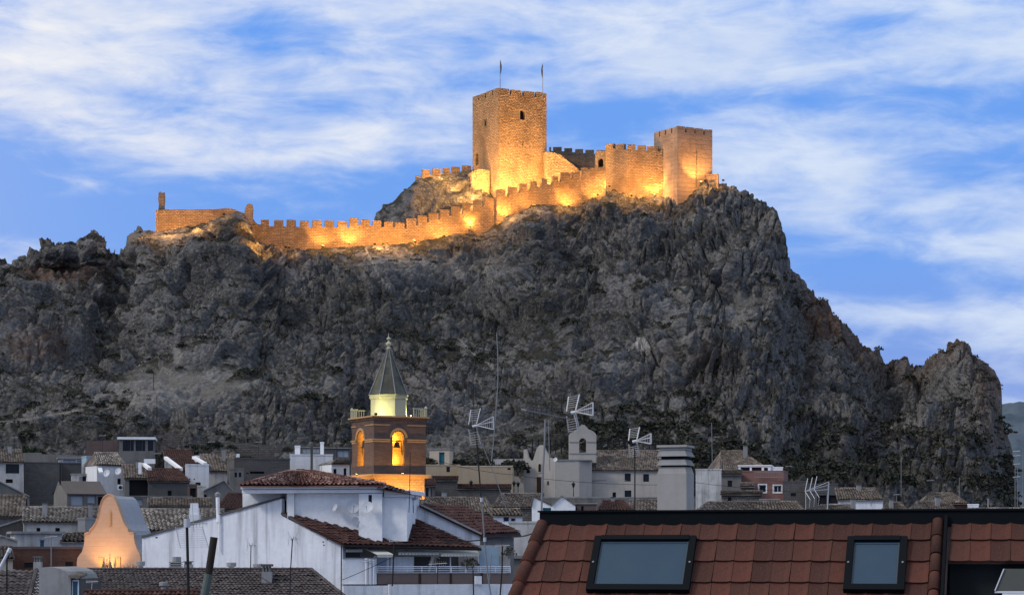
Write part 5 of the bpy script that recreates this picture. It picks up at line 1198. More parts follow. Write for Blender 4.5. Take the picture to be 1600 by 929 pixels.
# parapets, pipes, tanks, small roof things
def slope_bar(label, pts, Y, mat, th=.35, name='parapet'):
    a, b = pts; A = P(a[0], a[1], Y[0]); B = P(b[0], b[1], Y[1])
    tag(MB().prism([A, B, B + Vector((0, 0, th)), A + Vector((0, 0, th))], (.4, .25, 0)).build(name, mat), label, 'parapet')
slope_bar('bright white slanted parapet across the dark red roof', ((280, 735), (256, 717)), (278.5, 286), m_['white_clean'])
slope_bar('short white slanted parapet left of the longer one', ((231, 734), (222, 727)), (262, 267), m_['white_clean'], .3)
slope_bar('white slanted parapet above the white cube house', ((318, 726), (300, 716)), (276, 283), m_['white_clean'], .3)
slope_bar('white slanted parapet on the left gable of the tiled white house', ((155, 740), (147, 711)), (270, 278), m_['white_clean'], .25)
for (u0, u1, v0, v1, y, lab) in ((225, 242, 716.5, 720, 285, 'white flat parapet below the gallery house'), (304, 312, 711, 722, 284, 'white chimney block between the red roofs'), (216, 221, 722, 736, 266, 'grey chimney stub on the mottled roof left'), (344, 374, 708.5, 710, 290, 'thin white coping above the long mottled roof')):
    a = P(u0, v1, y); b = P(u1, v0, y); obj_thing('roof_block', lab, 'parapet' if u1 - u0 > 10 else 'chimney', MB().box(a.x, y, a.z - .3, b.x, y + .5, b.z), m_['white_clean'], a)
a = P(131.5, 740, 277); obj_thing('water_tank', 'grey cylindrical water tank standing on the small roof', 'water tank', MB().lathe(a, [(.27, 0), (.27, .85), (.1, .95)], 12), m_['concrete'], a)
a = P(94, 751, 237); obj_thing('flue_pipe', 'tall black flue pipe against the grey block wall', 'flue pipe', MB().tube(a - Vector((0, 0, .4)), P(94, 723, 237), .085, 8), m_['black_metal'], a)
a = P(487, 745, 270); obj_thing('drain_pipe', 'thick dark grey pipe running up the white terrace house', 'pipe', MB().box(X(485, 275), 275, Zv(748, 275), X(488.6, 275), 275.3, Zv(697, 275)), m_['dark_grey'], a)
def dish(u, v, Y, r, label, az=-.4, mast=None, group=None):
    c = P(u, v, Y); R_ = thing('satellite_dish', label, 'satellite dish', c, group)
    d = Vector((math.sin(az), -math.cos(az), .35)).normalized(); T = Matrix.Translation(c) @ d.to_track_quat('Z', 'Y').to_matrix().to_4x4()
    b = MB(); N = 16; pr = [(0, 0), (.35, .012), (.7, .05), (1, .10)]; k0 = []
    for rr, z in pr: k0.append([T @ Vector((rr * r * math.cos(2 * math.pi * i / N), rr * r * math.sin(2 * math.pi * i / N) * 1.05, z * r * 2)) for i in range(N)])
    for q in range(3):
        for i in range(N): j = (i + 1) % N; b.quad(k0[q][i], k0[q][j], k0[q + 1][j], k0[q + 1][i])
    b.build('reflector', M['dish'], R_, True)
    h = MB(); e = T @ Vector((0, -r * .25, r * .95)); h.tube(T @ Vector((0, -r * .95, .1 * r)), e, r * .03, 5); h.tube(e, T @ Vector((0, -r * .12, r * .80)), r * .09, 6); h.build('feed_arm', M['metal'], R_)
    k = MB(); k.tube(c + Vector((0, .03, 0)), c + Vector((0.05, r * .9, -.1)), r * .06, 5); k.tube(c + Vector((.05, r * .5, -.6 * r)), c + Vector((.05, r * .5, .1)), r * .05, 5); k.build('bracket', M['metal'], R_)
dish(167, 739, 269.8, .42, 'white dish on the left of the white wall with air conditioner'); dish(185, 736, 270.5, .40, 'pale dish high on the right of the white wall with air conditioner')
dish(1481, 789, 240, .30, 'tiny white dish on the mottled roof by the reddish house'); dish(868, 717.5, 297, .28, 'tiny dish on the roof edge of the chapel flank')
# air conditioner
a = P(188.5, 765, 269.6); ac = thing('air_conditioner', 'white air conditioner box on the white house wall', 'air conditioner', a)
MB().box(X(184.5, 270), 269.6, Zv(765, 270), X(192.5, 270), 270.1, Zv(757, 270)).build('case', m_['white_metal'], ac)
MB().prism([P(188, 761, 269.58) + Vector((.22 * math.cos(t * .524), 0, .22 * math.sin(t * .524))) for t in range(12)], (0, .015, 0)).build('fan', m_['black_metal'], ac)
# street lamps
def street_lamp(u, v0, v1, Y, label, wall=False):
    b = P(u, v1, Y); t = P(u, v0, Y); R_ = thing('street_lamp', label, 'street lamp', b, 'old lanterns near the chapel')
    s = (t.z - b.z) if not wall else .9
    hd = .75; MB().tube(b, t - Vector((0, 0, hd)), .06, 6, .04).build('pole', m_['black_metal'], R_)
    c = t - Vector((0, 0, hd)); MB().lathe(c, [(.08, 0), (.22, .42), (.30, .45), (.06, .66), (.03, .75)], 6).build('lantern', m_['black_metal'], R_)
street_lamp(736, 749, 758, 287.2, 'old lantern on a short bracket above the dark red eaves'); street_lamp(803, 750, 775, 289, 'left of the two lantern posts on the chapel steps'); street_lamp(809.5, 751, 780, 288, 'right of the two lantern posts on the chapel steps')
street_lamp(896, 752, 775, 288.6, 'lone lantern post in front of the chapel flank')
# railing on the pink house
rl = thing('balcony_railing', 'dark balcony railing across the pink house front', 'railing', P(1201, 745, 271)); b = MB(); A = P(1178.5, 737, 271.2); B = P(1223, 737, 270.2); z_ = (8 / F) * 271
for h in (0, -z_): b.tube(A + Vector((0, 0, h)), B + Vector((0, 0, h)), .03, 5)
b.build('rail', m_['metal'], rl)
bm_ = MB().tube((0, 0, 0), (0, 0, z_), .02, 4).mesh('baluster', m_['metal'])
for i in range(19): link('baluster', bm_, rl, Matrix.Translation(A.lerp(B, i / 18) - Vector((0, 0, z_))))
# trees and bushes in the town
def bush(u, v, Y, r, label, mat='leaf_green', name='shrub', cat='shrub', n=260, fl=.8):
    c = P(u, v, Y); R_ = thing(name, label, cat, c - Vector((0, 0, r)))
    V_, Q_ = leaf_blob(abs(int(u)), n, fl, .13); V_[:, 2] -= .25; np_mesh('foliage', V_ * r * 1.05 + np.array(tuple(c)), Q_, M[mat], base=wloc(R_), parent=R_)
    s = MB(); 
    for k_ in range(3): s.tube(c - Vector((0, 0, r * .8)), c + Vector((math.cos(k_ * 2.1) * r * .3, math.sin(k_ * 2.1) * r * .3, 0)), r * .04, 5, r * .02)
    s.build('stems', m_['wood'], R_)
for q in ((50, 703, 316, 1.3, 'dark square hedge behind the tall grey block wall, left end', 'leaf_green'), (41, 702, 316.5, 1.1, 'dark hedge clump above the grey weathered wall', 'leaf_green'), (58, 703, 317, 1.1, 'small hedge clump right of the square hedge', 'leaf_green'),
          (340, 694, 314, 1.0, 'dark bush on the rubble terrace wall', 'leaf'), (330, 695, 314, 1.2, 'wider dark bush on the rubble terrace', 'leaf'), (362, 698, 314, .8, 'small dark bush near the end of the terrace', 'leaf'), (450, 702, 300, .8, 'leafy bush behind the block building corner', 'leaf'),
          (668, 722, 297.5, 1.4, 'bush beside the rooftop stair hut', 'leaf'), (712, 723, 300, 1.6, 'wide dark bush above the ochre wall, left', 'leaf'), (733, 724, 300, 1.8, 'wide dark bush above the middle of the ochre wall', 'leaf'), (757, 722, 301, 1.5, 'dark bush above the ochre wall, right', 'leaf'),
          (795, 724, 300, 1.5, 'bush at the upper chapel steps', 'leaf'), (809, 727, 299, 1.6, 'larger bush against the chapel wall', 'leaf'), (790, 729, 298, 1.0, 'low bush over the stepped cream wall', 'leaf'), (705, 781, 243, .9, 'small leafy plant above the dark red tiles', 'leaf_green'), (720, 783, 240, .8, 'small bush on the mottled stone roof edge', 'leaf_green')):
    bush(*q)

def ray_hit(u, v, o, n):
    d = Vector(((u - 800) / F, 1, (VH - v) / F)); c = Vector((0, 0, ZC)); return c + d * ((o - c).dot(n) / d.dot(n))
Zu = Vector((0, 0, 1))
# ---------------------------------------------------------------- lit curved church front
M['facade'] = masonry('smooth_ashlar_plaster', (.47, .33, .24), (.44, .31, .225), (.445, .315, .23), .62, .30, .006, .006, .15, .12, sharp=True)
ol = [(120, 905), (120, 878), (121, 871), (124, 866), (127.5, 862), (130, 856), (131.5, 848), (132, 836), (133.5, 833), (139.5, 832), (140.5, 828), (145.5, 823), (149, 818), (151.8, 811), (154.5, 802), (156, 792), (158.5, 784), (161.5, 778), (165, 774.5), (169, 772.6), (173, 773),
      (177.5, 777), (181, 783), (184, 790), (187.5, 800), (190, 807), (193.5, 817), (197, 823), (200, 827), (201, 832), (209, 832.7), (209.3, 841), (211, 849), (213.5, 856), (217.5, 863.5), (219.5, 871), (220, 880), (220, 905)]
cf = P(120, 905, 150); c1, c2 = frame2(cf, R(-17)); hp = [on_plane(u, v, cf, c2) for u, v in ol]
chf = thing('church_front', 'curved ochre church front glowing orange, with a slim niche and pale side vault', 'church', (cf.x, cf.y, min(p.z for p in hp)))
MB().prism(hp, c2 * .35).build('front_wall', M['facade'], chf)
inner = [p + c2 * .352 - c1 * 0 for p in hp]; MB().prism([(Vector(p) - Zu * .05) for p in inner], c2 * 2.9).build('vault', plaster('pale_grey_vault', (.33, .35, .38), .15, .2, (.15, .15, .16)), chf)
rm_ = MB()
for p, q in zip(hp[7:30], hp[8:31]):     # thin moulding along the gable
    rm_.prism([p - c2 * .07, q - c2 * .07, q - c2 * .07 + Zu * .07, p - c2 * .07 + Zu * .07], c2 * .45)
rm_.build('gable_moulding', M['facade'], chf)
def pan(root, u0, v0, u1, v1, o, a1, a2, out, mat, nm, arch=False): return panel(root, u0, v0, u1, v1, o, a1, a2, out, mat, nm, arch)
pan(chf, 169.5, 797, 174.5, 821, cf, c1, c2, .05, M['facade'], 'niche_frame', True); pan(chf, 170.8, 799, 173.4, 820, cf, c1, c2, .08, M['moulding'], 'niche', True)
for a, b, n_ in ((154.5, 161.5, 'left'), (182, 188.5, 'right')): pan(chf, a, 870, b, 893, cf, c1, c2, .06, M['moulding'], 'doorway')
for u in (165.5, 171.5, 177.5):
    A = on_plane(u, 890, cf, c2) - c2 * .4; fz = thing('iron_finial', 'slim iron finial before the lit church front, %s' % {165.5: 'left of three', 171.5: 'middle of three', 177.5: 'right of three'}[u], 'finial', A, 'iron finials before the church front')
    MB().lathe(A - Zu * .4, [(.06, 0), (.05, .5), (.10, .62), (.03, .8), (.02, 1.15 if u == 171.5 else .95)], 6).build('finial_body', M['black_metal'], fz)
lpz = on_plane(171.5, 893, cf, c2) - c2 * 1.3
fixture(lpz, on_plane(171.5, 850, cf, c2), 'warm floodlight at the foot of the curved church front', None, 330, (1.0, .52, .16), 110, .1)
fixture(on_plane(171.5, 900, cf, c2) - c2 * 7.5 - Zu * .6, on_plane(171, 835, cf, c2), 'warm floodlight on the street before the curved church front', None, 1100, (1.0, .55, .25), 60, .2)
# spiky plant at its right foot
sp0 = P(208, 893, 147); spn = thing('yucca_plant', 'spiky potted plant against the right foot of the lit church front', 'plant', sp0); b = MB()
for i in range(26):
    a = random.uniform(-1.3, 1.3); L = random.uniform(.4, 1.0); q = sp0 + Vector((random.uniform(-.35, .35), 0, 0)); b.tube(q, q + Vector((math.sin(a) * L * .6, random.uniform(-.1, .1), math.cos(a) * L * .8 + .1)), .022, 4, .006)
b.build('leaves', M['leaf'], spn)

# ---------------------------------------------------------------- big white house in the middle
WY = 132.0
B_ = P(535, 848, WY); g1, g2 = frame2(B_, R(-22)); s1, s2 = frame2(B_, R(12))
wh = thing('white_house', 'large white house with stained gable wall, red tile roofs, rooftop storey and balcony', 'house', (B_.x, B_.y, 0))
gp = [on_plane(u, v, B_, g2) for u, v in ((222, 1000), (222, 840), (440, 778.5), (440, 803.5), (535, 848), (535, 1000))]
M['white_stained'] = plaster('streaked_white_plaster', (.70, .72, .76), .62, .22, (.20, .20, .21))
MB().prism(gp, g2 * .4).build('gable_wall', M['white_stained'], wh)
cp = MB()
for a, b in ((gp[1], gp[2]), (gp[3], gp[4])): cp.prism([a - g2 * .08 + Zu * .004, b - g2 * .08 + Zu * .004, b - g2 * .08 + Zu * .13, a - g2 * .08 + Zu * .13], g2 * .56)
cp.build('coping', M['dark_grey'], wh)
A_ = gp[3]; C_ = on_plane(745, 853, B_, s2); rn = (A_ - B_).cross(C_ - B_).normalized()
if rn.z < 0: rn = -rn
def rh(u, v): return ray_hit(u, v, B_ + Zu * .05, rn)
D_ = rh(655, 813); A2 = A_ + Zu * .05
over = -s2 * .35
eL = B_ + over * 1 + Zu * .0; eR = C_ + over + s1 * .2
eL.z -= .1; eR.z -= .1
dk = MB(); dk.prism([eL, eR, D_ + (D_ - C_) * .3, A2], (0, 0, -.1)); dk.build('roof_deck', M['tile_darkred'], wh)
tiles(eL, eR, D_ + (D_ - C_) * .3, A2, M['tile_darkred'], wh, .3, .42, .05)
b = MB(); b.tube(eL - Zu * .08, eR - Zu * .08, .07, 6); b.build('gutter', M['black_metal'], wh)
# wall behind everything below the eave
bw_ = MB(); q0_ = B_ + s2 * 2.2 + Zu * -.1; q1_ = C_ + s2 * 2.2 + s1 * 2.2; bw_.prism([q0_ - Zu * 13, (q1_.x, q1_.y, q0_.z - 13), (q1_.x, q1_.y, q0_.z), q0_], s2 * .3); bw_.build('back_wall', M['cream_grey'], wh)
# rooftop storey
p1_ = rh(455, 805); p2_ = rh(560, 833); ud_ = (p2_ - p1_); sO = Vector((p2_.x, p2_.y, 0)); syaw = math.atan2(ud_.y, ud_.x); sa, sb = frame2(sO, syaw)
print('storey', p1_, p2_, math.degrees(syaw), rh(597, 836), rh(636, 828))
def fs(u, v, out=0.0): return on_plane(u, v, sO - sb * out, sb)
def fbox(u0, v0, u1, v1, out, dep, mat, nm, parent=wh):
    a = fs(u0, v1, out); b = fs(u1, v0, out); return MB().obox(a, sa * (b - a).dot(sa), sb * dep, (0, 0, b.z - a.z)).build(nm, mat, parent)
wc = M['white_clean']
fbox(447.8, 770.2, 561, 850, 0, 6, wc, 'rooftop_storey'); fbox(379, 770.2, 447.6, 850, -1.3, 4.6, wc, 'rooftop_storey')
bo = fs(560.6, 800, .45); bo = Vector((bo.x, bo.y, 0)); wb = MB(); ww = (fs(597, 800, .45) - bo).dot(sa)
holes_ = [((fs(575.5, 800, .45) - bo).dot(sa), (fs(581, 800, .45) - bo).dot(sa), fs(578, 788, .45).z, fs(578, 772.5, .45).z)]
facade(wb, bo, sa, sb, ww, fs(578, 848, .45).z, fs(578, 770.2, .45).z, holes_, .3)
for x_ in (0, ww): wb.quad(*[bo + sa * x_ + sb * y_ + Zu * fs(578, v_, .45).z for y_, v_ in ((0, 848), (0, 770.2), (3, 770.2), (3, 848))])
wb.build('bay', wc, wh); opening(wh, bo, sa, sb, holes_[0], 'black', .3)
fbox(597.3, 776, 636, 845, .1, 4, wc, 'bay')
fbox(376, 758.5, 600, 763.5, .75, 6.6, wc, 'cornice'); fbox(378, 763.7, 598, 770, .55, 6.4, wc, 'cornice')
fbox(600.2, 765, 641, 771.5, .4, 5, wc, 'cornice'); fbox(600.2, 771.7, 638, 775.8, .25, 4.6, wc, 'cornice')
E1 = fs(374, 758.4, .95); E2 = fs(602, 758.4, .95); E2.z = E1.z = (E1.z + E2.z) / 2; K1_ = fs(450, 738, -3.2); K2_ = fs(489, 738, -3.2); K2_.z = K1_.z
M['tile_redlight'] = tilemat('red_barrel_tiles', (.07, .025, .022), (.11, .04, .033), (.27, .18, .15))
MB().prism([E1, E2, K2_, K1_], (0, 0, -.06)).build('hip_roof', M['tile_redlight'], wh)
tiles(E1, E2, K2_, K1_, M['tile_redlight'], wh, .27, .40, .07)
for a, b in ((E1, K1_), (K2_, E2), (K1_, K2_)):
    rg = MB(); n_ = max(2, int((b - a).length / .45))
    for i in range(n_): rg.tube(a.lerp(b, i / n_) + Zu * .09, a.lerp(b, (i + 1.06) / n_) + Zu * .09, .10, 6, .08)
    rg.build('hip_tiles', M['tile_redlight'], wh, kind='stuff')
E3 = fs(643, 771, .5); K3 = fs(576, 751, -2.5); Eb = fs(598, 762.5, .9)
MB().prism([Eb + Vector((-.3, 0, 0)), E3, K3], (0, 0, -.06)).build('hip_roof', M['tile_darkred'], wh)
tiles(Eb + Vector((-.4, 0, 0)), E3, K3 + Vector((.15, 0, 0)), K3 - Vector((.3, 0, 0)), M['tile_darkred'], wh, .26, .4, .05)
# chimneys of the white house
c_ = fbox(427.5, 764, 440, 792, -.9, .4, wc, 'chimney'); fbox(426, 750.5, 440, 763.5, -.8, .6, M['white_metal'], 'cowl', c_)
for u in (423.5, 429.5): MB().lathe(fs(u, 749, -.9), [(.05, -.3), (.13, 0), (.13, .1), (.03, .18)], 8).build('roof_vent', M['metal'], c_)
c_ = fbox(449, 767, 459.5, 809, .25, .5, M['white'], 'chimney')
for i in range(3): fbox(449.4, 757.5 + i * 3.3, 459, 759.5 + i * 3.3, .24, .45, M['black_metal'], 'louvre', c_)
fbox(450.5, 756, 458, 767, .2, .3, M['dark'], 'flue', c_); fbox(448.8, 755, 459.8, 756.8, .27, .55, M['concrete'], 'cap', c_)
fbox(440.8, 781, 447.5, 803, -.9, .1, M['dark'], 'dark_slit')
cc_ = on_plane(637, 822, rh(640, 822), Vector((0, 1, 0))).y
def fb2(u0, v0, u1, v1, Y, dep, mat, nm, parent): a = P(u0, v1, Y); b = P(u1, v0, Y); return MB().box(a.x, Y, a.z, b.x, Y + dep, b.z).build(nm, mat, parent)
c_ = fb2(637, 801, 648.5, 826, cc_, .42, wc, 'chimney', wh); fb2(639, 789, 646.5, 800.8, cc_ + .1, .25, M['metal'], 'flue', c_)
MB().lathe(P(643, 781, cc_ + .2), [(.12, -.3), (.12, 0), (.28, .02), (.28, .22), (.05, .34)], 10).build('cowl', M['metal'], c_)
for (u, v, r, lab, az) in ((550.5, 791.5, .375, 'largest white dish on the rooftop storey wall, middle of the row', .35), (574.5, 792, .33, 'round grey-white dish right of the largest one', -.2), (556, 816, .33, 'white dish below the others on the rooftop storey wall', .75), (524, 792.5, .22, 'smallest dish, at the left of the rooftop storey wall', -.9)):
    dish(u, v, fs(u, v, .85 if u > 560 else .4).y, r, lab, az, group='dishes on the rooftop storey')
# right wing: sloped white wall and red roof
rw, ro, r1_, r2_ = wall_poly('side_house', 'white sloped-wall house with a dark red lean-to roof right of the rooftop storey', [(640, 900), (640, 798), (655, 788.5), (750, 834), (750, 900)], .4, M['white_stained'], 6, 'house', 135.8)
va = on_plane(655, 788.5, ro, r2_); vb_ = on_plane(752, 835, ro, r2_)
e0 = vb_ - r2_ * .2; e1_ = P(813, 831.5, 142); k1 = P(722, 790, 143.5); k0_ = va - r2_ * .2
MB().prism([e0, e1_, k1, k0_], (0, 0, -.12)).build('roof', M['tile_darkred'], rw); tiles(e0, e1_, k1, k0_, M['tile_darkred'], rw, .28, .42, .05)
MB().prism([k0_ - r2_ * .1, e0 - r2_ * .1, e0 - r2_ * .1 + Zu * .12, k0_ - r2_ * .1 + Zu * .12], r2_ * .3).build('verge', M['concrete'], rw)
fz_ = MB(); fz_.tube(e0 - Zu * .16, e1_ - Zu * .16, .07, 6); fz_.build('gutter', M['black_metal'], rw)
fb = MB(); fb.prism([(e0.x, e0.y + .4, 0), (e1_.x - .4, e1_.y, 0), (e1_.x - .4, e1_.y, e1_.z - .15), (e0.x, e0.y + .4, e0.z - .15)], (0, .3, 0)); fb.build('wall', M['grey'], rw)
# balcony
def sp(u, v, out=0.0): return on_plane(u, v, B_, s2) - s2 * out
def sbox(u0, v0, u1, v1, out, dep, mat, nm, parent=wh):
    a = sp(u0, v1, out); b = sp(u1, v0, out); return MB().obox(a, s1 * (b - a).dot(s1), s2 * dep, (0, 0, b.z - a.z)).build(nm, mat, parent)
sbox(535.5, 871.5, 588, 912, .1, .3, wc, 'balcony_parapet'); sbox(535, 870.5, 589, 871.8, .16, .4, M['concrete'], 'coping')
for i, u in enumerate((569.5, 575.5, 581)):
    pz = MB(); q = sp(u + 1.8, 912, .35); q2 = sp(u + 1.8, 877 + i * 1.0, .35); pz.tube(q, q2, .09, 8); pz.tube(q2, q2 + Zu * .05, .13, 8); pz.tube(q2 + Zu * .12, q2 + Zu * .2, .1, 8); pz.build('flue_pipe', M['white_metal'], wh)
sbox(535.2, 914, 604, 1000, .45, .5, M['white_stained'], 'lower_wall'); sbox(604.4, 911.5, 800, 1000, .9, .5, M['white_stained'], 'lower_wall')
for a, b in ((590, 654.5), (658.5, 703), (706.5, 751.5), (755, 797)): sbox(a, 895, b, 911.4, -.1, .12, M['brown_panel'], 'balcony_panel')
for a in (654.7, 703.2, 751.7): sbox(a, 894.5, a + 3.2, 911.4, -.05, .2, M['wood'], 'pier')
sbox(588, 893.2, 798, 894.6, .0, .3, M['white_metal'], 'sill')
rl_ = MB()
for v in (884.5, 887.5, 890.8): rl_.tube(sp(588, v, .05), sp(797, v, .05), .022 if v > 885 else .035, 5)
for u in np.arange(590, 798, 23): rl_.tube(sp(u, 894, .05), sp(u, 884.5, .05), .025, 5)
rl_.build('balcony_rail', M['white_metal'], wh)
def awning(u0, v0, u1, v1, du, label, dep=1.2, stripes=0):
    a = sp(u0, v0, -.7); b = sp(u1, v0, -.7); c = sp(u1 + du, v1, -.7 + dep); d = sp(u0 + du, v1, -.7 + dep); R_ = thing('awning', label, 'awning', a)
    MB().prism([a, b, c, d], (0, 0, -.04)).build('cloth', M['fabric'], R_)
    v_ = MB(); n = 12
    for i in range(n): v_.quad(d.lerp(c, i / n), d.lerp(c, (i + .82) / n), d.lerp(c, (i + .82) / n) - Zu * .16, d.lerp(c, i / n) - Zu * .16)
    v_.build('valance', M['fabric'], R_)
awning(540.5, 853.5, 567, 857.5, 0, 'small striped awning at the left end of the balcony', .6); awning(567, 853, 592, 865.5, 20, 'long cream awning sloping out over the balcony', 1.5); awning(622, 858, 686, 862, 0, 'faded flat awning over the middle of the balcony', .8); awning(686, 857, 746, 864, 2, 'pale canopy over the right part of the balcony', 1.0)
sbox(541, 860, 566, 871, -.9, .05, M['glass'], 'window')
gd = sbox(586.5, 867.5, 611, 893, -.6, .06, M['white_metal'], 'glass_door'); sbox(590.5, 870.5, 606.5, 892, -.56, .03, M['glass_blue'], 'pane', gd)
for a in np.arange(613, 650, 9.3): sbox(a, 869, a + 9, 893, -.7, .06, M['white'], 'screen_panel')
for a in (650.5, 690): sbox(a, 869, a + 34, 893, -1.6, .06, M['dark_grey'], 'shaded_wall')  # dark grey panels paint the shade of the open recess
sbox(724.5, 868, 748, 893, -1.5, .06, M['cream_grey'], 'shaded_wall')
for a in (704.5, 728, 748.5): sbox(a, 863, a + 1.6, 894, -.3, .08, M['white_metal'], 'post')
sbox(751, 853, 782, 893, -.35, .1, M['blue_wall'], 'side_panel')
sbox(783, 868, 800, 893, -.5, .1, M['cream_grey'], 'side_panel')
br_ = sp(676, 886, -.9); plt = thing('folded_parasol', 'folded pale parasol and frame leaning on the balcony', 'parasol', br_ - Zu * .3)
MB().tube(sp(674, 893, -.8), sp(681, 866, -.8), .05, 6, .12).tube(sp(681, 866, -.8), sp(690, 872, -.6), .03, 5).build('cloth', M['fabric'], plt)
for (u, v, lab) in ((568.5, 890, None),): pass
# terrace clutter: plants on the balcony
for (u, v, r, lab) in ((730, 880, .38, 'straggly plant at the middle post of the balcony'), (738, 878, .45, 'bushy pot plant right of the balcony post'), (795, 862, .5, 'wiry bush at the right end of the balcony')):
    q = sp(u, v, .1); bush(u, v, q.y, r, lab, 'leaf_dry', 'pot_plant', 'plant', 120, 1.1)
sx0 = sp(742, 894, .15); MB_ = thing('storage_box', 'white box standing at the foot of the balcony mast', 'box', sx0); a = sp(736.5, 911.2, 1.1); b = sp(747, 899, 1.1); MB().obox(a, s1 * (b - a).dot(s1), s2 * .15, (0, 0, b.z - a.z)).build('box_body', wc, MB_)
# house behind between wing and foreground roof
H('blue-grey house under the dark eaves right of the balcony', 790, 842, 872, 150, M['grey'], ('slab', .2, .2, M['metal']), 4, 0)
H('grey-white house behind the red lean-to roof', 795, 845, 817, 172, M['white_old'], ('flat',), 4, 0)

# ---------------------------------------------------------------- dark brown roof across the bottom left
br = thing('brown_roof_house', 'house with a long dark brown tiled roof along the bottom left edge', 'house', P(300, 929, 125) - Zu * 9)
tl = [P(112, 968, 123.4), P(582, 968, 123.4), P(486, 890.5, 129), P(112, 890.5, 129)]
MB().prism(tl, (0, 0, -.12)).build('roof', M['tile_slate'], br); tiles(*tl, M['tile_slate'], br, .26, .30, .035)
MB().prism([P(-20, 890, 129) - Zu * 12, P(486, 890, 129) - Zu * 12, P(486, 890.5, 129) - Zu * .12, P(-20, 890.5, 129) - Zu * .12], (0, 3, 0)).build('wall', M['white'], br)
MB().prism([tl[1] - Zu * 9, tl[1] - Zu * .13, tl[0] - Zu * .13, tl[0] - Zu * 9], (0, .3, 0)).build('wall', M['white'], br)
rg = MB(); a, b = tl[3] + Zu * .08, tl[2] + Zu * .08
for i in range(32): rg.tube(a.lerp(b, i / 32), a.lerp(b, (i + 1.04) / 32), .10, 6, .085)
rg.build('ridge_tiles', M['tile_slate'], br, kind='stuff')
rg = MB(); a, b = tl[2] + Zu * .08, tl[1] + Zu * .08
for i in range(14): rg.tube(a.lerp(b, i / 14), a.lerp(b, (i + 1.06) / 14), .11, 6, .09)
rg.build('hip_tiles', M['tile_slate'], br, kind='stuff')
bl = thing('tiled_roof_house', 'left corner house with a small-tiled grey-brown roof and diagonal hip', 'house', P(20, 929, 124) - Zu * 9)
tl2 = [P(-30, 968, 122), P(36, 968, 122), P(58, 891.5, 127), P(-30, 891.5, 127)]
MB().prism(tl2, (0, 0, -.12)).build('roof', M['tile_slate'], bl); tiles(*tl2, M['tile_slate'], bl, .24, .35, .05)
MB().prism([tl2[0] - Zu * 8, tl2[1] - Zu * 8, tl2[1] - Zu * .13, tl2[0] - Zu * .13], (0, 4.4, 0)).build('wall', M['white'], bl)
rg = MB(); a, b = P(57, 891, 126.8) + Zu * .05, P(37, 968, 121.8) + Zu * .1
for i in range(12): rg.tube(a.lerp(b, i / 12), a.lerp(b, (i + 1.1) / 12), .13, 6, .10)
rg.build('hip_tiles', M['tile_slate'], bl, kind='stuff')
tiles(P(38, 968, 121.9), P(66, 968, 122.5), P(66, 892, 127), P(58.5, 892, 127), M['tile_slate'], bl, .3, .35, .05)
# dormer with a blue-green door
dm = thing('roof_dormer', 'rounded grey concrete dormer with a teal door on the brown roof', 'dormer', P(85, 929, 121))
oD = P(61, 975, 120.6); d1, d2 = frame2(oD, R(-6))
pr_ = [on_plane(u, v, oD, d2) for u, v in [(61, 975), (61, 889), (64, 886), (72, 885), (84, 885.5), (94, 888), (103, 892), (108, 897), (110.5, 903), (111, 975)]]
MB().prism(pr_, d2 * 5).build('shell', M['concrete'], dm)
f_ = [on_plane(u, v, oD, d2) for u, v in [(111.3, 975), (111.3, 903.5), (123, 903.5), (123, 975)]]
MB().prism([p + d2 * .25 for p in f_], d2 * 4).build('side_wall', M['dark_grey'], dm)
fr_ = MB()
for a, b, c, d in ((111.5, 905, 121.5, 907.5), (111.4, 905, 112.5, 975), (120.2, 907.6, 121.5, 975)):
    A = on_plane(a, d, oD, d2) + d2 * .14; B = on_plane(c, b, oD, d2) + d2 * .14; fr_.obox(A, d1 * (B - A).dot(d1), d2 * .1, (0, 0, B.z - A.z))
do = fr_.build('door_frame', M['white_metal'], dm)
A = on_plane(112.6, 975, oD, d2) + d2 * .18; B = on_plane(120.1, 907.6, oD, d2) + d2 * .18; MB().obox(A, d1 * (B - A).dot(d1), d2 * .05, (0, 0, B.z - A.z)).build('leaf', M['blue_door'], do)
ev = MB()
for i in range(5):
    q = on_plane(111 + i * 3.3, 900 - (0 if i < 3 else -1.2), oD, d2) - d2 * .25; ev.tube(q, q + d2 * 1.4 + Zu * .15, .09, 7)
ev.build('eave_tiles', M['tile_brown'], dm, kind='stuff')
# lower reddish roof edge peeping in at the bottom
lr = thing('lower_roof_house', 'roof edge with dark red ridge tiles at the very bottom left', 'house', P(220, 940, 112) - Zu * 9)
tl3 = [P(128, 1000, 108), P(330, 1000, 108), P(312, 925, 112), P(132, 925, 112)]
MB().prism(tl3, (0, 0, -.12)).build('roof', M['tile_darkred'], lr); tiles(*tl3, M['tile_darkred'], lr, .24, .35, .05)
rt_ = MB().tube((-.19, 0, 0), (.20, 0, .0), .115, 8, .09).mesh('ridge_tile', M['tile_darkred'])
a, b = tl3[3] + Zu * .07, tl3[2] + Zu * .07; n_ = 16
for i in range(n_): link('ridge_tile', rt_, lr, Matrix.Translation(a.lerp(b, (i + .5) / n_)))
MB().prism([P(128, 1000, 112.3) - Zu * 8, P(330, 1000, 112.3) - Zu * 8, P(320, 926, 112.3) - Zu * .2, P(132, 926, 112.3) - Zu * .2], (0, 4, 0)).build('wall', M['white'], lr)
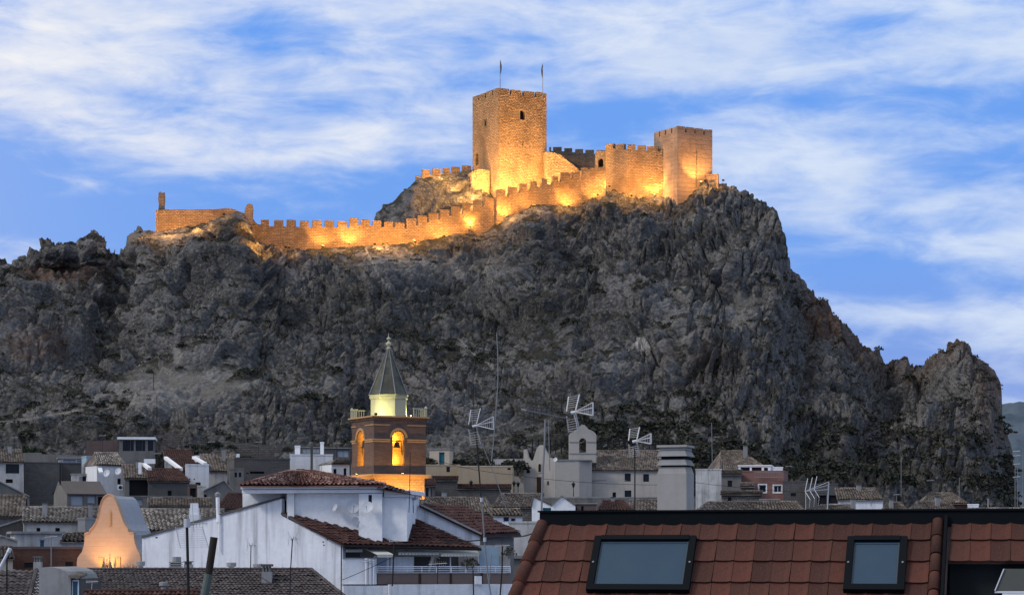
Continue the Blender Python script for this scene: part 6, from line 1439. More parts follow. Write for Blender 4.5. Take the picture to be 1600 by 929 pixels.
# chimney vents along the brown roof ridge
def vent(u0, u1, v0, v1, Y, label, kind=0):
    a = P((u0 + u1) / 2, v1, Y); w_ = X(u1, Y) - X(u0, Y); h = (v1 - v0) / F * Y; R_ = thing('chimney_pot', label, 'chimney', a, 'small chimneys on the dark brown roof')
    if kind == 0:
        MB().lathe(a, [(w_ * .30, -.3), (w_ * .30, h * .38)], 8, .4).build('stack', M['concrete'], R_); MB().lathe(a, [(w_ * .36, h * .4), (w_ * .52, h * .5), (w_ * .52, h * .94), (w_ * .47, h)], 12).build('cowl', M['concrete'], R_)
    elif kind == 1:
        MB().box(a.x - w_ / 2, a.y, a.z - .3, a.x + w_ / 2, a.y + w_ * .7, a.z + .06).build('stack', M['concrete'], R_)
        for i in range(3): MB().box(a.x - w_ / 2, a.y - .03, a.z + .12 + i * h * .17, a.x + w_ / 2, a.y + w_ * .7, a.z + .12 + i * h * .17 + h * .09).build('slab', M['concrete'], R_)
        MB().box(a.x - w_ * .4, a.y + .05, a.z + .06, a.x + w_ * .4, a.y + w_ * .6, a.z + h * .55).build('core', M['dark'], R_)
        MB().lathe(a + Vector((w_ * .08, w_ * .3, 0)), [(w_ * .2, h * .5), (w_ * .36, h * .62), (w_ * .36, h * .98), (w_ * .3, h)], 12).build('cowl', M['concrete'], R_)
    elif kind == 2:
        MB().box(a.x - w_ / 2, a.y, a.z - .3, a.x + w_ / 2, a.y + w_, a.z + h * .62).build('stack', M['concrete'], R_)
        for sx_ in (-.42, -.12, .18): MB().box(a.x + w_ * sx_, a.y + .02, a.z + h * .621, a.x + w_ * (sx_ + .18), a.y + w_ * .9, a.z + h * .88).build('pier', M['grey'], R_)
        MB().box(a.x - w_ * .55, a.y - .05, a.z + h * .883, a.x + w_ * .55, a.y + w_ + .05, a.z + h).build('cap', M['dark_grey'], R_)
vent(213, 226.5, 876, 889, 130, 'round concrete chimney pot nearest the lit church front'); vent(264, 283.5, 869, 889, 130, 'stacked slab chimney with a round cowl on the dark roof ridge', 1)
vent(354, 369, 878, 889.5, 130, 'squat round chimney pot in the middle of the dark roof ridge'); vent(395, 410, 880, 889.5, 130.5, 'round chimney pot just left of the slatted chimney'); vent(408.5, 424.5, 880.5, 912, 127.4, 'tall slatted chimney standing on the brown roof slope', 2)
vent(249, 262, 908.5, 920, 126, 'round chimney pot low on the brown roof slope'); vent(52, 64, 868, 892, 133, 'square dark chimney by the left dormer', 2); vent(287, 300, 876, 889, 131, 'low block chimney behind the stacked slab chimney', 2)
a = P(304, 790, 168); wcn = thing('white_chimney', 'white stepped chimney above the grey barrel tiles', 'chimney', P(303, 812, 168)); MB().box(X(296, 168), 168, Zv(803, 168), X(310, 168), 168.6, Zv(793, 168)).build('stack', wc, wcn); MB().box(X(295.5, 168), 167.9, Zv(825, 168), X(311, 168), 168.8, Zv(803.2, 168)).build('base', M['white'], wcn); MB().box(X(297, 168), 168.05, Zv(792.8, 168), X(309, 168), 168.5, Zv(785.5, 168)).build('cowl', wc, wcn)
wp_ = thing('vent_pipe', 'tall white vent pipe with a bulb top above the gable wall', 'vent pipe', P(340, 812, 134)); MB().tube(P(341, 815, 135), P(340, 776, 135), .11, 8).build('pipe', wc, wp_); MB().lathe(P(340, 776, 135), [(.1, 0), (.17, .05), (.17, .2), (.05, .3)], 8).build('cowl', M['metal'], wp_)
fg = Vector((0, 0, 0)); ga = on_plane(344.5, 804, B_, g2) - g2 * .12; gb = on_plane(344.5, 861, B_, g2) - g2 * .12; dp = thing('drain_pipe', 'white drain pipe fixed on the streaked gable wall', 'pipe', gb); MB().tube(gb, ga, .055, 8).build('pipe', wc, dp)

# ---------------------------------------------------------------- foreground mansard roof on the right
FY = 40.0; yaw = R(-14.5); pit = R(51)
fo = P(838, 822, FY); m1, m2 = frame2(fo, yaw)
sdn = -m2 * math.cos(pit) - Zu * math.sin(pit)         # down the slope
nr = m1.cross(sdn).normalized(); nr = nr if nr.z > 0 else -nr
def loc(u, v):
    p = ray_hit(u, v, fo, nr) - fo; return p.dot(m1), p.dot(sdn)
fgd = thing('tiled_roof', 'foreground red clay tile roof with dark ridge flashing and two skylights', 'roof', fo)
def T3(s, t, h=0.0): return fo + m1 * s + sdn * t + nr * h
M['tile_fg'] = None
mt, q_, b_ = base_mat('foreground_clay_tile', .8); oi = q_.new('ShaderNodeObjectInfo'); ob = q_.tc('Object')
r = q_.new('ShaderNodeValToRGB'); q_.put(r.inputs[0], oi.outputs['Random']); e = r.color_ramp.elements; e[0].color = (.048, .016, .011, 1); e[1].color = (.105, .031, .020, 1); x_ = e.new(.5); x_.color = (.074, .027, .019, 1)
nn = q_.noise(ob, 5, 6, .65); n2_ = q_.noise(ob, 38, 4, .7); col_ = q_.mix(q_.rng(nn, .4, .7, 0, .6), r.outputs[0], (.038, .021, .016)); col_ = q_.mix(q_.rng(n2_, .50, .75, 0, .6), col_, (.15, .08, .058)); col_ = q_.mix(q_.rng(q_.noise(q_.tc('Object'), 1.7, 5, .7), .56, .7, 0, .55), col_, (.055, .045, .032))
q_.put(b_.inputs['Base Color'], col_); q_.put(b_.inputs['Normal'], q_.bump(n2_, .004)); M['tile_fg'] = mt
TW, TL = .3235, .438
s_l, t0_ = loc(851.5, 822); _, tB = loc(1000, 945)
# rows are read from the photograph: seams at 845.6, 877.5, 909.4 near the left
_, ta_ = loc(880, 845.6); _, tb_ = loc(875, 877.5); TL = tb_ - ta_
rows_t = [ta_ - TL + i * TL for i in range(6)]
s0c, _ = loc(864.5, 825)
def tile_mesh(nm, clip=None):
    K = 6; V_ = []; Q_ = []
    prof = lambda x: -.014 * math.sin(x * math.pi * .9) + (.012 * max(0, math.cos((x - .93) * 9)) if x > .75 else 0)
    xs = [-.0, .25, .5, .7, .8, .9, .985]
    pts = [(x * TW, .05 + prof(x)) for x in xs]
    for (t, hh) in ((-.03, .004), (TL + .012, .044)):
        for x, h in pts: V_.append((x, t, h + hh - .05))
    n = len(xs)
    for x, h in pts: V_.append((x, TL + .012, h - .05 + 0.0))
    for x, h in (pts[0], pts[-1]): pass
    for i in range(n - 1): Q_.append((i, i + 1, n + i + 1, n + i)); Q_.append((n + i, n + i + 1, 2 * n + i + 1, 2 * n + i))
    V_.append((pts[0][0], -.03, -.02)); V_.append((pts[-1][0], -.03, -.02)); Q_.append((0, n, 2 * n, 3 * n)); Q_.append((n - 1, 3 * n + 1, 3 * n - 1, 2 * n - 1))
    if clip: V_ = [clip(*p) for p in V_]
    me = bpy.data.meshes.new(nm); me.from_pydata(V_, [], Q_); me.materials.append(mt); me.update(); return me
tm = tile_mesh('tile')
Rm = Matrix((m1, sdn, nr)).transposed().to_4x4()
hipA = loc(850, 815); hipB = loc(806, 929)
def hip_s(t): return hipA[0] + (hipB[0] - hipA[0]) * (t - hipA[1]) / (hipB[1] - hipA[1])
sR, _ = loc(1463, 870); sG, _ = loc(1482, 850)
SK = []
for (a, b, c, d) in ((932, 845, 1090, 929), (1325.5, 846, 1419, 929)):
    sa, tt = loc(a, b); sb, _ = loc(c, b); _, tb = loc((a + c) / 2, d); SK.append((sa, tt, sb, tb))
rr_ = random.Random(5)
for j, t in enumerate(rows_t):
    for i in range(-5, 27):
        s = s0c + i * TW
        if s + TW * .6 < hip_s(t + TL) - .02 or s > sR - .12: continue
        if any(a < s + .02 and s + TW - .02 < b and c0 - .05 < t and t + TL < d0 for a, c0, b, d0 in SK): continue
        me = tm
        base = (s, t)
        if s < hip_s(t) + .02:
            me = tile_mesh('tile', lambda x, y, z: (max(x, hip_s(t + y) - s), y, z))
        M_ = Matrix.Translation(T3(s, t, .03 + rr_.uniform(-.003, .003))) @ Rm @ Matrix.Rotation(rr_.uniform(-.022, .022), 4, 'Z') @ Matrix.Rotation(rr_.uniform(-.014, .014), 4, 'Y')
        link('tile', me, fgd, M_)
for j, t in enumerate(rows_t[:2]):
    for i in range(0, 7):
        s = sG + .04 + i * TW; link('tile', tm, fgd, Matrix.Translation(T3(s, t, .03)) @ Rm @ Matrix.Rotation(rr_.uniform(-.01, .01), 4, 'Z'))
sE = sG + 8 * TW
dk = MB(); lo_ = rows_t[-1] + TL
dk.prism([T3(hip_s(-.2), -.2, 0), T3(hip_s(lo_), lo_, 0), T3(sG, lo_, 0), T3(sG, -.2, 0)], nr * -.1); dk.prism([T3(sG + .003, -.2, 0), T3(sG + .003, rows_t[1] + TL - .05, 0), T3(sE, rows_t[1] + TL - .05, 0), T3(sE, -.2, 0)], nr * -.1)
dk.build('roof_deck', M['brown_wall'], fgd)
# ridge flashing
M['flashing'] = simple('dark_painted_sheet_metal', (.0055, .008, .0105), .85, 0, .5); M['flashing'].node_tree.nodes['Principled BSDF'].inputs['Specular IOR Level'].default_value = .12
zt = Zv(800, FY); fl = MB(); q = fo + m1 * (hip_s(0) - .04) + m2 * -.03; fl.obox(Vector((q.x, q.y, Zv(823.5, FY))), m1 * (sE + .6), m2 * .35, (0, 0, zt - Zv(823.5, FY))); fl.obox(Vector((q.x, q.y, zt + .002)) - m2 * .03 - m1 * .03, m1 * (sE + .7), m2 * .5, (0, 0, .03)); fl.build('ridge_flashing', M['flashing'], fgd)
# hip and verge barrel tiles, each its own
def barrel(L=.42, r=.10, r2=.085):
    N = 8; V_ = []; Q_ = []
    for (y, rad) in ((0, r2), (L, r)):
        for k_ in range(N + 1): a = math.pi * k_ / N; V_.append((rad * math.cos(a), y, rad * math.sin(a)))
    for (y, rad) in ((L, r - .018),):
        for k_ in range(N + 1): a = math.pi * k_ / N; V_.append((rad * math.cos(a), y, rad * math.sin(a)))
    n = N + 1
    for k_ in range(N): Q_ += [(k_, k_ + 1, n + k_ + 1, n + k_), (n + k_, n + k_ + 1, 2 * n + k_ + 1, 2 * n + k_)]
    me = bpy.data.meshes.new('hip_tile'); me.from_pydata(V_, [], Q_); me.materials.append(mt); me.polygons.foreach_set('use_smooth', [True] * len(Q_)); me.update(); return me
bm1 = barrel(.47, .125, .105); 
def run(a, b, n, nm, me, h=.0):
    d = (b - a).normalized(); x = d.cross(nr).normalized(); Rz = Matrix((x, d, x.cross(d))).transposed().to_4x4()
    if (x.cross(d)).dot(nr) < 0: Rz = Matrix((-x, d, (-x).cross(d))).transposed().to_4x4()
    for i in range(n): link(nm, me, fgd, Matrix.Translation(a.lerp(b, i / n) + nr * (h + .004 * (i % 2))) @ Rz @ Matrix.Rotation(rr_.uniform(-.02, .02), 4, 'Y'))
run(T3(hip_s(-.05), -.05, .03), T3(hip_s(lo_), lo_, .03), 6, 'hip_tile', bm1)
bm2 = barrel(.36, .105, .092); run(T3(sR, -.06, .05), T3(sR, lo_, .05), 7, 'verge_tile', bm2)
MB().obox(T3(sR + .11, -.1, .0), m1 * .05, sdn * (lo_ + .1), nr * .16).build('verge_flashing', M['flashing'], fgd)
# hipped side and walls under the roof
hs = MB(); p0 = T3(hip_s(-.2), -.2, 0); p1 = T3(hip_s(lo_), lo_, 0); back = m2 * 7; side_out = -m1 * .9
hs.quad(p0 - Zu * .02, p1 - Zu * .02, p1 + back + Vector((0, 0, 0)), p0 + back); hs.build('side_slope', M['tile_darkred'], fgd)
bd = MB(); w0 = T3(hip_s(lo_), lo_, -.02); w1 = T3(sE + .5, lo_, -.02)
bd.prism([w0 + m1 * .05 - Zu * 10, w1 - Zu * 10, w1, w0 + m1 * .05], m2 * .3); bd.build('house_wall', M['white'], fgd)
bk = MB(); r0 = fo + m1 * (hip_s(0) + .1) + m2 * .33; r1 = fo + m1 * (sE + .5) + m2 * .33; bk.prism([(r0.x, r0.y, 0), (r1.x, r1.y, 0), (r1.x, r1.y, zt - .02), (r0.x, r0.y, zt - .02)], m2 * 7); bk.build('rear_block', M['grey'], fgd)
# skylights: own things? they are part of the roof
M['blind'] = None
mb_, q_, b_ = base_mat('skylight_glass_over_blind', .22); uv = q_.tc('Object'); wv_ = q_.new('ShaderNodeTexWave', wave_type='BANDS', bands_direction='Z'); q_.put(wv_.inputs[0], uv); wv_.inputs['Scale'].default_value = 9; wv_.inputs['Distortion'].default_value = .3
n_ = q_.noise(uv, 1.5, 5, .6); c_ = q_.mix(q_.rng(wv_.outputs['Fac'], .2, .8, 0, .35), (.026, .058, .095), (.018, .042, .070)); c_ = q_.mix(q_.rng(n_, .4, .7, 0, .5), c_, (.034, .066, .092)); q_.put(b_.inputs['Base Color'], c_); b_.inputs['Specular IOR Level'].default_value = .35
for (sa, ta, sb, tb), nm in zip(SK, ('left', 'right')):
    f = MB(); W = .115; h0, h1 = .0, .16
    for (x0, y0, x1, y1, hh) in ((sa, ta, sa + W, tb, h1), (sb - W, ta, sb, tb, h1), (sa + W, ta, sb - W, ta + W * .8, h1 + .015), (sa + W, tb - W, sb - W, tb, h1)):
        f.obox(T3(x0, y0, h0), m1 * (x1 - x0), sdn * (y1 - y0), nr * hh)
    sk = f.build('skylight', M['flashing'], fgd, label='wide skylight with a drawn blue-grey blind' if nm == 'left' else 'narrower skylight right of the wide one')
    MB().obox(T3(sa + W, ta + W * .8, .1), m1 * (sb - sa - 2 * W), sdn * (tb - ta - 1.8 * W), nr * .012).build('pane', mb_, sk)
    g = MB()
    for (x0, y0, x1, y1) in ((sa + W + .01, ta + W * .8 + .01, sa + W + .03, tb - W), (sb - W - .03, ta + W * .8 + .01, sb - W - .01, tb - W), (sa + W + .03, ta + W * .8 + .03, sb - W - .03, ta + W * .8 + .05)): g.obox(T3(x0, y0, .113), m1 * (x1 - x0), sdn * (y1 - y0), nr * .008)
    g.build('glazing_bead', simple('blue_grey_bead', (.05, .075, .095), .5), sk)
    for x_b in (sa + .05, sb - .05): MB().tube(T3(x_b, ta + (tb - ta) * .5 - .0, h1), T3(x_b, ta + (tb - ta) * .5, h1 + .012), .018, 8).build('hinge_bolt', M['metal'], sk)
# dark dormer wall and pale hood at the right
z885 = T3(sG + .5, rows_t[1] + TL, 0); dwl = MB(); A = Vector((T3(sG, rows_t[1] + TL, 0))) + m1 * .02 + m2 * .25; dwl.obox(A - Zu * 6, m1 * (sE - sG), m2 * .2, (0, 0, 6.05)); dwl.build('dormer_wall', simple('dark_pebble_render', (.018, .024, .026), .9, 0, .6), fgd)
hp0 = on_plane(1563, 889, A - m2 * .5, m2); hdn = thing('window_hood', 'pale grey metal hood with white frame at the bottom right corner', 'hood', hp0)
def hh_(u, v): return on_plane(u, v, A - m2 * .5, m2)
MB().prism([hh_(1555, 922), hh_(1640, 922), hh_(1640, 888), hh_(1569, 888)], m2 * .5).build('hood_panel', simple('grey_green_sheet', (.11, .115, .10), .6, 0, .3), hdn)
MB().prism([hh_(1555, 922.5), hh_(1554, 925.5), hh_(1640, 925.5), hh_(1640, 922.5)], m2 * .55).build('hood_edge', M['white_metal'], hdn)
MB().prism([hh_(1553.6, 922) - m2 * .02, hh_(1555.4, 922) - m2 * .02, hh_(1569.5, 888) - m2 * .02, hh_(1567.5, 888) - m2 * .02], m2 * .5).build('hood_edge', M['white_metal'], hdn)
MB().prism([hh_(1566, 926), hh_(1640, 926), hh_(1640, 990), hh_(1566, 990)], m2 * .4).build('hood_front', M['white'], hdn)
# big chimney
CY = 42.5; co = P(1027, 800, CY); q1, q2 = frame2(co, R(-19)); ch = thing('chimney', 'large pale rendered chimney with stacked slab louvres behind the foreground ridge', 'chimney', co - Zu * .6)
def cp_(u, v): return on_plane(u, v, co, q2)
cw = (cp_(1072.5, 800) - co).dot(q1); cdp = .55
b0 = co - Zu * 1.2; zb_ = Zv(740, CY); zc_ = Zv(729, CY)
V_ = MB(); V_.obox(b0, q1 * cw, q2 * cdp, (0, 0, zb_ - b0.z)); V_.build('stack', M['chimney'], ch)
def taper(z0, z1, i0, i1, mat, nm):
    k = MB(); lo = [Vector((co.x, co.y, z0)) + q1 * (i0 if a == 0 else cw - i0) + q2 * (i0 if b == 0 else cdp - i0) for a, b in ((0, 0), (1, 0), (1, 1), (0, 1))]
    hi_ = [Vector((co.x, co.y, z1)) + q1 * (i1 if a == 0 else cw - i1) + q2 * (i1 if b == 0 else cdp - i1) for a, b in ((0, 0), (1, 0), (1, 1), (0, 1))]
    for i in range(4): j = (i + 1) % 4; k.quad(lo[i], lo[j], hi_[j], hi_[i])
    k.quad(*hi_); k.quad(*reversed(lo)); k.build(nm, mat, ch)
taper(zb_ + .001, zc_, 0, .035, M['chimney'], 'shoulder'); zz = lambda v: Zv(v, CY)
taper(zc_ + .001, zz(698), .06, .06, M['dark'], 'flue_core')
taper(zz(726.5), zz(717.5), -.015, .04, M['concrete'], 'slab'); taper(zz(712.5), zz(703.5), -.015, .04, M['concrete'], 'slab'); taper(zz(698.5), zz(695), -.01, -.01, M['chimney'], 'slab')
taper(zz(703), zz(699), .03, .03, M['chimney'], 'slab')

# ---------------------------------------------------------------- aerials and masts
def rod(b, p, q, r=.012): b.tube(p, q, r, 5)
def aerial(pts, Y, label, r=.03, mat='black_metal', head=None, hs=1.0, flip=1, group='rooftop aerials', collars=(), elev=0.0):
    """mast through photo points pts (bottom first) at distance Y, with an optional television head"""
    P_ = [P(u, v, Y) for u, v in pts]; R_ = thing('aerial', label, 'aerial', P_[0], group); b = MB()
    for p, q in zip(P_[:-1], P_[1:]): b.tube(p, q, r * .72, 6)
    b.build('mast', M[mat], R_)
    for u, v in collars: c = P(u, v, Y); MB().tube(c - Zu * r * 1.6, c + Zu * r * 2.5, r * 1.5, 8).build('collar', M['alu'], R_)
    top = P_[-1]
    if head == 'grid':       # corner reflector aerial: two rod panels and a fanned boom
        f = MB(); px_ = Y / F
        def L(du, dv, dy=0): return top + Vector((du * px_ * hs * flip, dy, -dv * px_ * hs))
        hub = L(0, 0); f.tube(L(-4, 0), L(6, -2), .05, 6)
        k = MB()
        for sg in (-1, 1):
            a0, a1_ = L(-10, sg * 4, .5), L(-6.5, sg * 28, .75); b0, b1_ = L(3, sg * 3, -.5), L(9, sg * 28, -.3)
            rod(k, a0, a1_, .02); rod(k, b0, b1_, .02)
            for i in range(1, 7): rod(k, a0.lerp(a1_, i / 7 + .1), b0.lerp(b1_, i / 7 + .1), .007)
        k.build('reflector', M['alu'], R_)
        k2 = MB(); tip = [L(29, -14, -.8), L(29, -6, -.8), L(29, 6, -.8)]
        for t_ in tip: rod(k2, L(2, -2, 0), t_, .02)
        rod(k2, tip[0], tip[2], .03)
        for i in range(3, 9): rod(k2, L(2, -2).lerp(tip[0], i / 9), L(2, -2).lerp(tip[2], i / 9), .007)
        k2.build('director_boom', M['alu'], R_); f.build('hub', M['white_metal'], R_)
    elif head == 'bow':      # small side-on aerial
        k = MB(); px_ = Y / F
        def L(du, dv, dy=0): return top + Vector((du * px_ * hs, dy, -dv * px_ * hs))
        rod(k, L(-3, 0), L(9, -1), .02)
        for du in (-7, 8):
            k_ = 1 if du > 0 else -1
            rod(k, L(du, -11), L(du - 2 * k_, -4), .014); rod(k, L(du - 2 * k_, -4), L(du - 1 * k_, 4), .014); rod(k, L(du - k_, 4), L(du, 10), .014)
        for du in (-2, 2, 5): rod(k, L(du, -4, -.2), L(du, 3, .2), .012)
        k.build('elements', M['alu'], R_)
    elif head == 'yagi':
        k = MB(); px_ = Y / F
        def L(du, dv, dy=0): return top + Vector((du * px_ * hs, dy, -dv * px_ * hs))
        rod(k, L(-16, 1), L(16, -1), .02)
        for i in range(9): rod(k, L(-14 + i * 3.4, -4, -.1), L(-14 + i * 3.4, 4, .1), .008)
        k.build('elements', M['alu'], R_)
    return R_, top
aerial([(768, 935), (762.5, 900), (757, 845), (753.5, 790), (752, 780)], 100, 'lower galvanised length of the tall mast in front of the balcony', .045, 'metal')
aerial([(752, 781), (748, 730), (745, 690), (742, 666)], 100, 'tall black mast with a bright grid aerial above the ochre building', .045, 'black_metal', 'grid', 1.0, collars=((752.5, 781), (757.5, 843)))
aerial([(793, 700 + 100), (774, 745), (758, 705), (744, 667)], 99.5, 'pale slanted stay rod running down right from the tall mast', .022, 'metal')
aerial([(768, 720), (771, 690), (775, 640), (778, 600), (778, 556), (776, 520)], 96, 'thin tall grey pole rising to the hillside behind the tall mast', .03, 'metal')
aerial([(846, 800), (848, 745), (851, 690), (852, 655)], 70, 'grey mast in front of the chapel', .04, 'metal')
aerial([(859, 735), (858, 700), (857, 655)], 71, 'thin grey pole just right of the chapel mast', .018, 'metal')
aerial([(902, 670), (900, 658), (896, 645)], 72, 'bright grid aerial above the chapel bell gable', .022, 'alu', 'grid', 1.0)
ar, tp = thing('cross_arm', 'long horizontal aerial boom reaching left from the chapel mast', 'aerial', P(852, 650, 70), 'rooftop aerials'), None
k = MB(); k.tube(P(818, 640, 70), P(895, 655, 72), .02, 5)
for i in range(14): k.tube(P(819 + i * 4.2, 636.5 + i * .8, 70), P(819 + i * 4.2, 644 + i * .8, 70.1), .007, 4)
k.tube(P(814, 640, 70), P(822, 642, 70), .05, 6); k.build('boom', M['metal'], ar)
aerial([(992, 800), (992, 740), (991.5, 690)], 74, 'black mast with a bright grid aerial above the chapel nave', .03, 'black_metal', 'grid', .8)
# large yagi at the right
ya = thing('aerial', 'large bright yagi aerial pointing right above the black ridge', 'aerial', P(1294, 800, 62), 'rooftop aerials'); k = MB(); Yq = 62
k.tube(P(1292.5, 802, Yq), P(1295, 753, Yq), .016, 6); k.tube(P(1259, 800, Yq), P(1259, 768, Yq), .009, 6); k.build('mast', M['alu'], ya)
k = MB(); 
for v in (752, 757, 764): k.tube(P(1258, 767, Yq - .3), P(1295, v, Yq), .009, 5)
k.build('boom', M['alu'], ya)
for i, (u, v) in enumerate(((1258, 767), (1265, 765.5), (1272, 763.5))):
    k = MB(); k.tube(P(u, v, Yq), P(u + 4 + i * .3, v - 20, Yq + .3), .009, 5); k.tube(P(u, v, Yq), P(u + 8, v + 13, Yq - .3), .009, 5); k.tube(P(u + 8, v + 13, Yq - .3), P(u + 6.5, v + 26, Yq - .2), .009, 5); k.build('reflector_arm', M['alu'], ya)
aerial([(294.5, 935), (293.5, 880), (292, 818)], 70, 'thick black mast with a small white head and wide rod panel at the left', .065, 'black_metal', collars=((292, 818),))
rp = thing('aerial', 'wide faint rod reflector panel behind the thick black mast', 'aerial', P(292, 822, 70), 'rooftop aerials'); k = MB()
for i in range(10): k.tube(P(275 + i * .7, 824 + i * 3.4, 70.4), P(317 + i * .9, 823 + i * 3.4, 70.2), .008, 4)
k.tube(P(274, 822, 70.4), P(282, 856, 70.4), .012, 5); k.tube(P(316, 822, 70.2), P(326, 856, 70.2), .012, 5); k.tube(P(292, 818, 70), P(324, 817, 70.3), .016, 5)
for i in range(5): k.tube(P(302 + i * 5, 813, 70), P(302 + i * 5, 822, 70.1), .008, 4)
k.tube(P(300, 785, 70.3), P(303, 830, 70.3), .012, 5); k.build('reflector', M['alu'], rp)
aerial([(391.5, 891), (392, 860), (392.3, 851)], 118, 'thin aerial with a small bow head before the gable wall, left of two', .035, 'black_metal', 'bow', 1.0)
aerial([(452.5, 940), (454, 890), (457, 841)], 110, 'taller thin aerial with a small bow head before the gable wall, right of two', .04, 'black_metal', 'bow', 1.0)
aerial([(533, 935), (533.5, 845)], 124, 'dark pole along the right corner of the gable wall', .045, 'black_metal')
aerial([(613, 915), (614.5, 880), (616, 845)], 120, 'black pole in front of the balcony awnings', .055, 'black_metal', 'yagi', .5)
aerial([(683.5, 912), (684, 880)], 118, 'short dark pole with a small cross aerial before the balcony rail', .03, 'black_metal', 'yagi', .9)
aerial([(639, 800), (640, 770), (641, 707)], 128, 'thin dark pole right of the bell tower\'s lit foot', .03, 'black_metal')
aerial([(548, 748), (548.3, 700), (549, 690)], 150, 'thin dark pole along the bell tower\'s left edge', .03, 'black_metal')
aerial([(781, 935), (784.5, 890), (785, 852)], 104, 'black leaning pole with clutter at the right end of the balcony', .05, 'black_metal', 'yagi', .7)
aerial([(740, 935), (739, 890)], 103, 'short dark pole left of the galvanised mast foot', .04, 'black_metal')
aerial([(764, 912), (768, 865)], 106, 'short slanted pale pole by the galvanised mast', .03, 'metal')
aerial([(10.5, 925), (11, 862)], 110, 'black pole at the left edge holding a slanted white tube', .06, 'black_metal')
wt = thing('white_tube', 'slanted white tube fastened to the black pole at the left edge', 'pipe', P(2, 885, 109.8)); MB().tube(P(-2, 890, 109.8), P(15, 857, 109.8), .07, 8).tube(P(13, 862, 109.7), P(16, 856, 109.7), .1, 8).build('tube', M['white_metal'], wt)
aerial([(80, 884), (80, 838)], 120, 'pale mast with small cross rods before the blue-door house', .045, 'metal', 'yagi', .6)
aerial([(10, 860), (10, 830)], 150, 'short grey pole at the far left roofs', .04, 'metal')
aerial([(143, 921), (144, 908)], 117, 'small white rod aerial lying low on the brown roof', .02, 'alu', 'yagi', .6)
aerial([(1113, 735), (1112, 660)], 240, 'thin pole above the ruined white wall', .05, 'metal'); aerial([(1408, 775), (1408, 712)], 250, 'thin grey pole on the dark slope, left of the reddish house', .05, 'metal'); aerial([(1361, 790), (1361, 765)], 235, 'small pole on the white-walled house roof', .04, 'metal', 'yagi', .3)
aerial([(1401, 790), (1401, 772)], 225, 'tiny aerial above the brown hipped roof', .04, 'metal', 'yagi', .35); aerial([(1499, 776), (1499, 745)], 265, 'thin pole behind the reddish house', .05, 'metal'); aerial([(1544, 797), (1544, 778)], 240, 'stout grey stub pole near the right edge', .10, 'concrete')
for u, lab in ((1586, 'left pale mast of the pair at the right edge'), (1589.5, 'right pale mast of the pair at the right edge')): aerial([(u, 800), (u + .3, 705)], 180, lab, .035, 'metal')
la = thing('aerial', 'cluster of short cross rods on the pale masts at the right edge', 'aerial', P(1588, 705, 180), 'rooftop aerials'); k = MB()
for v in (705, 712, 725, 745): MB().tube(P(1583, v, 180), P(1594, v - 1, 180), .03, 5).build('element', M['alu'], la)
aerial([(1598, 800), (1598.5, 700)], 170, 'thin mast at the extreme right edge', .03, 'metal')
for (u, v0, v1, Y) in ((833, 660, 640, 325), (862, 648, 620, 328), (877, 645, 618, 328), (700, 672, 640, 325), (740, 668, 600, 326), (240, 610, 580, 340), (55, 650, 612, 335), (245, 655, 618, 334)):
    aerial([(u, v0), (u, v1)], 300, 'thin dark utility pole on the lower slope, ' + {833: 'left of three above the chapel fence', 862: 'middle of three above the chapel fence', 877: 'right of three above the chapel fence', 700: 'just right of the bell tower lantern', 740: 'tallest one behind the tall mast', 240: 'high on the left slope', 55: 'at the far left', 245: 'above the gallery house'}[u], .06, 'black_metal', group='utility poles on the lower slope')
# leaning pole with a dark sleeve
lp_ = thing('leaning_pole', 'thick leaning pole, grey-green below with a dark mesh sleeve on top', 'pole', P(320, 935, 58))
MB().tube(P(317.5, 940, 58), P(326, 896, 58), .105, 12).build('pole', simple('grey_green_paint', (.10, .13, .12), .6, 0, .3), lp_); MB().tube(P(326, 896, 58), P(334.5, 838.5, 58), .095, 12).build('sleeve', simple('dark_mesh_sleeve', (.035, .028, .022), .8, 0, .7), lp_)

# ---------------------------------------------------------------- cables
def cable(pts, r, label):
    P_ = [P(*p) for p in pts]; R_ = thing('cable', label, 'cable', P_[0], 'overhead cables'); b = MB()
    for p, q in zip(P_[:-1], P_[1:]):
        n = 8; prev = p
        for i in range(1, n + 1):
            t = i / n; c = p.lerp(q, t); c.z -= .25 * (p - q).length / 20 * 4 * t * (1 - t); b.tube(prev, c, r, 4); prev = c
    b.build('wire', M['cable'], R_)
cable([(660, 712, 240), (818, 742, 270)], .03, 'thin cable from the bell tower towards the chapel'); cable([(818, 744, 280), (1030, 757, 290)], .03, 'thin cable crossing the chapel walls'); cable([(620, 850, 120), (800, 838, 118), (842, 828, 110)], .04, 'drooping dark cable under the eaves right of the balcony')
cable([(38, 737, 240), (92, 747, 237)], .03, 'thin cable across the tall grey block wall'); cable([(183, 889, 121), (255, 935, 112)], .035, 'dark cable crossing the brown roof by the church front'); cable([(392, 889, 124), (432, 915, 121)], .02, 'thin pale cable down the brown roof by the slatted chimney')
cable([(300, 640, 300), (640, 640, 305)], .02, 'faint cable across the lower slope'); cable([(1085, 753, 230), (1290, 770, 232)], .025, 'thin cable running across the pink house')
cable([(535, 905, 118), (616, 868, 119)], .02, 'thin cable to the black pole before the awnings')

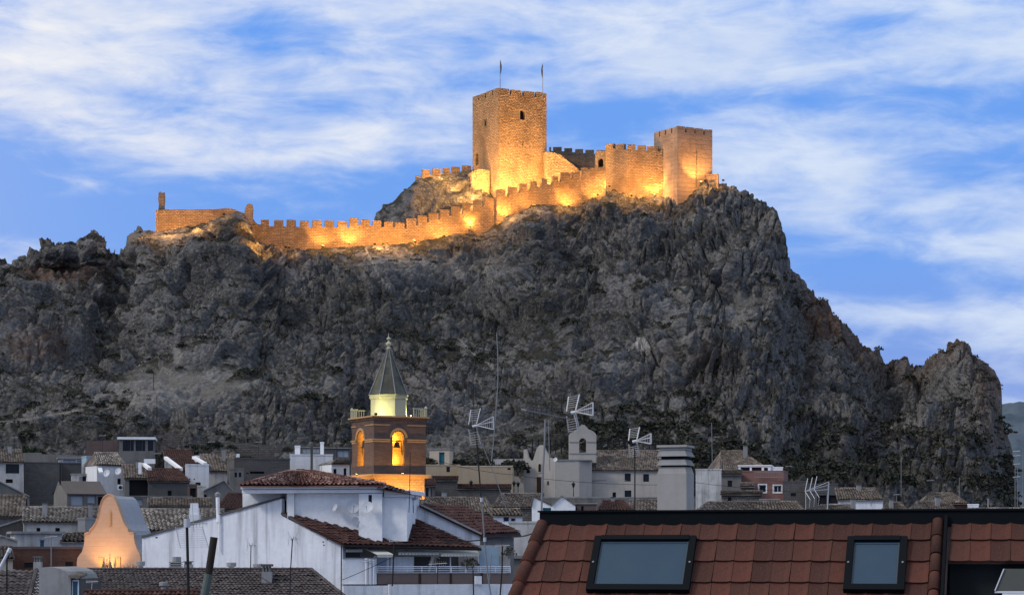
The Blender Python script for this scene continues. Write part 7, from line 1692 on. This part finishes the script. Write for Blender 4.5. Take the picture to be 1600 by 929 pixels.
# small chimneys and extra clutter on the old-town roofs
for (u, v0, v1, Y, wpx, lab) in ((12, 696, 704, 285, 6, 'small pale chimney on the left edge cottage roof'), (66, 786, 796, 184, 7, 'low square chimney on the barrel-tile roof, left end'), (138, 787, 797, 184, 6, 'slim chimney on the barrel-tile roof near the lit church front'), (346, 701, 711, 280, 6, 'grey chimney on the long mottled roof'),
        (212, 720, 730, 271, 5, 'stubby chimney above the open frame house'), (1162, 696, 708, 297, 6, 'grey chimney on the sloping stone-tile roof'), (1339, 757, 766, 253, 7, 'small pale chimney on the white-walled house roof'), (1330, 779, 792, 207, 7, 'plain chimney above the small mottled roof by the yagi'), (1390, 780, 788, 212, 6, 'low chimney on the brown hipped roof'),
        (1462, 776, 786, 218, 7, 'brick chimney on the pale mottled roof'), (690, 768, 780, 228, 8, 'squat chimney on the mottled stone roof'), (955, 777, 786, 217, 6, 'thin chimney on the red hipped roof')):
    a = P(u, v1, Y); w_ = wpx / F * Y; R_ = thing('chimney', lab, 'chimney', a)
    MB().box(a.x, a.y, a.z - .7, a.x + w_, a.y + w_, Zv(v0, Y)).build('stack', M['concrete'], R_); MB().box(a.x - .06, a.y - .06, Zv(v0, Y) + .003, a.x + w_ + .06, a.y + w_ + .06, Zv(v0, Y) + .09).build('cap', M['dark_grey'], R_)
for (u, v0, v1, Y, lab) in ((22, 722, 683, 283, 'thin aerial on the left edge cottage'), (160, 706, 680, 276, 'thin aerial beside the glazed gallery house'), (246, 735, 708, 268, 'small aerial above the roofless grey house'), (330, 712, 690, 279, 'small aerial above the white cube house'), (404, 717, 690, 270, 'thin aerial on the grey block building'), (526, 718, 692, 274, 'thin aerial left of the bell tower roofline'),
        (1120, 705, 682, 290, 'thin aerial at the top of the sloping stone-tile roof'), (1232, 753, 728, 271, 'thin aerial on the grey flat-roofed building'), (1453, 772, 750, 272, 'thin aerial on the reddish house')):
    aerial([(u, v0), (u + .4, v1)], Y, lab, .035, 'black_metal', 'yagi', .35)

for (u0, v0, u1, v1, lab) in ((486, 826, 490, 829, 0), (504, 845, 506, 847, 0), (511, 841, 513, 843, 0), (505, 850, 507, 852, 0), (243, 838, 246, 840, 0)):
    A = on_plane(u0, v1, B_ - g2 * .01, g2); B = on_plane(u1, v0, B_ - g2 * .01, g2); MB().obox(A, g1 * (B - A).dot(g1), g2 * .008, (0, 0, B.z - A.z)).build('wall_hole', M['dark'], wh)
